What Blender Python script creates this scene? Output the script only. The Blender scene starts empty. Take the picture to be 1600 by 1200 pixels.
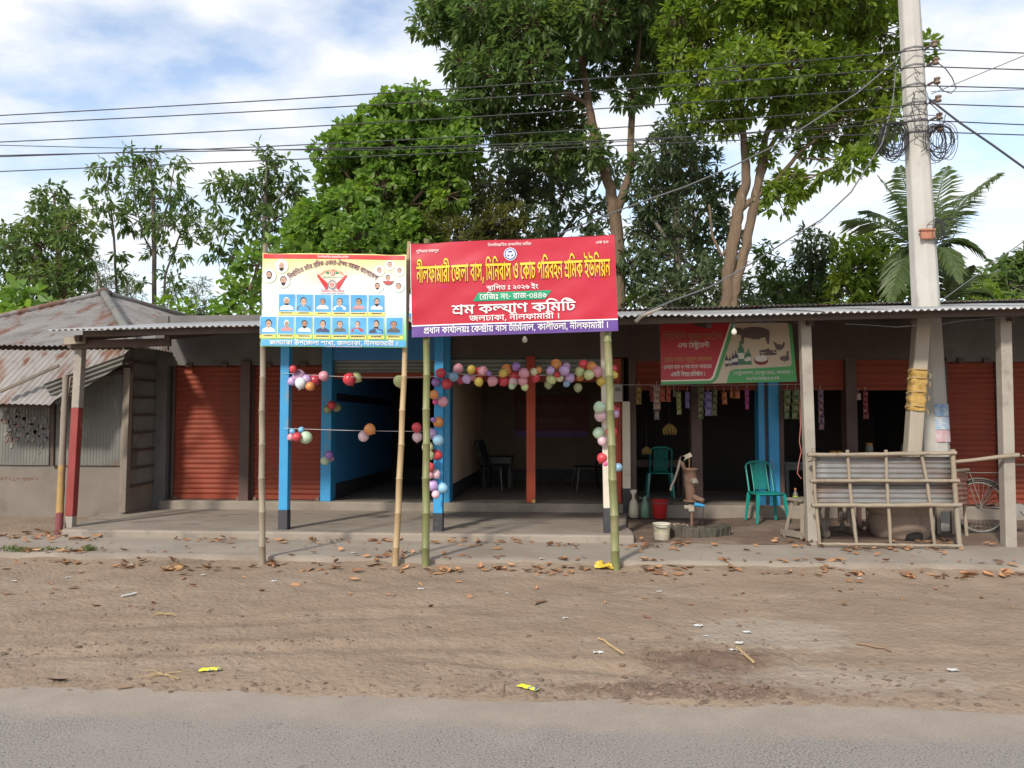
import bpy, math, random
import numpy as np
from mathutils import Vector, Matrix, Quaternion, noise as mnoise
from mathutils.geometry import delaunay_2d_cdt
R = math.radians
S = bpy.context.scene
COL = S.collection
rng = random.Random(7)

# ------------------------------------------------------------------ camera
EYE = Vector((0, 0, 1.6)); PITCH = R(2.87); YAW = R(4.2); FPX = 1200.0
cam_d = bpy.data.cameras.new('camera'); cam = bpy.data.objects.new('camera', cam_d); COL.objects.link(cam)
cam.location = EYE; cam.rotation_euler = (math.pi/2+PITCH, 0, YAW)
cam_d.sensor_width = 36; cam_d.lens = 27.0; cam_d.clip_end = 2000; S.camera = cam
FWD = Vector((-math.sin(YAW)*math.cos(PITCH), math.cos(YAW)*math.cos(PITCH), math.sin(PITCH)))
RGT = Vector((math.cos(YAW), math.sin(YAW), 0)); UPV = RGT.cross(FWD)
def ray(px, py): return FWD + RGT*((px-800)/FPX) + UPV*((600-py)/FPX)
def at(px, py, Y):
    d = ray(px, py); return EYE + d*(Y/d.y)
def gnd(px, py, z):
    d = ray(px, py); return EYE + d*((z-EYE.z)/d.z)
def xat(px, Y): return at(px, 660, Y).x
def zat(py, Y, px=800): return at(px, py, Y).z

# ------------------------------------------------------------------ meshes
class MB:
    def __init__(s): s.v=[]; s.f=[]; s.m=[]; s.sm=[]
    def add(s, vs, fs, mi=0, sm=False):
        n=len(s.v); s.v += [Vector(p) for p in vs]
        for f in fs: s.f.append([n+i for i in f]); s.m.append(mi); s.sm.append(sm)
        return s
    def box(s, c, d, rot=None, mi=0):
        x,y,z = d[0]/2,d[1]/2,d[2]/2; c=Vector(c)
        vs=[Vector(p) for p in ((-x,-y,-z),(x,-y,-z),(x,y,-z),(-x,y,-z),(-x,-y,z),(x,-y,z),(x,y,z),(-x,y,z))]
        if rot is not None: vs=[rot@p for p in vs]
        return s.add([c+p for p in vs], [(0,3,2,1),(4,5,6,7),(0,1,5,4),(1,2,6,5),(2,3,7,6),(3,0,4,7)], mi)
    def box2(s, a, b, mi=0):
        return s.box([(a[i]+b[i])/2 for i in range(3)], [abs(b[i]-a[i]) for i in range(3)], None, mi)
    def beam(s, p, q, w, h, mi=0, up=(0,0,1), taper=1.0):
        p=Vector(p); q=Vector(q); d=(q-p).normalized(); up=Vector(up)
        sd=d.cross(up)
        if sd.length<1e-4: sd=d.cross(Vector((0,1,0)))
        sd.normalize(); u=sd.cross(d)
        vs=[]
        for c,t in ((p,1),(q,taper)):
            for a,b in ((-1,-1),(1,-1),(1,1),(-1,1)): vs.append(c+sd*(a*w/2*t)+u*(b*h/2*t))
        return s.add(vs,[(0,3,2,1),(4,5,6,7),(0,1,5,4),(1,2,6,5),(2,3,7,6),(3,0,4,7)],mi)
    def tube(s, pts, r, n=8, mi=0, cap=True, sm=True):
        pts=[Vector(p) for p in pts]; k=len(pts)
        rs = r if isinstance(r,(list,tuple)) else [r]*k
        vs=[]; u=None
        for i in range(k):
            d=(pts[min(i+1,k-1)]-pts[max(i-1,0)]).normalized()
            if u is None:
                u = d.cross(Vector((0,0,1))); 
                if u.length<1e-3: u=d.cross(Vector((0,1,0)))
            u=(u-d*u.dot(d)).normalized(); w=d.cross(u)
            for j in range(n):
                a=2*math.pi*j/n; vs.append(pts[i]+(u*math.cos(a)+w*math.sin(a))*rs[i])
        fs=[(i*n+j,i*n+(j+1)%n,(i+1)*n+(j+1)%n,(i+1)*n+j) for i in range(k-1) for j in range(n)]
        s.add(vs,fs,mi,sm)
        if cap:
            s.add(vs[:n],[tuple(range(n))[::-1]],mi); s.add(vs[-n:],[tuple(range(n))],mi)
        return s
    def lathe(s, prof, c=(0,0,0), n=20, mi=0, rot=None, sm=True, sx=1, sy=1):
        c=Vector(c); vs=[]; k=len(prof)
        for r,z in prof:
            for j in range(n):
                a=2*math.pi*j/n; p=Vector((r*math.cos(a)*sx,r*math.sin(a)*sy,z)); vs.append(c+(rot@p if rot is not None else p))
        fs=[(i*n+j,i*n+(j+1)%n,(i+1)*n+(j+1)%n,(i+1)*n+j) for i in range(k-1) for j in range(n)]
        s.add(vs,fs,mi,sm)
        if prof[0][0]>1e-4: s.add(vs[:n],[tuple(range(n))[::-1]],mi)
        if prof[-1][0]>1e-4: s.add(vs[-n:],[tuple(range(n))],mi)
        return s
    def ball(s, c, r, mi=0, n=14, m=9, sc=(1,1,1)):
        c=Vector(c); vs=[]
        for i in range(m+1):
            t=math.pi*i/m
            for j in range(n):
                a=2*math.pi*j/n; vs.append(c+Vector((r*sc[0]*math.sin(t)*math.cos(a),r*sc[1]*math.sin(t)*math.sin(a),-r*sc[2]*math.cos(t))))
        return s.add(vs,[(i*n+j,i*n+(j+1)%n,(i+1)*n+(j+1)%n,(i+1)*n+j) for i in range(m) for j in range(n)],mi,True)
    def poly(s, pts, mi=0): return s.add(pts,[tuple(range(len(pts)))],mi)
    def slab(s, pts, h, mi=0):
        # horizontal polygon pts (ccw, at their z) extruded down by h
        n=len(pts); lo=[Vector(p)-Vector((0,0,h)) for p in pts]
        return s.add(list(pts)+lo,[tuple(range(n)),tuple(range(2*n-1,n-1,-1))]+[(i,n+i,n+(i+1)%n,(i+1)%n) for i in range(n)],mi)
    def sheet(s, o, ax, ay, wid, length, pitch=0.076, amp=0.009, rows=6, th=0.0, mi=0, wob=0.0, seed=0, clip=None):
        # corrugated sheet: origin o, ax = across corrugations, ay = along them
        o=Vector(o); ax=Vector(ax).normalized(); ay=Vector(ay).normalized(); nn=ax.cross(ay).normalized()
        nx=int(wid/pitch*7); vs=[]; fs=[]
        for i in range(nx+1):
            x=wid*i/nx; h=amp*math.cos(2*math.pi*x/pitch)
            for j in range(rows+1):
                y=length*j/rows
                if clip: y0,y1=clip(x); y=y0+(y1-y0)*j/rows
                w=wob*mnoise.noise(Vector((x*1.3+seed,y*1.3,seed*3.1))) if wob else 0
                vs.append(o+ax*x+ay*y+nn*(h+w))
        q=rows+1
        for i in range(nx):
            for j in range(rows): fs.append((i*q+j,(i+1)*q+j,(i+1)*q+j+1,i*q+j+1))
        s.add(vs,fs,mi,True)
        if th:
            n0=len(vs); s.add([p-nn*th for p in vs],[f[::-1] for f in fs],mi,True)
            e=[]
            for i in range(nx): e.append((i*q,(i+1)*q,(i+1)*q+n0,i*q+n0)[::-1]); e.append((i*q+rows,(i+1)*q+rows,(i+1)*q+rows+n0,i*q+rows+n0))
            base=len(s.v)-2*n0
            for f in e: s.f.append([base+k for k in f]); s.m.append(mi); s.sm.append(False)
        return s
    def build(s, name, mats, parent=None, loc=None, bevel=0, local=False):
        if not isinstance(mats,(list,tuple)): mats=[mats]
        root=None
        if parent is not None:
            off=OFF.get(parent.name,Vector((0,0,0)))
        else:
            if loc is None:
                xs=[p.x for p in s.v]; ys=[p.y for p in s.v]; loc=((min(xs)+max(xs))/2,(min(ys)+max(ys))/2,min(p.z for p in s.v))
            off=Vector(loc)
        if local: off=Vector((0,0,0))
        me=bpy.data.meshes.new(name)
        me.from_pydata([tuple(p-off) for p in s.v],[],s.f)
        for m in mats: me.materials.append(MATS[m] if isinstance(m,str) else m)
        me.polygons.foreach_set('material_index',s.m); me.polygons.foreach_set('use_smooth',s.sm); me.update()
        o=bpy.data.objects.new(name,me); COL.objects.link(o)
        if parent is not None: o.parent=parent
        else: o.location=off
        OFF[o.name]=off
        if bevel:
            b=o.modifiers.new('bevel','BEVEL'); b.width=bevel; b.segments=2; b.limit_method='ANGLE'
        return o
OFF={}
def tag(o, label=None, cat=None, group=None, kind=None):
    if label: o['label']=label
    if cat: o['category']=cat
    if group: o['group']=group
    if kind: o['kind']=kind
    return o
def thing(name, label, cat, loc, group=None):
    o=bpy.data.objects.new(name,None); COL.objects.link(o); o.location=Vector(loc); OFF[o.name]=Vector(loc); o.empty_display_size=.1
    return tag(o,label,cat,group)
def copy_tree(o, parent=None):
    c=o.copy(); COL.objects.link(c)
    if parent is not None: c.parent=parent
    for ch in list(o.children): copy_tree(ch,c)
    return c

# ------------------------------------------------------------------ materials
MATS={}
def C4(c): return (c[0],c[1],c[2],1)
def newmat(name):
    m=bpy.data.materials.new(name); m.use_nodes=True; MATS[name]=m
    nt=m.node_tree; b=nt.nodes['Principled BSDF']; return m,nt,b
def N(nt,t,**k):
    n=nt.nodes.new(t)
    for a,b in k.items(): setattr(n,a,b)
    return n
def noise_fac(nt, vec, sc, lo, hi, detail=5, rough=.6):
    n=N(nt,'ShaderNodeTexNoise'); n.inputs['Scale'].default_value=sc; n.inputs['Detail'].default_value=detail; n.inputs['Roughness'].default_value=rough
    nt.links.new(vec,n.inputs['Vector'])
    r=N(nt,'ShaderNodeMapRange'); r.inputs['From Min'].default_value=lo; r.inputs['From Max'].default_value=hi
    nt.links.new(n.outputs['Fac'],r.inputs['Value']); return r.outputs['Result']
def mixc(nt, f, a, b):
    m=N(nt,'ShaderNodeMix',data_type='RGBA')
    for s,i in ((f,0),(a,6),(b,7)):
        if hasattr(s,'is_linked') or hasattr(s,'links'): nt.links.new(s,m.inputs[i])
        else: m.inputs[i].default_value = s if i==0 else C4(s)
    return m.outputs[2]
def objvec(nt, stretch=(1,1,1)):
    t=N(nt,'ShaderNodeTexCoord'); mp=N(nt,'ShaderNodeMapping'); mp.inputs['Scale'].default_value=stretch
    nt.links.new(t.outputs['Object'],mp.inputs['Vector']); return mp.outputs['Vector']
def bump(nt,b,vec,scale,strength,dist=.01,detail=6):
    n=N(nt,'ShaderNodeTexNoise'); n.inputs['Scale'].default_value=scale; n.inputs['Detail'].default_value=detail
    nt.links.new(vec,n.inputs['Vector'])
    bp=N(nt,'ShaderNodeBump'); bp.inputs['Strength'].default_value=strength; bp.inputs['Distance'].default_value=dist
    nt.links.new(n.outputs['Fac'],bp.inputs['Height']); nt.links.new(bp.outputs['Normal'],b.inputs['Normal']); return bp
def mat(name, c1, c2=None, sc=3, rough=.8, bmp=.3, bs=60, metal=0, layers=(), stretch=(1,1,1), island=0, spec=.4, bd=.01):
    """two-tone noise, then layers (colour, scale, lo, hi, stretch) of stains, dust, rust"""
    m,nt,b=newmat(name); vec=objvec(nt,stretch)
    c=mixc(nt,noise_fac(nt,vec,sc,.35,.65),c1,c2 or c1)
    for L in layers:
        v=objvec(nt,L[4]) if len(L)>4 else vec
        c=mixc(nt,noise_fac(nt,v,L[1],L[2],L[3]),c,L[0])
    if island:
        g=N(nt,'ShaderNodeNewGeometry'); h=N(nt,'ShaderNodeHueSaturation'); r=N(nt,'ShaderNodeMapRange')
        r.inputs['To Min'].default_value=1-island; r.inputs['To Max'].default_value=1+island
        nt.links.new(g.outputs['Random Per Island'],r.inputs['Value']); nt.links.new(r.outputs['Result'],h.inputs['Value']); nt.links.new(c,h.inputs['Color']); c=h.outputs['Color']
    nt.links.new(c,b.inputs['Base Color']); b.inputs['Roughness'].default_value=rough; b.inputs['Metallic'].default_value=metal
    b.inputs['Specular IOR Level'].default_value=spec
    if bmp: bump(nt,b,vec,bs,bmp,bd)
    return m
def flat(name,c,rough=.5,spec=.3):
    m,nt,b=newmat(name); vec=objvec(nt)
    nt.links.new(mixc(nt,noise_fac(nt,vec,5,.3,.8),c,[x*.86 for x in c]),b.inputs['Base Color'])
    b.inputs['Roughness'].default_value=rough; b.inputs['Specular IOR Level'].default_value=spec; return m
def leafmat(name, c1, c2, c3, rough=.45, trans=.48):
    m,nt,b=newmat(name); g=N(nt,'ShaderNodeNewGeometry'); vec=objvec(nt)
    c=mixc(nt,g.outputs['Random Per Island'],c1,c2)
    c=mixc(nt,noise_fac(nt,vec,.9,.55,.75,3),c,c3)
    nt.links.new(c,b.inputs['Base Color']); b.inputs['Roughness'].default_value=rough; b.inputs['Specular IOR Level'].default_value=.35
    t=N(nt,'ShaderNodeBsdfTranslucent'); mx=N(nt,'ShaderNodeMixShader'); mx.inputs[0].default_value=trans
    h=N(nt,'ShaderNodeHueSaturation'); h.inputs['Value'].default_value=1.5; h.inputs['Saturation'].default_value=1.15; nt.links.new(c,h.inputs['Color']); nt.links.new(h.outputs['Color'],t.inputs['Color'])
    nt.links.new(b.outputs[0],mx.inputs[1]); nt.links.new(t.outputs[0],mx.inputs[2])
    nt.links.new(mx.outputs[0],nt.nodes['Material Output'].inputs['Surface']); return m

mat('concrete',(.29,.25,.205),(.22,.188,.155),2,.9,.35,70,layers=[((0.152,0.124,0.1),1.3,.5,.75),((0.304,0.28,0.248),9,.62,.8)])
mat('walk_concrete',(.33,.285,.235),(.275,.235,.193),1.2,.92,.4,90,layers=[((0.206,0.163,0.129),.8,.5,.75),((0.155,0.12,0.0946),14,.66,.8)])
mat('verandah_concrete',(.30,.255,.21),(.235,.198,.162),1.6,.8,.3,50,layers=[((0.133,0.117,0.105),2.2,.55,.72,(1,2.4,1)),((0.312,0.281,0.242),5,.62,.8)])
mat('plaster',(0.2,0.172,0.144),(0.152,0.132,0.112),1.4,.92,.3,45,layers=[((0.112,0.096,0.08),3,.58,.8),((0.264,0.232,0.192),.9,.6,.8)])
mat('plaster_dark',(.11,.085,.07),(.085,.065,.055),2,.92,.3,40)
mat('grey_wall',(0.16,0.152,0.144),(0.12,0.112,0.104),1.8,.9,.3,40,layers=[((0.088,0.08,0.072),3,.55,.8)])
mat('mud',(0.178,0.128,0.0935),(0.128,0.085,0.0638),2.2,.95,.5,50,layers=[((0.23,0.178,0.14),1.2,.52,.7),((0.068,0.051,0.0408),5,.66,.85)])
mat('cream_paint',(.74,.57,.41),(.68,.52,.37),2,.75,.1,40,layers=[((0.391,0.287,0.207),1,.6,.85)])
mat('cream_column',(.62,.56,.46),(.55,.49,.40),4,.7,.15,40,layers=[((.4,.34,.27),8,.62,.8)])
mat('blue_paint',(0.0382,0.289,0.561),(0.034,0.255,0.51),3,.5,.12,40,layers=[((.20,.25,.27),5,.60,.72,(1,1,.5)),((0.0255,0.17,0.357),9,.66,.85),((0.119,0.323,0.51),30,.68,.78)])
mat('blue_room',(.055,.26,.56),(.05,.23,.50),2,.55,.1,40)
mat('navy_band',(.03,.025,.06),(.02,.018,.04),4,.6,.1,40)
mat('dark_skirting',(.05,.05,.055),(.035,.035,.04),4,.7,.15,40,layers=[((.14,.12,.1),6,.62,.8)])
mat('red_paint',(0.264,0.044,0.04),(0.216,0.032,0.0288),3,.6,.2,50,layers=[((0.336,0.24,0.2),13,.66,.74),((0.264,0.096,0.072),4,.58,.8)])
mat('pink_paint',(.45,.16,.13),(.40,.12,.10),4,.7,.2,50,layers=[((.5,.38,.33),15,.64,.72)])
mat('orange_post',(.46,.065,.025),(.40,.05,.02),4,.5,.1,50)
mat('brown_post',(.10,.06,.05),(.075,.045,.038),4,.6,.2,40)
mat('shutter',(.25,.052,.028),(.205,.042,.023),1.2,.6,.12,60,layers=[((.17,.05,.03),1.6,.56,.74,(1,1,.5)),((0.185,0.0487,0.0302),2.2,.5,.78,(1,1,4)),((0.286,0.134,0.084),9,.68,.85,(.6,1,3))],spec=.22)
mat('shutter_roll',(.22,.24,.22),(.17,.19,.175),3,.45,.1,40,metal=.3)
mat('column_concrete',(0.336,0.304,0.26),(0.272,0.244,0.208),3,.88,.4,60,layers=[((0.192,0.168,0.14),6,.58,.8),((0.4,0.368,0.32),16,.62,.75)])
mat('pole_concrete',(0.478,0.46,0.423),(0.414,0.396,0.363),2,.8,.25,60,layers=[((0.304,0.285,0.258),3,.58,.8,(3,3,.6))])
mat('tin',(0.4,0.4,0.4),(0.336,0.336,0.34),1.5,.5,.12,30,metal=.35,layers=[((0.272,0.256,0.24),3,.55,.8)])
mat('tin_roof',(.285,.266,.25),(.225,.208,.195),1.5,.66,.15,30,metal=.15,layers=[((.17,.145,.122),3,.52,.72),((.19,.098,.068),1.1,.55,.66,(2.6,.8,1)),((.15,.065,.042),2.4,.61,.68,(2.4,.8,1))])
mat('tin_wall',(.18,.178,.16),(.13,.13,.118),1.3,.7,.15,30,metal=.1,layers=[((.09,.08,.07),2.4,.52,.72,(1,1,.35)),((.24,.235,.215),7,.62,.8,(1,1,.3)),((.15,.09,.065),3.3,.6,.72)])
mat('tin_fence',(0.223,0.22,0.216),(0.18,0.18,0.18),1.4,.5,.12,30,metal=.1,layers=[((0.144,0.0936,0.072),2.1,.44,.66,(.4,1,1.6)),((0.255,0.255,0.255),9,.66,.8)])
mat('tin_rust',(.34,.13,.08),(.27,.10,.06),3,.8,.2,30,layers=[((.25,.22,.2),5,.5,.7)])
mat('bamboo_dry',(0.306,0.251,0.187),(0.238,0.196,0.145),3,.6,.2,60,layers=[((0.187,0.136,0.0935),12,.6,.75),((0.255,0.23,0.187),2,.55,.8)],stretch=(1,1,.4))
mat('bamboo_tan',(0.425,0.306,0.17),(0.365,0.255,0.14),3,.5,.15,60,layers=[((0.23,0.162,0.0935),14,.63,.78)],stretch=(1,1,.4))
mat('bamboo_green',(0.212,0.221,0.0892),(0.162,0.174,0.0723),2,.5,.2,60,layers=[((0.289,0.246,0.145),7,.52,.72),((0.102,0.0935,0.051),11,.62,.78)],stretch=(1,1,.5))
mat('wood_grey',(0.24,0.2,0.16),(0.176,0.148,0.12),3,.85,.4,60,stretch=(1,1,.3),layers=[((0.104,0.088,0.072),10,.6,.75)])
mat('wood_pale',(0.368,0.32,0.256),(0.304,0.264,0.208),3,.8,.35,60,stretch=(1.5,1.5,.25),layers=[((0.208,0.176,0.136),9,.6,.78)])
mat('wood_dark',(.10,.07,.055),(.07,.05,.04),3,.8,.3,50)
mat('rope_yellow',(.47,.31,.10),(.36,.22,.06),14,.9,.7,90,layers=[((.22,.13,.04),20,.55,.7)])
mat('clay',(0.281,0.212,0.166),(0.23,0.17,0.132),2,.95,.4,40,layers=[((0.145,0.106,0.085),4,.58,.8)])
mat('mouth_dark',(.012,.011,.01),(.02,.018,.016),5,.95,.2,40)
mat('iron_rust',(0.179,0.103,0.0696),(0.133,0.0729,0.0498),6,.8,.4,60,layers=[((0.239,0.179,0.139),9,.58,.75),((0.0663,0.0464,0.0332),12,.62,.8)])
mat('pump_base',(.10,.085,.065),(.06,.052,.042),5,.9,.8,40,layers=[((.055,.06,.038),3,.5,.7),((.17,.14,.11),6,.6,.75)])
mat('wire',(.03,.03,.032),None,3,.55,0)
mat('wire_grey',(.13,.13,.135),None,3,.55,0)
mat('white_string',(.6,.55,.55),None,3,.8,0)
mat('chair_green',(0.012,0.24,0.208),(0.0096,0.208,0.18),3,.32,.05,30,spec=.5)
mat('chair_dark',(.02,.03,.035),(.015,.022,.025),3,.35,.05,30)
mat('plastic_red',(0.44,0.024,0.024),(0.384,0.02,0.02),3,.4,.05,20)
mat('plastic_white',(.68,.63,.50),(.60,.54,.42),5,.5,.1,20,layers=[((.40,.33,.22),7,.58,.75)])
mat('plastic_jug',(.52,.46,.36),(.42,.36,.28),5,.45,.15,20,layers=[((.28,.22,.16),7,.56,.75)])
mat('plastic_green',(.14,.24,.16),(.10,.19,.13),5,.4,.15,20,layers=[((.2,.2,.15),8,.58,.75)])
mat('sign_edge',(.5,.5,.5),None,3,.5,.05,20)
mat('bark',(.175,.122,.078),(.12,.082,.054),2.5,.92,.8,11,stretch=(1,1,.35),layers=[((.30,.23,.16),5,.58,.72),((.09,.07,.05),8,.6,.75)],bd=.07)
mat('bark_grey',(.17,.145,.12),(.115,.10,.085),2.5,.92,.7,11,stretch=(1,1,.35),bd=.07)
mat('dry_leaf',(.36,.19,.095),(.25,.125,.065),1.5,.7,.2,40,island=.45,layers=[((.36,.22,.09),1.1,.55,.7)])
mat('paper',(0.558,0.558,0.54),(0.468,0.468,0.45),9,.7,.2,60)
mat('wrapper_yellow',(.75,.68,.05),(.68,.60,.04),9,.35,.2,60,layers=[((.08,.12,.30),26,.58,.62)])
mat('bag_yellow',(.62,.45,.05),(.52,.36,.04),9,.4,.4,40)
mat('twig',(.26,.17,.11),(.2,.13,.085),9,.8,.2,40)
mat('straw',(.45,.33,.17),(.38,.27,.13),9,.8,.2,40)
mat('soil_clod',(.20,.145,.11),(.15,.105,.08),7,.95,.6,40,island=.25)
mat('bulb',(.62,.58,.5),None,3,.25,0)
mat('meter',(.42,.40,.36),None,3,.5,.05,20)
mat('dark_glass',(.02,.022,.025),None,3,.2,0)
mat('cooler',(.10,.12,.12),(.08,.09,.09),3,.4,0)
mat('brass',(.55,.36,.1),None,3,.4,0,metal=.8)
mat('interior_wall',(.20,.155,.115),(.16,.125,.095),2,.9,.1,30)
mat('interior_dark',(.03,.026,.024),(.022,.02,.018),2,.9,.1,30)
mat('banana',(.27,.19,.045),(.20,.13,.03),12,.5,.1,20)
mat('grass',(.10,.14,.035),(.16,.17,.06),3,.6,0,island=.3)
mat('tyre',(.03,.028,.026),(.06,.05,.042),6,.85,.2,40)
mat('chrome_dull',(.38,.36,.33),(.25,.22,.19),8,.45,.1,30,metal=.7)
mat('bike_frame',(.05,.04,.035),(.10,.06,.045),8,.6,.1,30)
mat('ceramic',(.42,.17,.10),(.30,.13,.08),9,.4,.1,30)
mat('porcelain_brown',(.16,.10,.07),(.22,.16,.12),9,.3,.1,30)

leafmat('leaf_dark',(0.075, 0.13, 0.043),(0.13, 0.19, 0.057),(0.2, 0.255, 0.065))
leafmat('leaf_grey',(0.085, 0.125, 0.066),(0.14, 0.18, 0.09),(0.13, 0.17, 0.075))
leafmat('leaf_mid',(0.12, 0.195, 0.038),(0.21, 0.285, 0.052),(0.31, 0.36, 0.065))
leafmat('leaf_bright',(.125,.225,.05),(.20,.30,.065),(.24,.335,.065))
leafmat('leaf_lime',(.13,.23,.03),(.20,.30,.04),(.09,.18,.03))
leafmat('leaf_olive',(0.075, 0.095, 0.03),(0.13, 0.14, 0.042),(0.22, 0.2, 0.05))
leafmat('leaf_wisp',(.10,.13,.07),(.15,.18,.10),(.12,.16,.08))
leafmat('leaf_palm',(0.09, 0.14, 0.052),(0.155, 0.2, 0.08),(0.2, 0.22, 0.09))
SUN_E=3.3; SUN_ANG=5.0; CLOUD_LOC=(.3,.1,0); CLOUD_LO=.34; CLOUD_HI=.58; CLOUD_A=(7.0,7.2,7.6); CLOUD_B=(7.7,7.85,8.0); SKY_TINT=(2.2,2.0,1.85); EXPO=0.2
# ------------------------------------------------------------------ light, sky
SUN_EL=R(35); SUN_AZ=R(203)
tosun=Vector((math.sin(SUN_AZ)*math.cos(SUN_EL),math.cos(SUN_AZ)*math.cos(SUN_EL),math.sin(SUN_EL)))
sl=bpy.data.lights.new('sun','SUN'); so=bpy.data.objects.new('sun',sl); COL.objects.link(so)
sl.energy=SUN_E; sl.angle=R(SUN_ANG); sl.color=(1,.93,.82); so.rotation_euler=(-tosun).to_track_quat('-Z','Y').to_euler(); so.location=(-5,-10,20)
W=bpy.data.worlds.new('World'); S.world=W; W.use_nodes=True
nt=W.node_tree; bg=nt.nodes['Background']
sky=N(nt,'ShaderNodeTexSky',sky_type='NISHITA',sun_disc=False,sun_elevation=SUN_EL,sun_rotation=SUN_AZ,air_density=1.0,dust_density=.6,ozone_density=1.2)
tc=N(nt,'ShaderNodeTexCoord'); sp=N(nt,'ShaderNodeSeparateXYZ'); nt.links.new(tc.outputs['Generated'],sp.inputs[0])
zz=N(nt,'ShaderNodeMath',operation='MAXIMUM'); zz.inputs[1].default_value=0.0; nt.links.new(sp.outputs['Z'],zz.inputs[0])
za=N(nt,'ShaderNodeMath',operation='ADD'); za.inputs[1].default_value=.22; nt.links.new(zz.outputs[0],za.inputs[0])
cb=N(nt,'ShaderNodeCombineXYZ')
for a in 'XY':
    dv=N(nt,'ShaderNodeMath',operation='DIVIDE'); nt.links.new(sp.outputs[a],dv.inputs[0]); nt.links.new(za.outputs[0],dv.inputs[1]); nt.links.new(dv.outputs[0],cb.inputs[a])
mp=N(nt,'ShaderNodeMapping'); mp.inputs['Location'].default_value=CLOUD_LOC; mp.inputs['Scale'].default_value=(1,1.25,1); nt.links.new(cb.outputs[0],mp.inputs['Vector'])
cf=noise_fac(nt,mp.outputs[0],2.6,CLOUD_LO,CLOUD_HI,7,.55)
cf2=noise_fac(nt,mp.outputs[0],9.0,.2,.8,6,.6)
shade=mixc(nt,cf2,CLOUD_A,CLOUD_B)
hz=N(nt,'ShaderNodeMapRange'); hz.inputs['From Min'].default_value=0; hz.inputs['From Max'].default_value=.5; hz.inputs['To Min'].default_value=.45; hz.inputs['To Max'].default_value=0
nt.links.new(sp.outputs['Z'],hz.inputs['Value'])
mx=N(nt,'ShaderNodeMath',operation='MAXIMUM'); nt.links.new(cf,mx.inputs[0]); nt.links.new(hz.outputs['Result'],mx.inputs[1])
skm=N(nt,'ShaderNodeMix',data_type='RGBA',blend_type='MULTIPLY'); skm.inputs[0].default_value=1; skm.inputs[7].default_value=C4(SKY_TINT); nt.links.new(sky.outputs[0],skm.inputs[6])
nt.links.new(mixc(nt,mx.outputs[0],skm.outputs[2],shade),bg.inputs['Color']); bg.inputs['Strength'].default_value=.12
S.view_settings.view_transform='Standard'; S.view_settings.look='None'; S.view_settings.exposure=EXPO; S.view_settings.gamma=1

# ------------------------------------------------------------------ ground
def special(name):
    m,nt,b=newmat(name); t=N(nt,'ShaderNodeTexCoord'); v=t.outputs['Object']; s=N(nt,'ShaderNodeSeparateXYZ'); nt.links.new(v,s.inputs[0]); return m,nt,b,v,s
def maprange(nt,val,a,b,lo=0,hi=1):
    r=N(nt,'ShaderNodeMapRange',interpolation_type='SMOOTHSTEP'); r.inputs['From Min'].default_value=a; r.inputs['From Max'].default_value=b; r.inputs['To Min'].default_value=lo; r.inputs['To Max'].default_value=hi
    nt.links.new(val,r.inputs['Value']); return r.outputs['Result']
def mth(nt,op,a,b):
    n=N(nt,'ShaderNodeMath',operation=op)
    for i,x in enumerate((a,b)):
        if isinstance(x,(int,float)): n.inputs[i].default_value=x
        else: nt.links.new(x,n.inputs[i])
    return n.outputs[0]
# asphalt with dust drifted on to its edge
m,nt,b,v,s=special('asphalt')
c=mixc(nt,noise_fac(nt,v,95,.40,.64,3),(.11,.098,.087),(.37,.333,.297))
c=mixc(nt,noise_fac(nt,v,.7,.35,.7),c,(.25,.225,.20))
c=mixc(nt,noise_fac(nt,v,70,.60,.68,2),c,(.055,.05,.048))
c=mixc(nt,mth(nt,'MULTIPLY',noise_fac(nt,v,4.3,.66,.72,5),.75),c,(.06,.055,.05)); c=mixc(nt,mth(nt,'MULTIPLY',noise_fac(nt,v,1.7,.55,.75,8),.35),c,(.36,.32,.28))
nz=noise_fac(nt,v,2.2,.2,.8); nz2=noise_fac(nt,v,38,.3,.7)
yy=mth(nt,'ADD',s.outputs['Y'],mth(nt,'ADD',mth(nt,'MULTIPLY',mth(nt,'SUBTRACT',nz,.5),.26),mth(nt,'MULTIPLY',mth(nt,'SUBTRACT',nz2,.5),.16)))
dust=maprange(nt,yy,3.98,4.22)
c=mixc(nt,mth(nt,'MULTIPLY',dust,mth(nt,'ADD',.72,mth(nt,'MULTIPLY',noise_fac(nt,v,55,.35,.65,3),.25))),c,mixc(nt,mth(nt,'MULTIPLY',noise_fac(nt,v,80,.45,.7,4),.55),mixc(nt,noise_fac(nt,v,3,.3,.7,8,.7),(.36,.297,.24),(.275,.222,.176)),(.16,.135,.11)))
nt.links.new(c,b.inputs['Base Color']); b.inputs['Roughness'].default_value=.9
bump(nt,b,v,190,.55,.004,3)
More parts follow.
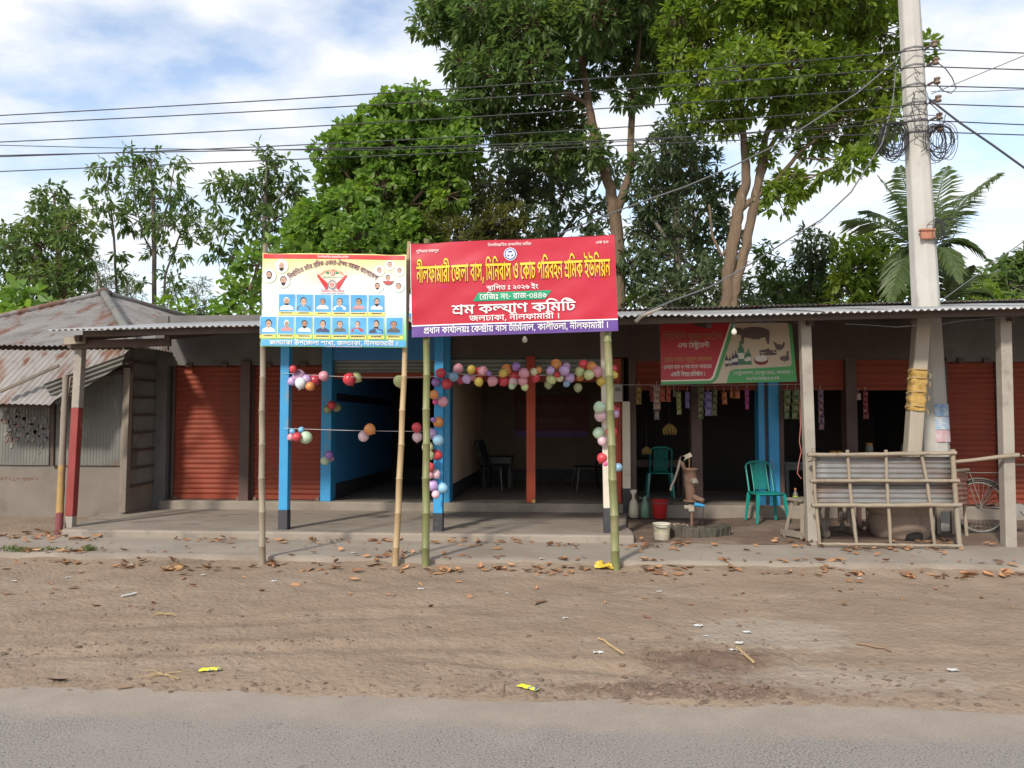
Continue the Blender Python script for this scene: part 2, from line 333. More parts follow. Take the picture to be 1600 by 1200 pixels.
# trodden earth
m,nt,b,v,s=special('earth')
c=mixc(nt,noise_fac(nt,v,1.1,.3,.7,8,.65),(.285,.216,.155),(.222,.165,.118))
mpv=N(nt,'ShaderNodeMapping'); mpv.inputs['Scale'].default_value=(.75,1.7,1); mpv.inputs['Rotation'].default_value=(0,0,R(-12)); nt.links.new(v,mpv.inputs['Vector'])
c=mixc(nt,noise_fac(nt,mpv.outputs[0],1.1,.5,.74,8,.68),c,(.295,.232,.18))
c=mixc(nt,noise_fac(nt,mpv.outputs[0],2.3,.56,.74,9,.72),c,(.165,.122,.092))
c=mixc(nt,mth(nt,'MULTIPLY',noise_fac(nt,v,26,.58,.75,4),.6),c,(.17,.125,.095))
def patch(cx,cy,rx,ry,lo,hi,nsc=3.5):
    dx=mth(nt,'DIVIDE',mth(nt,'SUBTRACT',s.outputs['X'],cx),rx); dy=mth(nt,'DIVIDE',mth(nt,'SUBTRACT',s.outputs['Y'],cy),ry)
    d=mth(nt,'SQRT',mth(nt,'ADD',mth(nt,'MULTIPLY',dx,dx),mth(nt,'MULTIPLY',dy,dy)),0)
    d=mth(nt,'ADD',d,mth(nt,'MULTIPLY',mth(nt,'SUBTRACT',noise_fac(nt,v,nsc,.2,.8,7,.7),.5),1.5))
    return maprange(nt,d,lo,hi,1,0)
E1=gnd(1120,1030,.05); E2=gnd(1075,1078,.02); E3=gnd(1200,985,.07); E4=gnd(1320,1060,.03)
for e,rx,ry,col,k in ((E1,.55,.32,(.125,.078,.056),.75),(E2,.8,.13,(.13,.085,.062),.75),(E3,.7,.4,(.33,.29,.24),.5),(E4,1.0,.25,(.33,.28,.23),.5)):
    c=mixc(nt,mth(nt,'MULTIPLY',patch(e.x,e.y,rx,ry,.55,1.1),k),c,col)
nt.links.new(c,b.inputs['Base Color']); b.inputs['Roughness'].default_value=.95; b.inputs['Specular IOR Level'].default_value=.2
bp=bump(nt,b,v,22,.8,.025,10)

g=MB().add([(-300,-300,-.03),(300,-300,-.03),(300,400,-.03),(-300,400,-.03)],[(0,1,2,3)]).build('ground','earth',loc=(0,0,-.03)); tag(g,kind='structure')
g=MB().add([(-120,-6,0),(120,-6,0),(120,4.75,0),(-120,4.75,0)],[(0,1,2,3)]).build('road','asphalt',loc=(0,0,0)); tag(g,kind='structure')
def vz(x,y):
    t=max(0,min(1,(y-4.38)/3.7)); e=max(0,min(1,(y-4.38)/.35))
    z=-.012+.03*e*e*(3-2*e)+.085*t
    p=Vector((x,y,0))
    z+=e*(.018*mnoise.noise(p*.9)+.016*mnoise.noise(p*2.7+Vector((5,1,0)))+.014*mnoise.noise(p*6.1)*(.6+.8*mnoise.noise(p*.7))+.010*max(0,mnoise.noise(p*9.3))+.006*mnoise.noise(p*17))+.008*mnoise.noise(p*3.3+Vector((0,0,4)))
    kk=max(0,min(1,(y-7.45)/.6)); z+=kk*kk*(.032+.045*mnoise.noise(p*1.25)+.02*mnoise.noise(p*4.1))
    # wheel ruts sweeping off the road
    for (cx,cy,sl,w,dp) in ((-2.0,5.25,.14,.10,.02),(-2.6,5.9,.2,.12,.018),(.3,5.0,-.1,.09,.016),(3.5,5.5,.05,.12,.015)):
        d=(y-cy-sl*(x-cx)); k=math.exp(-((x-cx)/2.0)**2)
        z-=k*dp*math.exp(-(d/w)**2)-k*dp*.6*math.exp(-((abs(d)-w*1.6)/(w*.7))**2)
    for (ex,ey,rx,ry) in ((E1.x,E1.y,.6,.35),(E2.x,E2.y,.75,.15)):
        q=((x-ex)/rx)**2+((y-ey)/ry)**2
        if q<2.5: z+=math.exp(-q)*(.035*mnoise.noise(p*5)+.03*mnoise.noise(p*11)+.018*mnoise.noise(p*23))
    return z
xs=[-60,-40,-25,-16]+[-9.5+i*.046 for i in range(414)]+[16,25,40,60]; ys=[4.28+i*.038 for i in range(101)]
vs=[(x,y,vz(x,y)) for x in xs for y in ys]; q=len(ys)
o=MB().add(vs,[(i*q+j,(i+1)*q+j,(i+1)*q+j+1,i*q+j+1) for i in range(len(xs)-1) for j in range(q-1)],0,True).build('dirt_verge','earth',loc=(0,0,0)); tag(o,kind='structure')
# roadside walkway slab, slightly worn
YK=8.05
def rough_slab(name,mt,x0,x1,y0,y1,z,h,nx,ny,amp,wav=0):
    vs=[];fs=[]
    for i in range(nx+1):
        for j in range(ny+1):
            x=x0+(x1-x0)*i/nx; y=y0+(y1-y0)*j/ny
            if j==0: y+=wav*mnoise.noise(Vector((x*1.7,3,0)))+wav*.6*mnoise.noise(Vector((x*6,1,0)))
            zz=z+amp*mnoise.noise(Vector((x*1.1,y*1.1,2)))-(amp*.9+.006 if j==0 else 0)
            vs.append((x,y,zz))
    q=ny+1
    for i in range(nx):
        for j in range(ny): fs.append((i*q+j,(i+1)*q+j,(i+1)*q+j+1,i*q+j+1))
    n0=len(vs); vs+=[(vs[i*q][0],vs[i*q][1]-.004,z-h) for i in range(nx+1)]
    for i in range(nx): fs.append((n0+i,n0+i+1,(i+1)*q,i*q))
    o=MB().add(vs,fs,0,False).build(name,mt,loc=(0,0,0)); tag(o,kind='structure'); return o
rough_slab('walkway','walk_concrete',-30,30,YK,9.3,.18,.2,600,24,.006,.02)
YV=9.2; VZ=.272; YW=11.7; SZ=.40
vl0=gnd(86,829,VZ); vl1=gnd(206,797,VZ); vr0=gnd(992,838,VZ); vr1=gnd(976,792,VZ)
o=MB().slab([(vl0.x,YV,VZ),(vr0.x,YV,VZ),(vr0.x+.01,9.6,VZ),(vr0.x-.03,10.1,VZ),(vr0.x+.01,10.6,VZ),(vr1.x,YW+.1,VZ),(vl1.x-.2,YW+.6,VZ),(vl1.x-.25,10.9,VZ)],.2).build('verandah_floor','verandah_concrete',loc=(0,0,0),bevel=.025); tag(o,kind='structure')
# bare yard earth to either side of the verandah floor
def yard(name,mt,x0,x1,z):
    nx=int((x1-x0)/.08); ny=34; vs=[]
    for i in range(nx+1):
        for j in range(ny+1):
            x=x0+(x1-x0)*i/nx; y=9.22+(YW+.3-9.22)*j/ny; p=Vector((x,y,7))
            vs.append((x,y,z+.02*mnoise.noise(p*1.1)+.012*mnoise.noise(p*3.5)+.006*mnoise.noise(p*9)+.02*j/ny-.02*(j==0)))
    q=ny+1
    o=MB().add(vs,[(i*q+j,(i+1)*q+j,(i+1)*q+j+1,i*q+j+1) for i in range(nx) for j in range(ny)],0,True).build(name,mt,loc=(0,0,0)); tag(o,kind='structure')
yard('yard_ground','mud',vr1.x-.12,9,.195); yard('dirt_ground','earth',-9,vl0.x+.5,.20)
YARD=.2

# ------------------------------------------------------------------ the row of shops
B=thing('shop_row','long low row of shops with orange roller shutters under one tin verandah roof','shop building',(xat(700,YW),YW,0))
def X(px): return xat(px,YW)
def bxs(name,mt,px0,px1,z0,z1,y0,y1,bev=.006,parent=None):
    return MB().box2((X(px0),y0,z0),(X(px1),y1,z1)).build(name,mt,parent or B,bevel=bev)
ZS=zat(572,YW)   # head of the openings
ZT=3.28          # wall top
bxs('sill','concrete',262,985,.15,SZ,YW-.22,YW+.05,.02)
bxs('sill','concrete',992,1475,.12,SZ-.01,YW-.2,YW+.05,.02)
bxs('sill','concrete',1475,1900,.12,SZ-.012,YW-.16,YW+.05,.02)
YB=14.0
MB().box2((X(255),YW+.05,.2),(X(979),16,SZ-.012)).build('floor','verandah_concrete',B); MB().box2((X(979),YW+.05,.2),(X(1900),YB+.1,SZ-.012)).build('floor','verandah_concrete',B)
# header wall over the openings
bxs('header_wall','grey_wall',247,506,ZS+.03,ZT,YW-.1,YW+.1)
bxs('header_wall','blue_room',506,698,ZS+.10,ZT,YW-.102,YW+.1)
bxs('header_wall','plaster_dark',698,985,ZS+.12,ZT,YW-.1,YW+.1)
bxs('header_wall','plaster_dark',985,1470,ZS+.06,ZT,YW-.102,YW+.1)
bxs('header_wall','grey_wall',1470,1900,ZS+.02,ZT,YW-.1,YW+.1)
bxs('end_wall','grey_wall',246,266,.2,ZT,YW-.13,YW+.12,.01)
# slim posts and pilasters between the openings
for px0,px1,mt,z0,z1,y0 in ((381,396,'brown_post',SZ-.02,ZS+.1,YW-.16),(1470,1477,'brown_post',SZ-.02,ZS+.1,YW-.1),(1558,1572,'brown_post',SZ-.02,ZS+.1,YW-.1),
    (823,837,'orange_post',SZ-.04,ZS+.14,YW-.12),(960,970,'orange_post',SZ-.04,ZS+.1,YW-.08),(982,993,'brown_post',.2,ZS+.12,YW-.12),
    (1078,1095,'brown_post',.3,ZS+.1,YW-.13),(1192,1197,'brown_post',.3,ZS+.1,YW-.09),(1213,1221,'brown_post',.3,ZS+.1,YW-.13),(1318,1335,'brown_post',.3,ZS+.1,YW-.13)):
    bxs('door_post',mt,px0,px1,z0,z1,y0,YW+.1,.008)
def pilaster(px0,px1,mt,base=None,y0=YW-.16,z0=.2,zt=None):
    p=bxs('pilaster',mt,px0,px1,z0,zt or ZT,y0,YW+.12,.01)
    if base: MB().box2((X(px0)-.003,y0-.003,z0),(X(px1)+.003,YW+.1,z0+base)).build('skirting','dark_skirting',p)
pilaster(506,522,'blue_paint',None,YW-.14); pilaster(690,706,'blue_paint',None,YW-.18,.27)
pilaster(971,983,'cream_column',.36,YW-.22,.27,zat(627,YW-.2,975)); pilaster(1182,1192,'blue_paint',None,YW-.12); pilaster(1197,1213,'blue_paint',None,YW-.15)
# roller shutters
def slats(px0,px1,z0,z1,y,mt,name='roller_shutter',pitch=.078):
    x0,x1=X(px0),X(px1); n=max(2,round((z1-z0)/pitch)); ph=(z1-z0)/n; mb=MB(); prof=[]
    for i in range(n):
        for k,dy in ((0,0),(.12,-.008),(.35,-.019),(.62,-.019),(.86,-.008)): prof.append((z0+(i+k)*ph,y+dy))
    prof.append((z1,y)); vs=[]
    K=9
    for i,(z,yy) in enumerate(prof):
        for k in range(K): x=x0+(x1-x0)*k/(K-1); vs.append((x,yy+.012*mnoise.noise(Vector((x*1.8,(i//5)*.31,px0)))+.0035*mnoise.noise(Vector((x*.9,(i//5)*7.7,3))),z+.004*mnoise.noise(Vector((x*2,(i//5)*1.9,9)))))
    mb.add(vs,[(K*i+k,K*i+k+1,K*i+K+k+1,K*i+K+k) for i in range(len(prof)-1) for k in range(K-1)],0,True)
    return mb,x0,x1
def shutter(px0,px1,z0=None,locks=True):
    z0=z0 or SZ+.03
    mb,x0,x1=slats(px0,px1,z0+.05,ZS+.03,YW,'shutter'); sh=mb.build('roller_shutter','shutter',B)
    MB().box2((x0+.005,YW-.03,z0-.02),(x1-.005,YW+.01,z0+.052)).build('bottom_rail','shutter',sh,bevel=.005)
    for x in (x0,x1): MB().box2((x-.022,YW-.045,z0-.02),(x+.022,YW+.04,ZS+.03)).build('guide_rail','brown_post',sh)
    if locks:
        for x in (x0+.06,x1-.06): MB().box2((x-.03,YW-.06,z0-.035),(x+.03,YW-.031,z0+.02)).build('hasp','iron_rust',sh,bevel=.004)
    for x in (x0+.25*(x1-x0),x0+.75*(x1-x0)): MB().box2((x-.05,YW-.15,ZS-.0),(x+.05,YW-.101,ZS+.07)).build('bracket','brown_post',sh,bevel=.004)
shutter(273,382); shutter(396,505); shutter(1478,1557); shutter(1573,1720)
def rolled(px0,px1,y_rail,y_roll,mroll,mrail):
    x0,x1=X(px0),X(px1); c=(px0+px1)/2; zr=zat(y_rail,YW,c); zu=zat(y_roll,YW,c); zz=ZS+.12
    mb=MB(); n=4; prof=[]
    for i in range(n):
        for k,dy in ((0,0),(.2,-.014),(.5,-.02),(.8,-.014)): prof.append((zu+(zz-zu)*(i+k)/n,YW-.02+dy))
    prof.append((zz,YW-.02)); vs=[]
    for z,yy in prof: vs+=[(x0,yy,z),(x1,yy,z)]
    mb.add(vs,[(2*i,2*i+1,2*i+3,2*i+2) for i in range(len(prof)-1)],0,True)
    r=mb.build('rolled_shutter',mroll,B)
    MB().box2((x0+.004,YW-.04,zr),(x1-.004,YW+.0,zu+.004)).build('bottom_rail',mrail,r,bevel=.006)
rolled(522,690,592,583,'shutter_roll','shutter'); rolled(706,823,596,586,'shutter_roll','shutter'); rolled(837,960,597,587,'shutter_roll','shutter')
for a,b_ in ((993,1078),(1095,1182),(1221,1318),(1335,1470)): rolled(a,b_,610,604,'shutter','shutter')
# rooms behind
YB=14.0; ZC=3.0
def room(px0,px1,ml,mr,mb_,name='room_wall',skirt=None,YB=14.0):
    x0,x1=X(px0),X(px1)
    a=MB().box2((x0,YW+.12,SZ-.012),(x0+.06,YB,ZC)).build('room_wall',ml,B)
    MB().box2((x1-.06,YW+.12,SZ-.012),(x1,YB,ZC)).build('room_wall',mr,B)
    MB().box2((x0+.06,YB-.06,SZ-.012),(x1-.06,YB,ZC)).build('room_wall',mb_,B)
    if skirt:
        MB().box2((x0+.06,YW+.121,SZ-.012),(x0+.066,YB-.06,SZ+.24)).build('skirting','dark_skirting',a)
        MB().box2((x0+.066,YB-.068,SZ-.012),(x1-.06,YB-.06,SZ+.24)).build('skirting','dark_skirting',a)
    return a
room(256,510,'grey_wall','grey_wall','grey_wall')
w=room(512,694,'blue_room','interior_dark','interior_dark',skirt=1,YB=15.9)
MB().box2((X(512)+.06,YW+.14,zat(628,YW+1)),(X(512)+.067,15.7,zat(616,YW+1))).build('painted_band','navy_band',w)
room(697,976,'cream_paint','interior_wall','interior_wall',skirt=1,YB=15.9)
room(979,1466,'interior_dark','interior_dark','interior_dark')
room(1468,1880,'grey_wall','grey_wall','grey_wall')
MB().box2((X(255),YW+.1,ZC),(X(979),16,ZC+.05)).box2((X(979),YW+.1,ZC),(X(1890),YB,ZC+.05)).build('ceiling','interior_wall',B)
# verandah roof
YE=8.8
e0=at(75,516,YE); e1=at(1600,481,YE); exd=(e1-e0); zx=exd.z/exd.x
mb=MB(); slope=R(9); x=e0.x; k=0
while x<e1.x+2.5:
    o_=Vector((x,YE+rng.uniform(-.02,.02),e0.z+zx*(x-e0.x)+.012*mnoise.noise(Vector((x*.7,0,0)))+.004*(k%2)))
    mb.sheet(o_,(1,0,zx+rng.uniform(-.004,.004)),(0,math.cos(slope),math.sin(slope)),.836,3.05,.076,.0115,4,.002,0,.006,k); x+=.76; k+=1
mb.build('roof','tin',B)
mb=MB().sheet((e0.x+.15,YE+2.95,e0.z+.53),(1,0,zx),(0,math.cos(R(5)),-math.sin(R(5))),e1.x+2.3-e0.x,2.7,.076,.011,4,.002); mb.build('roof','tin_roof',B)
def edge_z(x,y): return e0.z+zx*(x-e0.x)+(y-YE)*math.tan(slope)
def xc(px,y): return at(px,560,y).x
mb=MB()
for y,h in ((YE+.16,.07),(YE+.62,.06),(YE+1.7,.06),(YE+2.6,.06)):
    mb.beam((e0.x+.35,y,edge_z(e0.x,y)-.055),(e1.x+2,y,edge_z(e1.x+2,y)-.055),.05,h)
mb.build('purlin','wood_dark',B)
for px in (132,270,443,565,685,820,945,1105,1262,1420,1575,1680):
    xx=xc(px,9.3); MB().beam((xx,YE+.34,edge_z(xx,YE+.34)-.12),(xx,YW-.1,edge_z(xx,YW-.1)-.12),.06,.08).build('rafter','wood_dark',B)
MB().beam((xc(105,9.3),9.32,edge_z(xc(105,9.3),9.3)-.2),(xc(262,9.3),9.36,edge_z(xc(262,9.3),9.3)-.19),.05,.10).build('rafter','brown_post',B)
MB().beam((xc(108,9.3),9.22,edge_z(xc(105,9.3),9.2)-.15),(xc(136,9.3),9.24,edge_z(xc(105,9.3),9.2)-.13),.06,.09).build('rafter','wood_pale',B)
# verandah columns
YC=9.42
def column(px_b,py_b,px_t,py_t,w,segs,y=YC,dz=None):
    p=at(px_b,py_b,y); p.z=dz if dz is not None else VZ-.01
    q_=at(px_t,py_t,y); q_.y=y+.02; q_.z=max(q_.z,edge_z(q_.x,y)-.1)
    q_.z=edge_z(q_.x,y)-.09
    mb=MB(); mats=[]; t0=0
    for t1,mt,grow in segs:
        mats.append(mt); a=p.lerp(q_,t0); b2=p.lerp(q_,t1); mb.beam(a,b2,w+grow,w+grow,len(mats)-1,up=(0,1,0)); t0=t1
    return mb.build('column',mats,B,bevel=.008)
column(110,826,126,515,.10,((.06,'column_concrete',0),(.62,'red_paint',.002),(1,'column_concrete',0)))
column(444,829,447,540,.115,((.1,'dark_skirting',.006),(1,'blue_paint',0)))
column(685,831,687,540,.115,((.09,'dark_skirting',.006),(1,'blue_paint',0)))
column(951,838,945,540,.115,((.12,'dark_skirting',.006),(1,'cream_column',0)))
column(1269,847,1258,520,.12,((1,'column_concrete',0),),9.3,.15)
column(1576,853,1569,500,.125,((1,'column_concrete',0),),9.3,.15)
# ------------------------------------------------------------------ old tin-roofed house at the left
HY=10.85
H=thing('tin_roof_house','old plaster house with rusty hipped tin roof and tin window panels','house',(xat(100,HY),HY,.15))
hr=at(197,800,HY); hz=lambda py,px=100: at(px,py,HY).z
MB().box2((-12,HY,.1),(hr.x,HY+.15,hz(727,197))).build('wall','plaster',H)
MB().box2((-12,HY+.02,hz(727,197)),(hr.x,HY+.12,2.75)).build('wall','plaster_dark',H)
# tin window panels, vertical ribs
def panel(px0,px1,py0,py1,y,mt='tin_wall'):
    a=at(px0,py1,y); b2=at(px1,py0,y)
    return MB().sheet((a.x,y,a.z),(1,0,0),(0,0,1),b2.x-a.x,b2.z-a.z,.048,.005,2,.0,0,.012,px0).build('window_panel',mt,H)
panel(-70,80,598,726,HY-.03); panel(86,192,585,727,HY-.035)
MB().beam(at(82,728,HY-.05),at(84,590,HY-.05),.05,.04,up=(0,1,0)).build('frame_post','wood_dark',H)
MB().beam(at(193,800,HY-.04),at(201,575,HY-.04),.10,.09,up=(0,1,0)).build('frame_post','wood_grey',H)
MB().beam(at(150,588,HY-.05),at(206,578,HY-.05),.05,.05).build('frame_post','wood_dark',H)
# torn paper scraps left on the first panel
mb=MB(); pr=random.Random(5)
for i in range(90):
    px=pr.uniform(2,76); py=pr.gauss(665,17); a=at(px,py,HY-.046); w_=pr.uniform(.015,.04); h_=pr.uniform(.012,.045)
    mb.add([a+Vector((-w_,0,-h_)),a+Vector((w_*pr.uniform(.3,1),0,-h_*pr.uniform(.5,1))),a+Vector((w_,0,h_)),a+Vector((-w_*pr.uniform(.2,1),0,h_*pr.uniform(.4,1)))],[(0,1,2,3)],pr.choice((0,0,0,1,2)))
mat('scrap',(.25,.23,.205),(.16,.15,.135),30,.9,.1,50); mat('scrap_red',(.19,.13,.115),None,30,.9,0); mat('scrap_blue',(.14,.155,.17),None,30,.9,0)
mb.build('poster_scraps',['scrap','scrap_red','scrap_blue'],H)['kind']='stuff'
# side wall of tin and bamboo laths running back to the shops
s0=Vector((hr.x,HY+.02,0)); s1=Vector((X(247)+.0,YW-.05,0)); sd=(s1-s0); L=sd.length; sdn=sd.normalized()
MB().sheet(s0+Vector((0,0,.62)),sdn,(0,0,1),L,2.1,.06,.007,3,0,0,.015,3).build('side_wall','tin_wall',H)
mb=MB()
for i in range(8): z_=.66+i*.262; mb.beam(s0+Vector((.02,-.02,z_)),s1+Vector((.02,-.02,z_+.02)),.02,.035)
mb.build('lath','wood_dark',H)
MB().add([s0+Vector((.01,-.01,.2)),s1+Vector((0,-.01,.2)),s1+Vector((0,-.01,.66)),s0+Vector((.01,-.01,.66))],[(0,1,2,3)]).build('wall','wood_grey',H)
# roof: hipped upper tier, lower apron with a torn corner
ap=at(163,460,13.4); apb=ap+Vector((0,7,0))
def corr_tri(name,pts,mt,parent,pitch=.085,amp=.012,grain=None):
    # corrugated surface over a planar polygon: scan lines across 'grain' (unit vector up the slope)
    pts=[Vector(p) for p in pts]; n=(pts[1]-pts[0]).cross(pts[2]-pts[0]).normalized()
    if n.z<0: n=-n
    g=Vector(grain); g=(g-n*g.dot(n)).normalized(); ax=g.cross(n).normalized(); o=pts[0]
    q2=[((p-o).dot(ax),(p-o).dot(g)) for p in pts]
    x0=min(a for a,_ in q2); x1=max(a for a,_ in q2); m_=int((x1-x0)/pitch*6); mb=MB(); vs=[]; rows=5
    for i in range(m_+1):
        x=x0+(x1-x0)*min(max(i/m_,.0005),.9995); ys_=[]
        for k in range(len(q2)):
            (xa,ya),(xb,yb)=q2[k],q2[(k+1)%len(q2)]
            if (xa-x)*(xb-x)<=0 and xa!=xb: ys_.append(ya+(yb-ya)*(x-xa)/(xb-xa))
        a,b2=min(ys_),max(ys_)
        for j in range(rows+1):
            y=a+(b2-a)*j/rows; p=o+ax*x+g*y
            vs.append(p+n*(amp*math.cos(2*math.pi*x/pitch)+.02*mnoise.noise(p*1.4)))
    qn=rows+1
    mb.add(vs,[(i*qn+j,(i+1)*qn+j,(i+1)*qn+j+1,i*qn+j+1) for i in range(m_) for j in range(rows)],0,True)
    return mb.build(name,mt,parent)
er2=at(210,540,10.55); elf=at(-190,547,10.55); elf.z=er2.z+.02
corr_tri('roof',[elf,er2,ap],'tin_roof',H,grain=(0,1,.42))
corr_tri('roof',[er2,er2+Vector((0,9,0)),apb,ap],'tin_roof',H,grain=(-1,0,.5))
corr_tri('roof',[elf+Vector((0,9,0)),elf,ap,apb],'tin_roof',H,grain=(1,0,.5))
MB().tube([ap+Vector((-.02,0,.03)),ap.lerp(er2,.5)+Vector((0,0,.035)),er2+Vector((.02,-.02,.03))],.07,8).build('ridge_cap','tin_wall',H)
MB().tube([ap+Vector((0,0,.03)),apb+Vector((0,0,.03))],.05,8).build('ridge_cap','tin_roof',H)
MB().tube([ap+Vector((.0,0,.025)),elf+Vector((0,0,.025))],.05,8).build('ridge_cap','tin_roof',H)
MB().lathe([(.15,0),(.14,.05),(.05,.12),(0,.13)],ap+Vector((0,0,.0)),10).build('finial','wood_dark',H)
# lower apron tier
a0=at(-60,548,10.6); a1=at(205,541,10.5); b0=at(-80,628,9.95); b1=at(76,632,9.95); b2_=at(120,600,10.1)
corr_tri('roof',[b0,b1,at(203,546,10.62),a0+Vector((0,0,-.04))],'tin_roof',H,grain=(0.25,1,.55))
# loose flap and boards under the torn corner
f0=at(88,632,10.1); f1=at(68,600,9.95); f2=at(196,553,10.3); f3=at(190,568,10.4)
corr_tri('roof_flap',[f0,f1,f2,f3],'tin_wall',H,.06,.01,grain=(f2-f1))
MB().beam(at(100,642,9.9),at(107,590,9.9),.085,.03,up=(0,1,0)).build('board','wood_grey',H)
MB().beam(at(0,612,9.86),at(92,571,10.12),.07,.035).build('board','wood_grey',H)
MB().beam(at(-60,632,10.2),at(80,634,10.2),.05,.07).build('eaves_beam','wood_dark',H)
mb=MB(); mb.tube([at(197,527,10.48),at(192,545,10.4),at(193,560,10.38)],.006,5); mb.build('tie_wire','wire_grey',H)
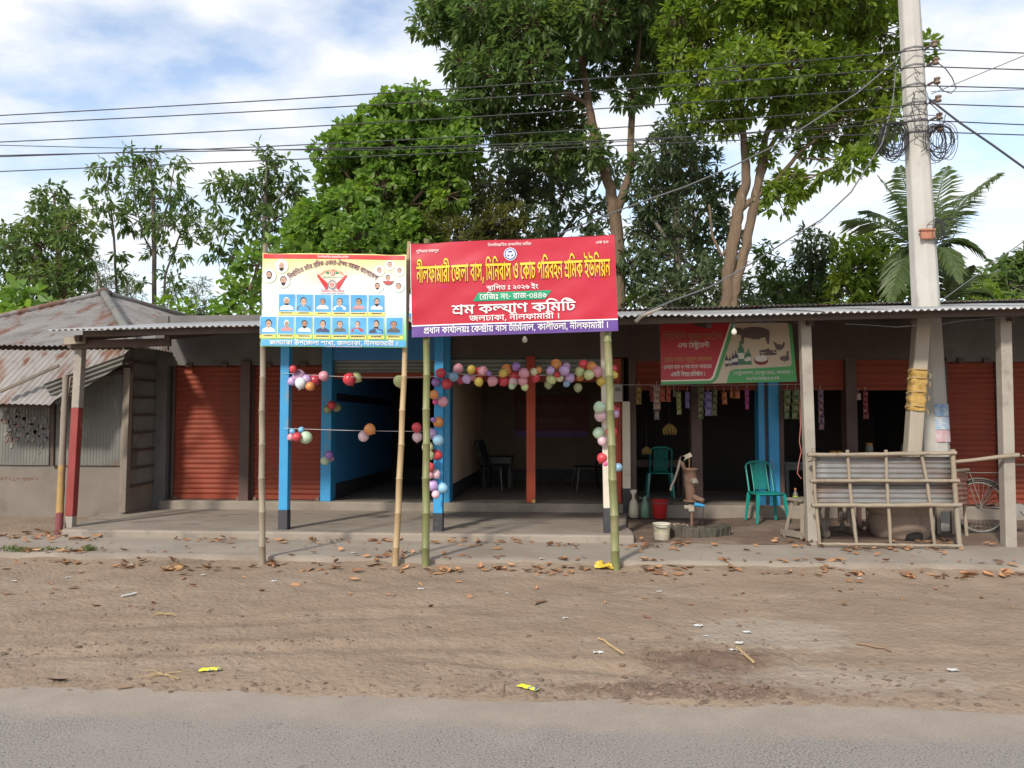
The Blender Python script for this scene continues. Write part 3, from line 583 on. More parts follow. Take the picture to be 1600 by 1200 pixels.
# painted phone number on the plinth (writing is drawn later with the lettering)
GLY=['613 622,613 551,159 551,159 253,145 273,173 302,203 330,236 357,271 382,308 406,347 428,388 449,431 468,475 486,540 422,528 399,518 376,510 354,500 320,492 285,488 247,487 205,488 173,491 141,495 111,502 80,511 46,522 10,447 -7,436 31,427 69,419 106,413 144,410 182,409 222,410 262,415 299,422 333,432 364,442 389,453 410,465 405,427 389,390 370,354 349,318 326,283 301,248 273,213 243,177 210,141 175,82 215,82 551,-10 551,-10 622',
'-286 -266,-314 -263,-345 -254,-365 -245,-383 -233,-400 -218,-416 -189,-422 -151,-418 -119,-405 -92,-383 -70,-354 -53,-317 -42,-274 -39,-233 -42,-193 -49,-154 -62,-116 -78,-77 -99,-38 -124,3 -152,45 -183,89 -217,44 -271,1 -236,-40 -205,-78 -178,-114 -155,-149 -137,-182 -122,-215 -111,-247 -105,-279 -103,-310 -106,-333 -117,-346 -133,-351 -153,-346 -177,-332 -192,-310 -201,-286 -204,-253 -200,-226 -188,-207 -171,-192 -150,-182 -127,-176 -102,-173 -79,-172 -59,-172 8,-95 8,-95 -45,-97 -75,-102 -110,-107 -135,-116 -160,-128 -184,-143 -206,-162 -226,-185 -242,-213 -256,-247 -263',
'276 622,276 551,171 551,171 0,94 0,94 551,-10 551,-10 622,82 622,66 642,50 662,34 683,20 704,43 742,68 778,93 812,121 842,151 867,185 888,223 904,265 914,313 917,348 916,382 911,414 904,447 894,478 882,510 866,541 849,573 829,605 808,637 784,671 758,705 731,663 677,619 712,577 743,538 770,502 793,467 811,432 826,398 836,362 842,325 844,290 842,258 836,230 825,204 811,180 793,160 772,140 748,123 722,106 693,116 677,128 660,143 642,160 622',
'614 622,614 551,509 551,509 0,432 0,432 243,448 187,425 217,401 244,376 270,350 293,323 313,296 329,269 341,242 349,216 351,182 346,154 332,134 307,128 274,133 246,149 222,166 209,187 196,214 184,176 113,138 132,106 154,80 180,61 210,50 242,46 277,49 308,56 335,70 358,87 378,107 394,130 407,154 416,179 421,204 423,238 421,269 415,299 405,327 392,354 375,380 356,404 334,428 310,451 284,437 280,434 303,433 326,432 348,432 371,432 551,-10 551,-10 622',
'636 622,636 551,531 551,531 0,454 0,425 36,394 69,361 98,325 125,286 149,243 170,196 188,143 202,84 212,48 303,69 317,91 330,113 343,136 356,159 368,182 380,206 392,229 403,252 414,225 433,196 450,164 466,130 480,91 492,48 502,79 570,81 551,-10 551,-10 622;454 551,135 551,114 560,142 552,170 541,198 528,226 513,252 497,278 480,300 464,320 448,336 432,341 376,317 365,291 353,266 341,240 328,214 316,190 303,166 290,145 278,125 265,113 280,168 270,218 257,264 240,305 220,343 197,378 172,410 144,441 115,470 83,457 79,456 101,455 124,454 148,454 171;180 -6,157 -2,138 10,124 28,120 52,124 76,138 95,157 108,180 112,203 108,222 95,236 76,240 52,236 28,222 10,203 -2',
'276 622,276 551,171 551,171 0,94 0,94 469,85 491,73 510,58 527,32 545,-2 551,-10 551,-10 622,5 622,30 618,55 606,78 587,97 559,96 567,95 582,94 599,94 613,94 688,148 688,170 622',
'606 622,606 551,501 551,501 0,424 0,402 39,374 76,342 110,305 142,265 171,221 196,175 217,126 232,76 243,37 339,85 367,135 394,185 420,236 444,287 467,340 488,393 507,447 524,424 482,424 551,-10 551,-10 622;424 474,445 446,393 428,340 408,285 384,230 359,179 332,130 304,167 294,205 280,245 263,285 242,322 218,358 190,390 159,417 125,438 88,429 88,427 111,426 134,424 159,424 189;185 -6,162 -2,142 10,129 28,125 52,129 76,142 95,162 108,185 112,208 108,228 95,241 76,245 52,241 28,228 10,208 -2',
'632 622,632 551,527 551,527 0,450 0,450 135,468 82,445 116,421 149,398 180,373 208,348 232,322 253,295 269,266 278,236 281,202 276,174 262,154 238,148 205,154 175,172 150,191 135,214 122,243 111,218 34,184 48,155 63,130 80,110 99,94 118,82 140,70 173,66 208,69 238,76 265,90 288,107 308,127 324,150 336,174 346,198 351,223 353,261 351,297 343,328 331,358 315,384 295,408 272,431 246,452 219,471 189,454 186,452 209,451 232,450 256,450 281,450 551,-10 551,-10 622;299 323,299 317,298 311,298 305,297 299,221 322,218 358,211 389,201 415,187 436,168 454,144 468,115 480,80 488,38 494,51 566,97 553,128 549,156 543,182 534,206 522,227 507,246 490,262 470,275 447,286 420,293 391,298 359',
'401 63,362 65,325 72,288 84,253 101,219 123,186 152,156 186,127 227,100 276,80 316,62 362,45 411,29 465,105 485,122 426,141 374,160 327,181 286,210 239,243 202,278 174,316 155,358 143,404 139,449 143,487 153,516 171,537 196,550 228,554 268,552 297,546 321,538 341,530 358,590 358,571 339,552 322,532 306,511 292,489 280,466 270,430 260,391 257,354 261,322 272,303 284,288 298,275 316,262 347,258 384,261 414,272 443,289 474,314 503,349 529,394 553,373 552,348 552,323 551,298 551,-10 551,-10 622,927 622,927 551,614 551,591 551,571 552,552 553,535 554,484 529,441 506,408 485,382 465,363 446,350 428,339 404,335 380,339 356,351 340,368 331,387 328,423 332,455 346,476 359,499 376,523 396,609 365,617 343,624 316,628 285,630 254,628 221,620 190,608 160,589 133,565 110,534 90,497 75,453 66;801 205,802 173,805 141,809 111,816 80,825 46,836 10,761 -7,750 31,741 69,733 106,727 144,724 182,723 222,724 256,727 288,732 317,739 344,747 367,755 388,707 391,664 397,626 408,592 422,562 439,536 460,513 485,493 512,475 543,551 559,563 540,576 523,592 508,609 494,631 482,655 472,683 465,715 460,751 459,765 459,778 460,792 461,806 462,845 392,831 362,819 333,811 304,805 274,802 241',
'606 622,606 551,501 551,501 0,424 0,402 39,374 76,342 110,305 142,265 171,221 196,175 217,126 232,76 243,37 339,85 367,135 394,185 420,236 444,287 467,340 488,393 507,447 524,424 482,424 551,-10 551,-10 622;424 474,445 446,393 428,340 408,285 384,230 359,179 332,130 304,167 294,205 280,245 263,285 242,322 218,358 190,390 159,417 125,438 88,429 88,427 111,426 134,424 159,424 189',
'692 622,692 551,587 551,587 0,510 0,510 353,533 290,513 315,495 336,480 353,457 370,436 375,422 373,410 367,397 355,383 336,372 319,359 296,343 268,326 237,309 210,294 188,279 168,264 153,248 142,220 131,188 127,162 130,136 138,112 153,88 174,71 194,53 217,35 244,96 281,113 253,128 232,141 218,160 207,180 203,197 206,212 214,229 228,246 250,259 269,274 293,289 321,312 354,329 386,346 411,362 428,387 444,415 449,446 444,474 430,493 416,514 397,536 374,516 373,513 395,511 416,510 437,510 458,510 551,-10 551,-10 622;271 271,264 313,257 349,250 379,242 404,230 424,214 441,195 455,173 467,146 476,115 483,79 489,38 495,53 571,107 551,143 544,175 537,202 528,226 518,246 506,264 492,278 475,290 457,299 436,306 412,311 386,315 356',
'741 622,741 551,636 551,636 212,559 212,559 365,565 334,550 354,535 371,518 385,493 399,465 404,450 403,434 398,420 391,408 378,401 359,398 332,398 322,398 312,399 304,400 296,335 292,328 329,313 360,292 386,267 404,240 415,210 419,175 414,149 400,133 379,128 352,135 318,154 293,174 280,198 268,225 256,198 182,170 192,144 204,120 218,99 235,81 254,66 275,55 299,48 327,46 358,51 394,66 426,82 445,100 460,122 474,147 483,173 489,201 491,239 489,271 482,299 472,324 456,347 435,370 408,354 408,369 437,392 458,422 472,452 476,486 472,514 462,532 451,551 438,571 422,562 407,561 427,560 448,559 470,559 492,559 551,-10 551,-10 622;286 198,313 196,338 191,362 182,383 169,401 153,415 134,428 154,444 168,465 175,488 178,517 174,544 164,562 153,580 140,598 124,560 139,559 150,559 162,559 177,559 194,559 238,636 238,636 -43,559 -43,559 134,592 48,576 65,560 80,546 93,523 106,500 110,481 107,465 98,454 81,451 56,451 48,452 40,452 32,453 24,392 21,385 53,374 80,358 102,339 117,318 127,293 130,267 126,248 115,237 98,233 79,238 54,252 34,268 22,290 10,317 -1,288 -69,251 -53,218 -34,192 -12,171 15,159 46,155 82,159 113,171 141,192 165,219 183,250 194',
'242 500,291 497,334 488,370 474,399 454,423 432,441 406,454 379,461 352,464 325,458 274,438 231,406 195,362 168,305 150,236 141,246 152,277 142,308 130,341 115,374 98,408 80,442 60,476 38,508 15,540 -10,494 -63,454 -34,416 -7,380 16,346 38,312 57,279 75,245 91,210 106,173 119,134 131,92 143,46 154,61 223,95 214,128 208,164 205,207 204,251 206,287 212,316 221,340 233,357 248,370 265,381 292,385 320,381 353,368 380,346 402,318 417,285 427,247 430,214 428,189 423,170 414,158 402,150 388,148 370,148 362,150 354,152 345,154 338,81 323,76 338,73 354,71 370,70 384,76 418,92 447,109 463,129 476,152 486,180 494,209 498;175 465,165 495,145 522,126 536,102 548,73 556,97 601,143 589,177 574,204 557,224 539,239 519,249 495,254 468;540 622,540 551,-10 551,-10 622',
'537 551,-10 551,-10 622,943 622,943 551,614 551,614 0,537 0,537 84,542 110,540 130,538 150,537 173,537 202;347 265,375 263,402 257,428 246,452 233,475 216,497 196,517 175,536 151,553 126,554 55,543 34,522 66,501 95,480 120,459 142,438 160,418 175,385 189,351 194,335 193,322 188,312 182,305 173,300 162,299 148,300 133,303 120,307 109,311 99,234 83,228 98,222 115,218 133,217 150,220 176,227 200,239 219,254 236,274 248,296 258,320 263;185 463,216 461,246 454,275 442,300 426,316 399,332 383,346 366,356 346,365 323,369 296,371 265,370 247,369 231,367 217,365 206,287 208,290 221,292 234,294 246,294 256,292 288,284 320,271 348,252 372,225 387,190 392,163 388,144 378,134 362,131 342,132 334,134 324,136 314,140 304,62 288,56 303,52 319,49 334,48 349,50 374,58 396,70 416,86 432,106 445,129 455,156 461;123 405,125 414,126 424,126 436,126 449,124 476,117 503,106 530,90 553,69 570,42 582,135 602,156 583,173 562,186 539,195 514,200 484,202 450,202 437,200 424,199 413,197 400;818 229,819 197,821 165,826 135,832 104,841 70,852 34,777 17,766 56,757 93,750 130,744 165,741 201,740 237,741 278,745 314,752 345,760 373,769 398,779 422,806 413,778 400,750 387,722 376,693 367,663 359,632 353,599 349,564 346,526 345,492 346,460 347,430 350,401 355,374 360,348 367,324 375,300 383,276 393,242 455,288 442,333 431,376 424,418 419,464 416,511 415,553 416,593 420,628 426,662 433,693 442,722 452,750 464,777 475,803 487,864 426,850 395,838 364,830 334,823 302,819 267',
'511 628,549 626,580 620,605 609,626 594,643 576,656 554,664 527,667 490,667 0,592 0,582 27,569 49,552 66,532 78,509 85,481 87,446 86,414 83,382 79,350 74,313 71,272 70,237 72,199 78,173 84,149 94,125 106,103 122,84 143,68 168,56 199,48 236,46 278,47 303,50 328,54 354,58 377,135 366,131 350,128 330,125 307,124 280,127 240,137 209,152 185,172 168,195 156,221 149,248 145,276 144,308 145,339 148,368 152,396 157,428 160,461 161,501 158,536 148,556 138,574 124,590 106,590 463,589 495,585 516,578 530,569 542,546 553,514 557,479 553,446 541,425 529,405 516,388 500,372 483,358 465,348 446,337 419,333 393,334 383,337 372,343 362,354 353,370 347,392 345,403 345,413 346,423 347,434 348,441 278,429 274,414 272,397 270,376 270,345 273,316 283,290 300,270 324,258 354,254 392,256 419,263 446,274 474,290 500,309 526,331 550,356 572,384 591,414 606,445 618,478 626',
'817 622,817 551,492 551,492 489,492 473,492 0,415 0,393 39,366 76,334 111,298 144,258 173,216 198,170 219,124 234,76 243,37 339,86 366,134 392,182 416,231 439,280 460,331 480,383 499,437 517,415 475,415 551,-10 551,-10 622;415 467,436 438,402 428,366 415,330 401,295 385,259 369,224 353,191 336,160 320,130 304,168 294,206 280,246 262,284 240,320 215,354 186,385 156,409 124,428 90,420 88,418 111,416 134,415 159,415 189;761 288,758 256,748 226,737 207,723 191,705 177,683 166,656 160,625 158,609 158,594 159,580 160,566 163,572 235,579 234,586 234,596 233,606 233,646 238,668 252,679 272,683 296,677 330,660 360,632 386,592 409,541 426,479 438,482 513,532 505,578 492,622 474,661 452,695 426,723 396,744 363,757 327',
'509 629,557 625,596 612,628 590,652 561,666 525,671 483,668 452,660 423,646 397,628 373,606 351,579 331,549 313,516 297,480 282,449 354,490 370,525 387,554 406,574 427,587 453,591 482,586 515,570 538,544 553,509 558,474 555,441 546,411 532,384 516,362 496,345 476,334 457,331 439,334 424,341 412,357 402,386 395,365 321,330 330,302 343,280 360,264 380,254 404,251 431,256 465,272 500,287 522,306 543,328 564,353 582,381 598,410 611,442 621,475 627;681 225,674 173,654 129,620 92,574 64,518 48,453 42,407 45,363 53,320 67,279 87,240 114,204 147,169 187,136 235,106 291,84 338,64 390,45 446,28 507,103 529,124 461,145 399,168 344,192 295,227 240,265 195,306 161,352 137,401 123,455 118,495 121,529 130,559 144,582 166,595 193,600 228,597 253,589 275,574 294,556 311,534 326,509 338,589 373,616 355,639 335,657 311,670 285,678 256',
'276 551,171 551,171 0,94 0,94 551,-10 551,-10 622,94 622,88 663,77 699,60 731,39 758,13 781,-16 800,-50 816,-86 828,-124 837,-166 843,-208 847,-252 848,-290 847,-323 845,-354 842,-391 834,-419 823,-436 809,-442 792,-436 776,-418 768,-393 764,-365 763,-269 763,-236 762,-208 759,-185 754,-157 742,-135 725,-119 704,-108 680,-102 651,-100 615,-167 615,-169 637,-173 654,-180 668,-189 678,-200 685,-214 689,-231 691,-254 692,-353 692,-392 693,-425 698,-453 704,-476 713,-497 728,-511 747,-518 768,-521 789,-514 825,-492 856,-456 882,-405 901,-339 913,-258 917,-162 913,-78 899,-6 877,54 846,103 805,139 754,163 693,174 622,276 622',
'741 622,741 551,636 551,636 0,559 0,559 335,565 309,550 329,535 346,518 360,493 374,465 379,450 378,434 374,420 366,408 353,401 334,398 307,398 297,398 288,399 279,400 271,335 266,331 292,323 315,313 336,293 361,269 379,242 390,213 394,188 391,167 384,150 371,138 356,130 337,128 316,131 291,141 268,158 248,180 230,208 215,241 201,214 127,183 138,154 152,128 168,104 187,84 208,68 232,56 259,48 288,46 320,48 349,56 374,68 398,84 418,104 434,127 448,152 458,179 464,208 466,242 464,272 457,299 446,324 431,347 410,369 384,354 383,369 412,392 434,422 447,452 451,486 448,514 437,532 426,551 413,571 397,562 382,561 403,560 424,559 445,559 467,559 551,-10 551,-10 622',
'848 622,848 551,130 551,114 560,142 552,170 541,198 528,226 513,252 497,278 480,300 464,320 448,336 432,341 376,317 365,291 353,266 341,240 328,214 316,190 303,166 290,145 278,125 265,114 282,164 270,210 257,251 241,289 223,324 203,357 181,388 156,418 129,447 99,446 116,446 134,445 152,445 171,445 510,458 510,494 509,530 506,564 501,598 494,630 484,660 471,689 455,715 436,739 414,754 397,767 378,778 358,788 324,792 288,789 256,778 226,768 207,753 191,735 177,713 166,686 160,655 158,640 158,626 159,611 160,597 163,602 234,609 233,617 232,626 232,636 232,676 237,700 251,710 272,714 296,708 329,691 359,662 386,624 409,577 425,522 434,522 0,445 0,417 36,387 68,354 98,320 125,281 148,240 168,193 186,141 200,84 212,48 303,69 317,91 330,113 343,136 356,159 368,182 380,206 392,229 403,252 414,225 433,196 450,164 466,130 480,91 492,48 502,79 570,81 551,-10 551,-10 622',
'356 622,356 551,336 551,315 545,292 534,269 520,245 503,223 483,201 460,181 433,163 404,148 372,137 338,130 301,128 262,130 217,138 179,150 148,165 122,183 102,203 87,235 74,267 69,290 70,309 74,327 81,348 92,383 31,356 14,326 3,295 -3,264 -5,224 -1,186 10,152 28,123 53,97 84,76 120,61 162,52 209,49 260,52 313,63 362,80 408,103 451,131 488,164 521,200 549,239 571,280 588,216 555,197 553,177 552,155 551,130 551,-10 551,-10 622',
'190 116,197 105,191 81,183 57,174 32,165 7,156 -19,146 -44,135 -69,124 -94,113 -119,46 -119,56 -79,65 -39,74 2,81 42,88 80,93 116',
'577 622,577 551,172 551,172 521,168 458,170 442,171 422,172 400,172 378,172 205,173 168,177 143,182 128,189 117,212 101,244 96,270 98,295 104,318 115,340 129,360 144,379 162,396 182,411 204,422 226,434 260,438 296,433 323,420 339,397 346,368 349,363 349,322 351,289 356,262 365,235 377,213 391,192 408,175 426,161 447,171 534,185 511,200 491,215 474,232 458,251 446,272 436,298 429,327 424,361 423,377 423,411 422,436 418,455 412,472 403,492 386,506 364,514 338,517 306,514 266,504 227,488 189,467 154,443 122,415 95,389 75,362 57,334 43,304 32,272 26,238 24,204 27,175 35,151 48,132 63,117 84,106 109,100 130,96 157,95 191,95 551,-10 551,-10 622',
'726 622,726 551,621 551,621 0,544 0,544 396,566 332,539 370,514 404,491 434,469 461,447 484,426 504,406 520,386 534,365 544,333 553,298 556,260 552,226 541,204 530,185 517,166 501,148 484,132 466,116 447,108 445,124 454,140 460,156 464,174 465,209 462,238 451,259 434,274 411,283 385,286 356,286 345,285 335,284 326,282 320,265 326,277 339,288 351,299 363,312 375,324 387,337 400,461 516,510 463,226 195,167 250,249 328,213 285,183 262,197 280,208 298,216 319,219 343,215 366,204 383,186 394,160 398,144 397,129 394,114 388,98 380,22 452,49 486,76 517,104 544,132 569,162 590,192 606,223 619,256 626,291 629,327 627,361 620,392 608,422 592,451 571,479 546,507 515,537 481,567 441,549 446,546 471,545 498,544 527,544 558,544 688,597 688,620 622',
'702 622,702 551,597 551,597 183,520 194,520 512,525 532,522 549,521 567,520 586,520 607,520 688,573 688,597 622;376 629,414 625,448 614,469 603,489 589,507 572,523 553,537 532,549 509,545 404,523 448,499 486,472 516,443 538,412 552,378 556,343 551,315 534,297 508,291 471,295 446,305 424,324 406,350 391,384 382,428 377,421 300,380 305,343 314,312 327,287 344,266 364,250 388,239 414,232 443,230 474,232 507,239 536,251 562,266 583,285 600,306 612,340 625;92 629,120 627,146 621,172 612,195 598,216 580,233 558,246 531,254 498,257 461,255 434,248 408,237 383,221 360,201 340,176 323,145 310,110 303,69 300,63 377,95 379,121 384,143 392,168 407,184 426,193 447,196 468,193 493,184 515,170 532,150 546,123 553,91 556,68 555,48 553,27 550,6 545,-2 620,20 624,43 627,67 628;597 -43,523 -43,512 -16,498 5,480 22,460 34,435 41,406 43,379 42,351 39,322 35,292 30,261 27,229 26,198 28,166 34,136 44,108 58,92 72,78 87,66 106,57 128,52 153,50 182,50 197,52 212,54 226,56 239,134 230,132 221,130 210,128 198,128 184,131 155,142 132,157 117,178 106,201 100,228 98,258 99,285 102,310 106,347 113,389 115,427 112,462 103,484 93,503 79,520 61,520 222,597 221',
'358 622,353 657,338 681,314 694,278 699,206 699,165 700,132 703,104 708,72 720,44 736,28 751,14 768,4 788,-7 821,-10 859,-10 872,-8 885,-7 898,-5 912,69 907,67 896,66 886,65 877,65 869,66 848,70 830,75 814,84 802,101 788,124 778,157 773,200 771,257 771,290 770,318 767,341 763,370 752,394 734,409 715,420 690,427 660,430 622;242 500,291 497,334 488,370 474,399 454,423 432,441 406,454 379,461 352,464 325,458 274,438 231,406 195,362 168,305 150,236 141,246 152,277 142,308 130,341 115,374 98,408 80,442 60,476 38,508 15,540 -10,494 -63,454 -34,416 -7,380 16,346 38,312 57,279 75,245 91,210 106,173 119,134 131,92 143,46 154,61 223,95 214,128 208,164 205,207 204,251 206,287 212,316 221,340 233,357 248,370 265,381 292,385 320,381 353,368 380,346 402,318 417,285 427,247 430,214 428,189 423,170 414,158 402,150 388,148 370,148 362,150 354,152 345,154 338,81 323,76 338,73 354,71 370,70 384,76 418,92 447,109 463,129 476,152 486,180 494,209 498;175 465,165 495,145 522,126 536,102 548,73 556,97 601,143 589,177 574,204 557,224 539,239 519,249 495,254 468;540 622,540 551,-10 551,-10 622',
'508 622,503 657,488 681,464 694,428 699,288 699,248 700,214 703,188 708,155 720,127 736,111 751,97 768,86 788,76 821,73 859,73 872,74 885,76 898,78 912,152 907,150 896,149 886,148 877,148 869,149 848,152 830,158 814,167 802,184 788,207 778,239 773,283 771,407 771,440 770,468 767,491 763,520 752,544 734,559 715,570 690,577 660,580 622;722 622,722 551,356 551,356 372,358 347,365 330,376 319,393 316,412 319,432 328,454 344,477 366,493 385,511 407,529 433,589 442,609 410,625 378,638 345,648 312,654 278,656 245,653 204,644 167,628 132,607 101,580 75,548 53,509 37,466 27,417 24,374 27,333 34,294 47,257 66,222 90,189 122,158 160,129 205,101 258,82 302,63 352,46 406,29 465,105 485,123 419,143 360,163 307,184 262,215 210,248 169,284 138,323 117,366 104,413 100,462 104,503 118,536 140,561 169,575 204,580 243,577 285,568 320,553 349,535 373,581 392,561 360,540 332,520 308,499 288,478 271,456 258,425 246,394 242,372 244,351 248,332 257,317 268,302 285,290 308,284 328,280 357,279 393,279 551,-10 551,-10 622',
'500 305,456 309,417 320,384 339,355 365,331 398,312 437,324 439,315 407,302 375,290 355,276 337,260 322,232 305,197 300,169 303,142 310,117 325,92 346,74 366,56 389,37 417,98 453,116 424,132 403,146 390,165 380,186 376,209 380,228 392,245 414,258 446,264 475,269 510,271 551,340 551,346 527,353 504,361 482,370 461,381 442,394 424,415 402,440 385,468 374,501 371,532 376,554 390,568 412,573 442,571 467,564 491,552 514,538 537,521 557,503 575,583 591,599 575,614 554,629 530,640 504,648 474,650 442,646 399,632 365,610 338,580 320,543 309;731 622,731 551,-10 551,-10 622;455 319,489 317,520 313,547 305,571 295,591 283,608 268,628 245,642 220,649 194,652 169,649 137,640 109,624 85,602 64,576 48,544 34,520 28,494 22,466 18,469 43,494 36,520 28,546 19,572 9,598 -3,624 -16,651 -29,677 -44,703 -60,667 -117,635 -97,604 -78,573 -62,542 -47,511 -33,480 -21,449 -10,417 0,385 8,352 16,317 24,282 30,295 100,327 91,358 86,390 82,425 81,474 84,513 91,541 104,560 122,571 143,575 168,572 194,561 215,544 232,522 245,495 252,464 255,427 251,403 240,390 223,385 200,386 192,387 184,389 176,391 169,318 154,314 168,310 184,308 199,307 213,312 244,326 270,348 291,378 306,401 313,427 318',
'407 50,354 55,303 68,254 90,208 123,166 167,126 222,99 271,74 328,50 393,29 466,105 486,123 427,142 373,161 325,182 282,211 233,243 194,278 164,316 143,358 130,405 126,435 127,461 131,484 138,513 151,536 170,552 193,564 218,571 247,573 278,571 305,566 331,557 354,545 376,530 394,512 409,480 424,444 429,410 425,386 412,373 392,369 367,370 357,371 346,374 334,378 321,301 306,296 325,292 343,289 361,288 380,293 416,308 446,322 462,340 475,362 486,386 494,412 498,440 500,480 497,516 487,549 472,578 450,603 424,623 392,638 356,647 317,650 274,647 233,638 196,624 160,603 129,576 102,543 80,504 63,459 53;717 622,717 551,-10 551,-10 622',
'78 486,80 512,86 536,96 558,110 576,127 592,147 605,181 618,219 622,257 618,291 605,311 592,328 576,342 558,352 536,358 512,360 486,358 460,352 436,342 414,328 395,311 379,291 366,257 353,219 349,181 353,147 366,127 379,110 395,96 414,86 435,80 459;147 486,152 456,168 433,191 419,219 414,248 419,271 434,286 456,291 486,286 515,271 538,248 552,219 557,191 552,168 538,152 515;78 137,80 163,86 187,96 208,110 227,127 243,147 256,181 269,219 273,257 269,291 256,311 244,328 228,342 210,352 188,358 164,360 137,358 111,352 87,342 65,328 46,311 30,291 17,257 4,219 0,181 4,147 17,127 30,110 46,96 65,86 87,80 111;147 137,152 107,168 84,191 70,219 65,248 70,271 84,286 107,291 137,286 166,271 189,248 203,219 208,191 203,168 188,152 166',
'127 539,130 561,138 583,151 606,170 631,233 596,223 583,216 572,212 560,211 549,213 536,219 526,231 518,250 510,277 503,316 495,378 480,426 461,460 436,482 408,496 374,500 335,494 293,475 255,444 222,403 195,351 177,289 168,279 168,269 170,259 172,249 175,289 184,318 173,348 160,378 146,408 129,438 112,467 92,496 72,525 51,553 28,507 -26,469 5,432 32,398 56,364 78,331 96,298 112,264 127,229 140,192 152,153 163,111 174,65 185,80 256,115 247,151 240,177 236,207 234,241 233,302 236,348 245,382 260,403 280,417 304,421 332,418 355,410 374,394 391,370 404,349 413,322 420,290 427,254 435,222 444,196 454,165 470,144 490,131 513',
'290 91,250 94,212 102,178 115,147 134,121 158,100 188,84 224,75 266,72 313,75 352,83 389,96 424,115 457,140 486,170 510,207 529,250 540,300 544,350 541,393 530,429 513,458 490,481 463,498 432,510 397,518 360,520 320,517 281,509 244,496 208,476 176,451 147,420 124,384 105,340 95;301 473,274 471,249 465,226 454,205 439,187 421,172 398,162 373,155 343,153 311,156 272,166 236,177 215,192 197,210 182,233 171,260 164,291 162,320 164,346 171,370 182,390 198,407 217,421 240,431 265,437 293,439 324,437 353,432 380,424 404,412 424,396 441,378 455,355 465,330 471',
'347 39,313 41,280 48,248 58,217 74,188 96,160 124,133 159,108 201,84 251,67 294,51 341,35 394,21 452,96 475,110 412,126 357,142 308,159 265,177 228,196 196,217 171,239 150,262 134,288 124,314 117,342 115,382 119,417 132,445 154,466 184,479 223,483 271,480 312,470 345,459 372,449 391,489 392,477 364,464 339,450 318,435 299,418 284,400 272,372 261,340 257,320 258,302 263,285 271,270 282,256 299,245 321,238 353,235 400,235 451,234 473,230 490,223 502,210 510,192 515,166 517,175 593,212 590,243 584,267 574,286 560,298 543,306 523,310 499,312 471,312 379,314 357,320 341,331 331,348 328,364 330,380 337,395 350,411 370,422 388,432 410,443 438,499 452,516 425,531 396,543 364,552 331,557 299,559 268,556 226,549 187,536 151,519 119,496 91,467 69,433 52,393 42',
'123 314,164 287,204 257,242 224,279 188,313 150,346 111,375 71,401 31,424 -8,359 -41,332 0,305 37,278 72,250 105,220 136,188 166,154 194,116 222,73 250;78 486,80 512,86 536,96 558,110 576,127 592,147 605,181 618,219 622,257 618,291 605,311 592,328 576,342 558,352 536,358 512,360 486,358 460,352 436,342 414,328 395,311 379,291 366,257 353,219 349,181 353,147 366,127 379,110 395,96 414,86 435,80 459;147 486,152 456,168 433,191 419,219 414,248 419,271 434,286 456,291 486,286 516,271 538,248 552,219 557,191 552,168 538,152 515',
'49 338,291 338,291 256,49 256',
'553 295,551 249,544 205,532 165,516 129,494 98,466 73,433 54,393 43,347 39,312 41,278 47,246 58,216 73,187 96,160 124,134 161,110 207,87 262,71 309,56 363,42 423,29 490,105 510,120 439,136 376,152 321,168 274,191 222,216 181,244 152,273 131,306 119,342 115,374 118,400 126,422 139,439 157,453 178,463 204,470 232,474 262,475 295,473 334,467 371,458 404,445 434,430 459,412 480,392 496,370 505,347 508,324 505,306 495,296 479,292 458,293 442,296 426,302 409,311 390,231 369,220 394,213 420,208 444,207 467,212 505,228 534,250 554,278 568,308 576,337 579,381 575,421 562,455 540,484 512,509 478,528 438,542 393,550 346',
'296 0,226 5,167 21,122 47,88 82,69 123,62 170,66 206,80 238,102 266,134 292,176 316,229 337,229 312,196 328,167 343,142 358,121 372,104 389,90 406,78 436,74 471,77 497,85 522,100 546,119 567,144 586,173 601,207 613,246 620,290 622,343 620,388 612,425 600,455 585,479 566,497 546,509 523,517 500,519 476,517 450,510 426,499 406,484 387,466 371,445 357,421 344,396 332,368 321,365 341,413 322,454 300,486 276,511 248,525 213,530 171,523 119,503 76,470 43,423 19,366 5;296 71,345 74,384 83,413 99,434 120,446 144,450 173,444 203,428 228,411 243,392 256,370 268,346 278,321 286,296 292,250 278,211 262,182 243,160 221,147 197,143 169,147 143,160 120,182 100,211 84,250 74;297 363,320 370,342 378,364 387,393 404,417 424,433 446,438 471,434 493,422 513,401 529,372 541,336 549,291 551,257 549,224 542,196 531,174 516,159 496,154 471,158 448,169 427,188 408,215 392,251 377',
'-10 551,-10 622,547 622,547 551;200 486,231 484,259 478,285 467,309 451,324 438,338 422,352 404,336 403,351 432,374 454,403 467,435 471,465 468,494 461,520 448,545 430,570 408,595 383,537 336,523 354,509 369,493 382,468 395,440 399,420 396,401 386,387 368,382 338,382 331,382 322,383 314,384 306,319 301,311 335,298 363,279 385,258 401,233 411,207 414,174 409,149 396,133 374,128 347,135 312,156 286,178 273,204 260,234 248,207 174,177 184,150 197,124 211,102 228,83 247,67 269,55 294,48 322,46 353,51 390,66 422,82 441,100 456,122 469,146 478,172 484',
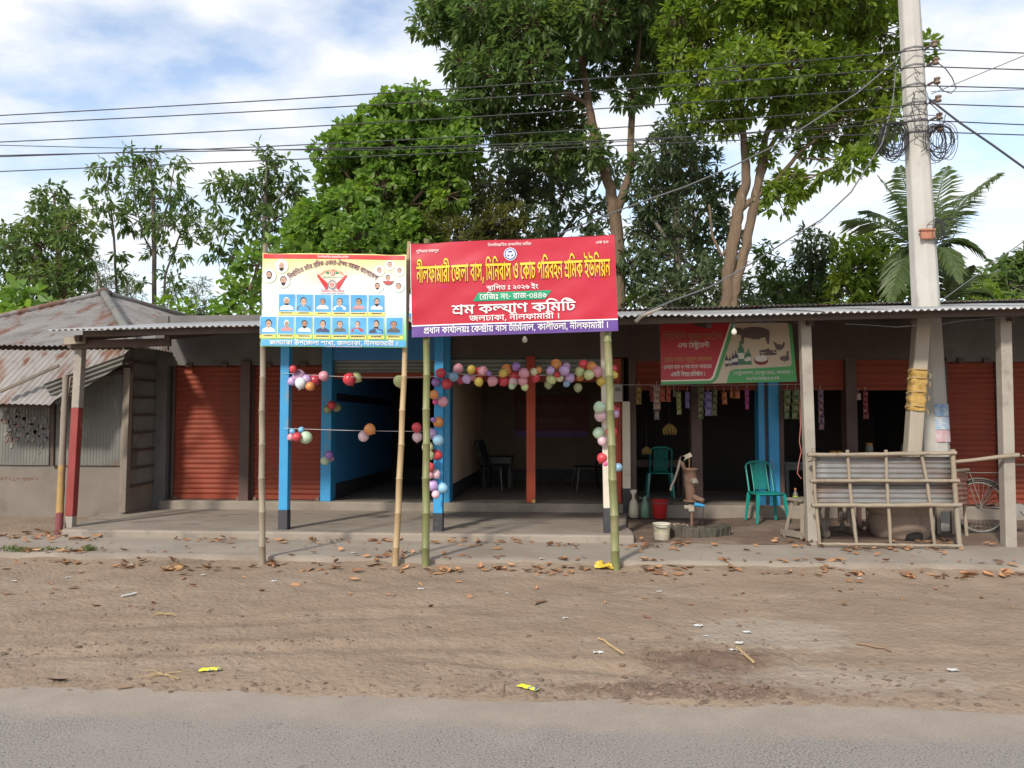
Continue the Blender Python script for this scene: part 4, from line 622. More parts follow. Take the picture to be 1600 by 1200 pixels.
'636 622,636 551,531 551,531 0,454 0,425 36,394 69,361 98,325 125,286 149,243 170,196 188,143 202,84 212,48 303,69 317,91 330,113 343,136 356,159 368,182 380,206 392,229 403,252 414,225 433,196 450,164 466,130 480,91 492,48 502,79 570,81 551,-10 551,-10 622;454 551,135 551,114 560,142 552,170 541,198 528,226 513,252 497,278 480,300 464,320 448,336 432,341 376,317 365,291 353,266 341,240 328,214 316,190 303,166 290,145 278,125 265,113 280,168 270,218 257,264 240,305 220,343 197,378 172,410 144,441 115,470 83,457 79,456 101,455 124,454 148,454 171',
'630 622,630 551,525 551,525 0,448 0,448 425,468 363,438 405,409 441,381 472,354 498,327 519,301 536,275 547,249 554,222 556,193 553,168 544,149 530,134 512,125 489,122 463,126 434,138 409,158 389,186 374,211 366,241 360,275 355,269 272,227 278,187 287,152 300,120 318,92 338,70 364,53 392,43 425,40 462,43 496,51 527,64 554,82 576,103 595,127 610,154 621,182 627,211 629,245 627,276 621,306 611,334 597,361 580,388 558,415 534,442 505,470 473,454 477,451 497,450 522,448 550,448 576,448 688,501 688,524 622',
'577 622,577 551,172 551,172 205,173 168,177 143,182 128,189 117,212 101,244 96,270 98,294 104,318 115,340 129,361 144,379 162,397 183,412 205,424 228,435 263,439 299,435 327,423 348,402 360,370 364,358 364,344 362,330 360,317 357,306 428,325 432,346 436,367 438,389 439,424 436,455 425,481 407,500 381,510 359,515 333,517 303,514 264,504 226,488 188,467 153,443 122,415 95,390 75,363 58,334 44,305 33,273 26,239 24,205 27,176 35,151 48,132 63,117 84,106 109,100 130,96 157,95 191,95 551,-10 551,-10 622;395 622,390 657,376 681,351 694,315 699,221 699,181 700,147 703,120 708,88 720,60 736,44 751,30 768,20 788,9 821,6 859,6 872,8 884,9 898,11 912,85 907,83 897,82 888,81 879,81 869,82 848,86 830,91 814,100 802,117 788,140 778,173 773,216 771,294 771,327 770,355 767,378 763,407 752,431 734,446 715,457 690,464 660,467 622',
'577 622,577 551,172 551,172 205,173 168,177 143,182 128,189 117,212 101,244 96,270 98,294 104,318 115,340 129,361 144,379 162,397 183,412 205,424 228,435 263,439 299,435 327,423 348,402 360,370 364,358 364,344 362,330 360,317 357,306 428,325 432,346 436,367 438,389 439,424 436,455 425,481 407,500 381,510 359,515 333,517 303,514 264,504 226,488 188,467 153,443 122,415 95,390 75,363 58,334 44,305 33,273 26,239 24,205 27,176 35,151 48,132 63,117 84,106 109,100 130,96 157,95 191,95 551,-10 551,-10 622',
'194 0,194 622,275 622,275 0',
'765 622,765 551,660 551,660 0,583 0,583 396,605 332,578 370,553 404,530 434,508 461,486 484,466 504,445 520,425 534,404 544,372 553,337 556,299 552,264 541,243 530,224 517,205 501,187 484,171 466,155 447,147 445,163 454,178 460,195 464,213 465,249 462,277 451,298 434,313 411,322 385,325 356,325 345,324 335,323 326,321 320,304 326,316 339,327 351,338 363,350 375,363 387,376 400,500 516,549 463,265 195,206 250,288 328,252 285,222 262,236 280,248 298,255 319,258 343,254 366,243 383,224 394,199 398,183 397,168 394,153 388,137 380,61 452,88 486,115 517,143 544,171 569,201 590,231 606,262 619,295 626,330 629,366 627,400 620,430 608,460 592,489 571,518 546,546 515,576 481,606 441,588 446,586 471,584 498,583 527,583 558,583 688,636 688,659 622;660 -43,585 -43,574 -16,560 6,543 22,523 34,500 41,475 43,441 42,407 39,374 34,341 30,306 27,269 26,232 28,194 33,169 39,144 48,121 59,100 74,81 92,66 115,54 142,47 175,45 212,46 229,47 248,50 268,54 287,131 277,128 264,125 248,124 230,123 211,127 174,140 145,162 124,191 109,227 101,269 98,300 99,331 102,362 106,393 111,425 114,458 115,494 112,528 102,548 92,567 78,583 61,583 151,660 151',
'606 622,606 551,501 551,501 0,424 0,402 39,374 76,342 110,305 142,265 171,221 196,175 217,126 232,76 243,37 339,85 367,135 394,185 420,236 444,287 467,340 488,393 507,447 524,424 482,424 622;424 474,445 446,393 428,340 408,285 384,230 359,179 332,130 304,167 294,205 280,245 263,285 242,322 218,358 190,390 159,417 125,438 88,429 88,427 111,426 134,424 159,424 189;240 629,252 629,266 628,280 626,293 624,287 552,280 553,272 554,263 554,251 554,224 551,204 542,192 527,188 509,194 485,211 464,230 452,258 438,293 423,233 378,209 391,187 404,167 418,150 433,135 449,124 466,113 494,109 524,112 550,123 575,141 597,166 614,199 625',
'-254 707,72 917,110 860,-209 644',
'195 475,223 474,249 469,273 462,296 451,318 438,339 422,360 404,380 384,400 361,399 272,370 307,338 338,306 366,272 386,239 399,207 403,176 399,151 386,134 365,128 335,132 313,142 294,160 277,184 262,143 193,115 211,91 232,72 255,57 281,49 308,46 338,48 366,56 392,68 414,83 432,102 448,124 460,159 471;906 622,906 551,452 551,452 253,438 273,470 306,504 337,542 366,582 394,625 420,670 444,718 466,768 486,833 422,821 399,811 376,802 352,792 317,785 280,781 240,780 196,781 152,784 113,788 76,795 40,801 15,807 -12,815 -40,740 -59,719 45,714 72,710 99,706 126,704 156,702 188,702 223,704 260,708 297,715 331,724 362,735 389,746 410,758 405,720 389,684 370,648 349,612 326,577 301,542 273,506 243,470 210,434 175,375 215,375 360,379 370,377 390,376 410,375 430,375 450,375 551,-10 551,-10 622;598 100,635 96,672 86,695 75,717 59,738 40,740 -59,729 -32,713 -10,693 7,669 19,641 26,611 28,580 26,548 22,516 15,482 8,446 3,407 1,375 3,342 10,311 21,282 38,265 52,251 69,238 89,229 112,224 138,222 167,223 186,225 204,228 220,231 232,308 223,305 211,302 198,301 184,300 169,303 139,313 114,329 96,350 83,377 76,407 73,438 75,469 80,499 87,530 94,563 98',
'511 628,549 626,580 620,605 609,626 594,643 576,656 554,664 527,667 490,667 0,592 0,582 27,569 49,552 66,532 78,509 85,481 87,446 86,414 83,382 79,350 74,313 71,272 70,237 72,199 78,173 84,149 94,125 106,103 122,84 143,68 168,56 199,48 236,46 278,47 303,50 328,54 354,58 377,135 366,131 350,128 330,125 307,124 280,127 240,137 209,152 185,172 168,195 156,221 149,248 145,276 144,308 145,339 148,368 152,396 157,428 160,461 161,501 158,536 148,556 138,574 124,590 106,590 463,589 495,585 516,578 530,569 542,546 553,514 557,479 553,446 541,425 529,405 516,388 500,372 483,358 465,348 446,337 419,333 393,334 383,337 372,343 362,354 353,370 347,392 345,403 345,413 346,423 347,434 348,441 278,429 274,414 272,397 270,376 270,345 273,316 283,290 300,270 324,258 354,254 392,256 419,263 446,274 474,290 500,309 526,331 550,356 572,384 591,414 606,445 618,478 626;831 575,828 541,820 510,807 482,789 458,768 436,744 417,716 400,688 384,657 370,657 449,680 461,703 476,723 494,739 516,750 542,753 573,751 596,744 616,734 634,720 649,698 664,670 676,648 682,619 688,586 693,482 707,443 714,410 724,381 736,357 751,338 769,324 790,313 815,307 843,305 875,305 885,306 896,308 907,309 917,383 913,382 905,381 896,380 886,380 878,381 859,385 842,391 828,400 814,413 803,428 794,449 788,474 783,605 765,633 761,659 756,682 750,712 741,738 730,760 717,779 702,794 686,807 667,818 646,828 612',
'-10 551,-10 622,692 622,692 551;438 556,438 508,437 518,478 509,517 497,554 482,587 465,616 443,640 419,658 391,669 360,673 325,670 295,659 267,642 244,618 225,587 214,549 210,536 210,522 212,509 213,497 215,501 285,507 284,514 284,522 283,530 283,564 287,584 298,593 314,596 333,592 358,578 381,556 402,525 421,485 435,437 446,439 452,439 125,362 125,340 157,315 185,286 210,256 231,223 249,188 264,152 277,114 286,74 292,37 382,74 401,112 420,151 438,191 455,231 471,270 486,309 499,346 510,381 519,362 479,362 555;362 474,382 446,354 438,324 429,294 418,263 407,233 395,203 383,174 370,145 356,118 342,111 356,165 345,215 328,259 306,299 280,334 252,365 222,364 242,363 266,362 288,362 305',
'184 511,216 509,247 503,276 493,304 479,332 462,360 442,387 419,415 392,442 363,399 303,377 331,354 355,332 377,309 395,286 411,262 422,228 434,193 438,167 435,146 426,133 411,128 389,130 373,138 358,150 345,168 332,121 270,98 287,79 306,64 326,51 359,46 393,51 430,66 459,81 475,98 488,118 498,150 508;622 622,622 551,-10 551,-10 622;517 580,517 0,440 0,411 29,382 53,354 73,327 89,300 102,272 113,244 122,214 130,182 137,145 225,175 242,208 260,242 278,278 296,314 313,351 330,388 346,424 361,460 375,440 361,440 579;440 309,460 301,432 289,403 277,373 264,344 250,315 236,288 223,262 210,239 197,218 185,210 200,254 189,296 175,336 158,374 139,410 114,444 86,443 107,442 132,440 154,440 172',
'687 622,687 551,582 551,582 0,505 0,505 512,510 532,508 549,506 567,505 586,505 607,505 688,558 688,582 622;361 629,398 625,433 614,454 603,474 589,492 572,508 553,522 532,534 509,530 404,508 448,484 486,457 516,428 538,397 552,363 556,328 551,300 534,282 508,276 471,280 446,290 424,308 406,335 391,369 382,413 377,406 300,365 305,328 314,298 327,272 344,251 364,235 388,224 414,217 443,215 474,217 507,224 536,236 562,251 583,270 600,290 612,325 625;77 629,104 627,131 621,156 612,180 598,200 580,218 558,231 531,239 498,242 461,240 434,233 408,222 383,206 360,186 340,160 323,130 310,95 303,54 300,48 377,80 379,106 384,128 392,153 407,169 426,178 447,181 468,178 493,169 515,155 532,135 546,108 553,76 556,58 555,40 554,21 550,-1 545,-9 620,15 624,36 627,56 628',
'706 622,706 551,601 551,601 0,524 0,504 27,483 53,460 79,435 104,408 127,380 149,350 169,317 188,283 204,246 218,207 229,166 238,142 331,190 296,249 284,301 267,348 248,388 225,424 201,456 175,483 149,506 123,526 97,525 120,524 143,524 167,524 193,524 688,577 688,600 622;450 470,446 433,436 400,418 372,395 346,366 325,332 308,295 294,253 283,209 276,162 285,142 331,193 336,237 344,274 354,306 367,331 383,350 400,364 420,372 442,375 466,372 496,361 522,350 539,335 555,316 571,371 625,392 603,411 580,428 554,440 528,448 499;182 430,144 434,112 444,85 462,65 485,53 514,49 548,51 570,56 592,63 612,71 628,147 607,140 596,135 582,131 568,130 552,134 529,144 514,161 504,182 501,202 503,224 509,246 521,270 541,285 560,301 583,316 612,371 625,373 575,359 547,343 521,325 498,306 478,284 462,262 448,237 438,210 432',
'492 622,492 0,415 0,393 39,366 76,334 111,298 144,258 173,216 198,170 219,124 234,76 243,37 339,85 367,133 394,183 419,232 444,283 467,334 488,385 507,436 524,415 482,415 551,-10 551,-10 622;415 474,435 446,402 435,368 422,334 408,299 393,264 377,230 360,196 342,162 323,130 304,168 294,206 280,246 262,284 240,320 215,354 186,385 156,409 124,428 90,420 88,418 111,416 134,415 159,415 189;804 622,804 551,699 551,699 73,622 73,608 99,593 123,576 146,558 167,540 188,520 206,500 224,480 240,458 255,483 318,502 306,522 292,542 276,561 257,580 238,597 218,612 198,625 179,634 160,626 157,624 180,623 202,622 227,622 257,622 688,675 688,698 622',
'821 622,821 551,455 551,455 373,457 347,464 330,476 319,492 316,511 319,532 328,553 344,576 366,592 385,610 407,628 433,688 442,708 410,724 378,738 345,747 312,753 278,755 245,752 203,742 165,726 130,705 99,677 73,644 52,606 36,563 27,515 24,475 27,435 35,396 48,358 69,321 96,286 132,252 176,220 230,189 294,259 325,280 279,301 239,324 203,349 172,376 147,405 126,437 112,473 103,513 100,561 104,602 118,635 140,659 169,674 204,679 243,676 285,666 320,652 349,634 373,680 392,660 360,639 332,618 308,598 288,576 271,556 258,524 246,493 242,471 244,450 248,432 257,416 268,401 285,389 308,383 328,379 357,378 393,378 402,381 398,380 417,379 436,378 454,378 472,378 551,-10 551,-10 622;181 500,209 498,235 494,262 486,287 476,312 463,336 448,360 429,383 409,405 386,415 286,378 327,341 362,302 390,263 411,225 424,189 428,166 425,145 416,130 400,125 375,127 360,134 345,146 331,165 318,113 258,92 274,75 292,61 311,48 342,43 375,48 413,63 444,78 461,95 475,114 486,147 496',
'270 616,331 611,382 597,423 574,452 541,470 501,476 453,474 423,467 396,456 371,442 349,424 330,404 313,380 299,355 287,328 278,301 272,272 268,243 267,208 269,174 275,144 286,116 300,92 319,72 342,58 369,49 400,46 436,48 465,54 491,65 514,79 536,96 554,116 570,139 584,163 596,189 604,216 611,243 615;274 554,246 552,220 548,196 540,175 529,157 516,142 500,127 471,122 436,126 407,137 383,155 362,180 347,211 338,248 335,275 337,300 342,324 350,345 361,364 376,379 392,395 422,400 457,396 486,386 510,368 529,343 543,312 551;129 549,184 527,237 502,288 472,337 441,381 407,422 371,388 313,345 351,298 387,247 420,194 451,139 477,82 499;575 622,575 551,404 551,275 569,175 555,141 554,106 552,72 551,37 551,-10 551,-10 622;393 622,388 657,374 681,349 694,313 699,226 699,186 700,152 703,126 708,93 720,65 736,49 751,35 768,24 788,14 821,11 859,11 872,12 884,14 898,16 912,90 907,88 897,87 888,86 879,86 869,87 848,90 830,96 814,105 802,122 788,146 778,178 773,221 771,292 771,325 770,353 767,376 763,405 752,429 734,444 715,455 690,462 660,465 622;301 -12,247 -8,203 6,166 28,140 59,124 96,119 139,121 163,129 186,140 208,157 228,177 247,202 266,229 283,261 299,295 315,387 303,345 280,309 259,278 240,252 223,231 206,216 190,201 164,196 136,200 108,211 88,228 74,251 65,277 60,305 59,344 62,378 70,404 84,424 100,437 119,441 139,439 154,432 166,420 178,403 190,452 246,476 231,494 215,507 200,518 175,522 147,519 120,510 93,496 68,475 46,450 26,420 10,385 -2,345 -10',
'192 471,221 469,248 465,273 456,296 446,319 432,340 416,360 399,380 379,400 358,399 268,370 303,339 334,306 361,272 382,239 395,207 399,176 395,151 382,134 361,128 331,133 306,146 285,161 273,179 261,202 250,165 179,130 197,101 218,78 243,60 271,50 301,46 334,48 363,56 389,68 411,84 429,102 444,124 456,157 467;858 622,858 551,452 551,452 205,453 168,457 143,462 128,469 117,492 101,524 96,550 98,574 104,598 115,620 129,641 144,659 162,677 183,692 205,704 228,715 263,719 299,715 327,703 348,682 360,650 364,638 364,624 362,610 360,597 357,586 428,605 432,626 436,647 438,669 439,704 436,735 425,761 407,780 381,790 359,795 333,797 303,794 264,784 226,768 188,747 153,723 122,695 95,670 75,643 58,614 44,585 33,553 26,519 24,485 27,456 35,431 48,412 63,397 84,386 109,380 130,376 157,375 191,375 337,379 363,377 383,376 402,375 423,375 444,375 551,-10 551,-10 622;675 622,670 657,656 681,631 694,595 699,501 699,461 700,427 703,400 708,368 720,340 736,324 751,310 768,300 788,289 821,286 859,286 872,288 884,289 898,291 912,365 907,363 897,362 888,361 879,361 869,362 848,366 830,371 814,380 802,397 788,420 778,453 773,496 771,574 771,607 770,635 767,658 763,687 752,711 734,726 715,737 690,744 660,747 622',
'898 622,898 551,798 551,798 0,721 0,700 38,676 72,649 104,620 132,589 157,557 180,582 246,608 230,634 210,661 186,686 161,707 135,724 109,723 124,722 137,722 150,722 164,721 178,721 194,721 551,-10 551,-10 622;376 91,331 95,288 105,246 123,206 149,167 185,130 232,103 273,77 322,53 379,29 442,102 466,126 401,152 344,178 296,205 255,234 223,266 198,300 181,338 170,378 167,412 169,442 175,466 184,487 198,503 213,515 232,526 264,530 300,527 336,516 368,498 394,476 414,450 426,420 430,391 426,370 416,357 397,353 372,354 364,355 353,358 342,361 331,285 316,279 336,274 354,272 372,271 388,276 422,292 450,307 465,324 478,344 488,378 497,413 500,451 497,485 488,515 474,542 454,564 430,582 401,595 369,603 333,606 294,603 259,595 225,581 194,561 165,536 140,505 119,468 103,425 94;344 465,334 495,314 522,296 536,272 548,243 556,267 601,312 589,346 574,374 557,394 539,408 519,418 495,423 468;1168 622,1168 551,1063 551,1063 0,986 0,986 479,974 503,961 521,948 534,924 547,897 551,887 551,887 622,897 622,924 618,950 606,972 587,990 559,989 567,988 582,986 599,986 613,986 688,1039 688,1062 622',
'-95 67,-95 -268,-172 -268,-197 -244,-222 -223,-248 -205,-275 -190,-303 -177,-331 -167,-360 -158,-391 -151,-422 -145,-458 -65,-432 -50,-403 -35,-372 -18,-339 -2,-305 13,-270 29,-236 43,-203 56,-172 67;-172 -5,-194 -14,-218 -23,-243 -34,-269 -45,-294 -57,-318 -68,-341 -79,-361 -89,-379 -99,-368 -91,-331 -101,-296 -112,-262 -126,-230 -143,-199 -163,-169 -187,-170 -169,-171 -148,-172 -128,-172 -113',
'422 43,380 45,339 52,300 64,263 81,227 104,194 134,161 170,131 214,103 264,83 307,64 355,46 407,29 465,105 485,124 422,143 366,164 316,186 272,218 224,252 185,290 156,330 135,373 123,420 119,454 121,484 127,510 138,534 152,553 170,568 190,579 214,586 239,588 267,586 296,582 321,575 344,566 364,554 383,542 398,590 476,613 440,632 404,646 369,656 334,662 300,664 266,661 225,652 188,636 152,614 121,587 94,554 72,516 56,472 46;384 284,345 288,312 298,285 316,265 339,253 368,249 402,251 425,256 448,263 468,271 486,351 462,344 451,338 437,334 422,332 406,336 383,347 367,364 358,386 355,407 357,428 363,450 375,474 394,490 413,508 437,527 466,590 476,582 422,564 394,545 368,526 346,505 328,484 312,462 300,438 291,412 286;731 622,731 551,-10 551,-10 622',
'484 0,484 425,505 362,482 394,460 423,440 448,419 471,400 492,381 509,362 524,343 535,324 544,294 553,263 556,230 553,201 544,178 528,157 509,138 488,120 465,106 457,124 469,149 478,180 485,216 487,245 485,270 479,290 469,315 449,332 424,343 396,346 369,342 331,328 296,306 264,274 233,233 202,182 172,131 245,166 261,198 278,226 296,248 317,262 340,266 365,262 385,249 402,228 413,200 417,175 416,152 411,128 403,103 392,22 458,43 491,65 521,88 548,112 572,138 592,164 608,193 620,223 627,255 629,287 627,318 621,346 612,374 598,401 580,428 559,454 534,480 505,507 472,489 483,487 501,486 526,484 555,484 585,484 688,537 688,560 622,666 622,666 551,561 551,561 0',
'813 622,813 551,501 551,501 288,498 274,500 255,500 235,501 215,501 195,501 0,424 0,402 39,374 76,342 110,305 142,265 171,221 196,175 217,126 232,76 243,37 339,85 367,135 394,185 420,236 444,287 467,340 488,393 507,447 524,424 482,424 551,-10 551,-10 622;424 474,445 446,393 428,340 408,285 384,230 359,179 332,130 304,167 294,205 280,245 263,285 242,322 218,358 190,390 159,417 125,438 88,429 88,427 111,426 134,424 159,424 189;638 164,602 168,568 179,547 191,527 207,508 228,491 253,475 283,461 317,498 385,509 352,520 323,532 298,546 278,560 262,576 249,601 237,628 233,650 237,671 248,686 267,691 298,689 318,682 337,670 354,652 368,627 380,595 389,610 463,637 456,663 447,688 434,710 419,729 402,745 381,757 357,765 330,767 299,763 261,751 228,732 201,706 180,675 168;185 -6,162 -2,142 10,129 28,125 52,129 76,142 95,162 108,185 112,208 108,228 95,241 76,245 52,241 28,228 10,208 -2',
'692 622,692 551,587 551,587 244,510 244,510 512,515 532,512 549,511 567,510 586,510 607,510 688,563 688,587 622;361 629,398 625,433 614,454 603,474 590,492 573,508 554,522 533,534 510,530 404,508 448,484 486,457 516,428 538,397 552,363 556,328 551,300 534,282 508,276 471,280 446,290 424,308 406,335 391,369 382,413 377,407 300,366 305,329 314,298 327,273 344,252 364,236 388,224 414,217 443,215 474,217 507,224 536,236 562,251 583,270 600,290 612,325 625;77 629,104 627,131 621,156 612,180 598,200 580,218 558,231 531,239 498,242 461,240 434,233 408,222 383,206 360,186 340,160 323,130 310,95 303,54 300,48 377,80 379,106 384,128 392,153 407,169 426,178 447,181 468,178 493,169 515,155 532,135 546,108 553,76 556,58 555,40 554,21 550,-1 545,-9 620,15 624,36 627,56 628;587 292,587 -43,510 -43,485 -19,460 2,434 20,407 35,379 48,351 58,322 67,291 74,260 80,224 160,250 175,279 190,310 206,343 223,377 238,412 254,446 268,479 281,510 292;510 220,488 211,464 202,439 191,413 180,388 168,364 157,341 146,321 136,303 126,314 134,351 124,386 113,420 99,452 82,483 62,513 38,512 56,511 76,510 96,510 111',
'504 305,461 309,422 321,388 340,360 366,336 399,317 437,329 439,320 407,306 375,295 355,281 337,266 322,237 305,202 300,174 303,147 310,121 325,96 346,79 366,61 389,42 417,103 453,121 424,137 403,150 390,170 380,191 376,214 380,234 392,250 414,263 446,269 475,274 510,276 551,345 551,351 527,358 504,366 482,375 461,386 442,398 424,420 402,444 385,473 374,506 371,537 376,560 390,573 412,578 442,576 467,569 491,558 514,543 537,526 557,508 575,588 591,604 575,620 554,634 530,645 504,652 474,655 442,651 401,638 367,617 340,588 321,550 309;738 622,738 551,-10 551,-10 622;431 -55,378 -52,326 -42,278 -26,231 -2,188 31,148 72,119 109,93 152,68 200,45 254,120 279,144 222,171 173,199 131,230 96,263 68,300 47,339 32,381 23,427 20,481 24,523 35,554 54,575 78,587 108,591 143,588 174,578 201,563 223,542 240,514 250,482 254,460 252,443 246,430 237,420 224,415 210,413 194,414 185,416 174,418 161,422 149,347 135,342 153,338 172,335 190,334 206,339 240,354 268,369 283,386 296,407 306,441 316,478 319,517 316,552 308,582 294,608 276,629 255,646 230,657 202,665 172,667 140,664 102,655 68,640 37,619 10,593 -13,560 -31,523 -44,480 -52',
'395 0,338 5,287 21,241 47,202 81,172 122,149 168,167 235,214 240,252 249,281 260,304 273,324 287,340 303,350 317,364 346,372 378,376 410,377 444,376 470,372 498,365 525,355 551,-10 551,-10 622,313 622,293 651,276 677,262 702,251 727,244 751,242 776,245 803,252 828,265 852,283 874,305 896,331 917,382 861,363 845,347 829,336 814,325 791,321 764,327 732,344 700,360 676,380 650,404 622,714 622,714 551,540 551,522 551,507 552,493 552,478 553,513 516,544 480,572 443,596 406,622 355,637 299,642 240,639 195,629 153,613 115,591 82,563 53,529 30,490 14,445 3;394 74,430 77,462 85,488 98,511 116,529 137,543 161,553 188,559 215,561 244,559 274,555 304,546 334,535 364,518 395,498 427,473 461,442 497,406 536,423 532,432 503,440 474,444 442,446 406,443 369,435 332,426 309,413 286,397 264,377 243,351 224,322 207,286 192,246 179,199 168,213 229,222 196,234 167,250 142,269 121,291 104,315 90,341 81,367 76;209 560,185 545,164 528,146 508,132 487,124 464,121 440,126 404,142 377,166 357,198 344,233 337,271 335,307 337,342 343,375 354,403 371,366 305,334 289,304 278,274 271,243 269,206 271,173 278,142 290,114 305,91 324,72 348,57 374,49 404,46 436,49 464,56 490,68 516,85 539,104 558,125 573;136 549,190 527,243 501,295 470,344 437,387 402,426 365,396 316,351 354,303 390,252 422,199 452,144 478,88 499',
'685 622,685 551,279 551,279 220,280 182,284 158,290 142,296 132,319 116,351 111,377 113,401 119,425 130,447 144,468 159,486 177,504 198,519 220,530 243,542 278,546 314,542 342,530 362,509 375,477 379,464 378,450 377,437 375,424 372,413 443,432 448,452 451,474 453,496 454,531 450,562 440,588 422,608 396,617 374,622 348,624 318,623 292,618 266,610 240,600 215,588 192,574 169,558 148,540 128,521 110,496 90,469 73,441 58,411 48,380 41,346 39,312 42,282 50,258 62,239 78,224 99,212 124,207 145,203 172,202 206,202 551,-10 551,-10 622;502 622,497 657,482 681,458 694,422 699,328 699,288 700,254 703,228 708,195 720,167 736,150 751,137 768,126 788,116 821,113 859,113 872,114 884,116 898,118 912,192 907,190 897,189 888,188 879,188 869,189 848,192 830,198 814,207 802,224 788,248 778,280 773,323 771,401 771,434 770,462 767,485 763,514 752,538 734,553 715,564 690,571 660,574 622;576 -190,501 -190,491 -165,477 -144,460 -126,430 -110,398 -104,368 -105,339 -108,310 -112,282 -116,253 -120,223 -121,190 -119,158 -112,127 -101,100 -84,83 -68,69 -49,57 -27,48 -1,43 29,41 64,42 92,45 119,49 142,53 158,130 148,126 128,122 108,120 86,119 64,122 26,132 -4,147 -24,167 -38,192 -46,221 -49,248 -48,275 -44,303 -40,332 -36,360 -33,388 -32,416 -35,444 -43,462 -53,480 -67,499 -86,499 35,499 53,500 76,501 102,503 130,576 184',
'396 300,366 302,338 308,312 317,287 330,261 346,234 365,212 382,195 392,180 397,164 399,148 397,135 390,127 379,124 363,126 348,134 334,146 321,160 308,105 253,89 268,74 285,60 304,47 335,42 369,46 401,58 426,78 445,102 459,129 467,157 470,180 468,202 462,222 453,242 442,260 430,278 418,299 404,318 392,335 383,360 374,389 371,421 375,444 388,458 410,463 442,461 467,454 491,443 514,429 537,412 557,393 575,409 622,456 622,473 603,492 578,504 558,515 537,526 514,536 478,540 442,538 414,533 388,524 366,512 346,496 330,476 317,453 308,426 302;87 601,133 589,172 571,201 551,222 530,235 506,242 476,245 442,245 434,244 424,243 414,241 405,165 407,167 418,168 427,168 436,168 444,165 470,157 494,144 514,125 532,98 546,65 556;432 622,433 551,-10 551,-10 622;1157 622,1157 551,1052 551,1052 0,975 0,975 396,997 332,970 370,945 404,922 434,900 461,878 484,858 504,837 520,817 534,796 544,764 553,729 556,691 552,656 541,635 530,616 517,597 501,579 484,563 466,547 447,539 445,555 454,570 460,587 464,605 465,640 462,669 451,690 434,705 411,714 385,717 356,717 345,716 335,715 326,713 320,696 326,708 339,719 351,730 363,742 375,755 387,768 400,892 516,941 463,657 195,598 250,680 328,644 285,614 262,628 280,640 298,647 319,650 343,646 366,635 383,616 394,591 398,575 397,560 394,545 388,529 380,491 495,512 521,535 544,558 565,583 584,609 599,636 612,664 621,692 627,722 629,758 627,792 620,822 608,852 592,881 571,910 546,938 515,968 481,998 441,980 446,978 471,976 498,975 527,975 558,975 688,1028 688,1051 622',
'256 -135,222 -85,192 -32,167 24,147 83,131 144,120 206,113 269,111 332,113 396,120 458,131 520,147 580,167 637,192 692,222 743,256 792,337 792,305 742,278 689,254 633,234 575,218 515,206 454,199 393,197 331,199 268,206 206,217 145,232 85,252 27,277 -30,305 -83,338 -135',
'722 622,722 551,356 551,356 372,358 347,365 330,376 319,393 316,412 319,432 328,454 344,477 366,493 385,511 407,529 433,589 442,609 410,625 378,638 345,648 312,654 278,656 245,653 204,644 167,628 132,607 101,580 75,548 53,509 37,466 27,417 24,374 27,333 34,294 47,257 66,222 90,189 122,158 160,129 205,101 258,82 302,63 352,46 406,29 465,105 485,123 419,143 360,163 307,184 262,215 210,248 169,284 138,323 117,366 104,413 100,462 104,503 118,536 140,561 169,575 204,580 243,577 285,568 320,553 349,535 373,581 392,561 360,540 332,520 308,499 288,478 271,456 258,425 246,394 242,372 244,351 248,332 257,317 268,302 285,290 308,284 328,280 357,279 393,279 551,-10 551,-10 622',
'82 -135,114 -85,142 -32,166 23,186 80,202 140,213 200,220 262,222 325,220 388,213 451,202 512,186 572,167 630,142 686,114 740,81 792,163 792,198 742,227 690,252 633,272 574,288 513,299 450,306 388,308 324,306 261,299 198,288 137,272 78,252 20,227 -35,198 -86,163 -135',
'287 0,235 4,194 16,162 36,141 62,127 91,123 122,126 147,134 171,148 194,169 214,197 231,234 244,263 167,236 159,218 149,208 136,205 120,210 102,226 88,251 78,286 75,324 78,356 88,382 105,401 127,412 152,416 181,413 209,404 234,388 259,364 284,343 302,317 322,287 344,249 372,216 396,190 418,168 438,152 456,140 474,129 500,125 529,128 553,138 580,149 597,162 615,177 631,243 596,230 581,220 566,213 551,211 536,212 523,215 511,221 498,232 485,248 470,270 452,289 437,312 421,338 403,374 378,405 354,430 331,451 309,467 286,478 264,487 239,491 212,493 182,490 146,481 114,466 85,447 60,422 39,394 22,361 10,326 2',
'382 301,432 286,405 274,378 265,350 258,322 252,294 249,268 248,208 253,159 267,120 292,92 324,76 364,70 411,72 440,78 468,89 494,103 518,120 541,140 561,163 579,187 594,214 606,241 615,269 620,297 622,332 620,363 613,391 601,415 584,433 563,447 538,454 517,458 489,459 455,459 143,460 121,464 104,472 92,484 84,502 79,528 77,520 0,487 3,459 8,436 15,411 31,394 54,385 85,382 122;266 322,305 324,339 330,360 337,382 346,404 357,382 338,382 439,381 472,378 496,372 515,361 530,350 540,336 546,318 550,297 551,271 548,245 540,220 527,198 510,179 488,164 464,154 436,151 406,154 377,165 355,182 340,206 330,234 324',
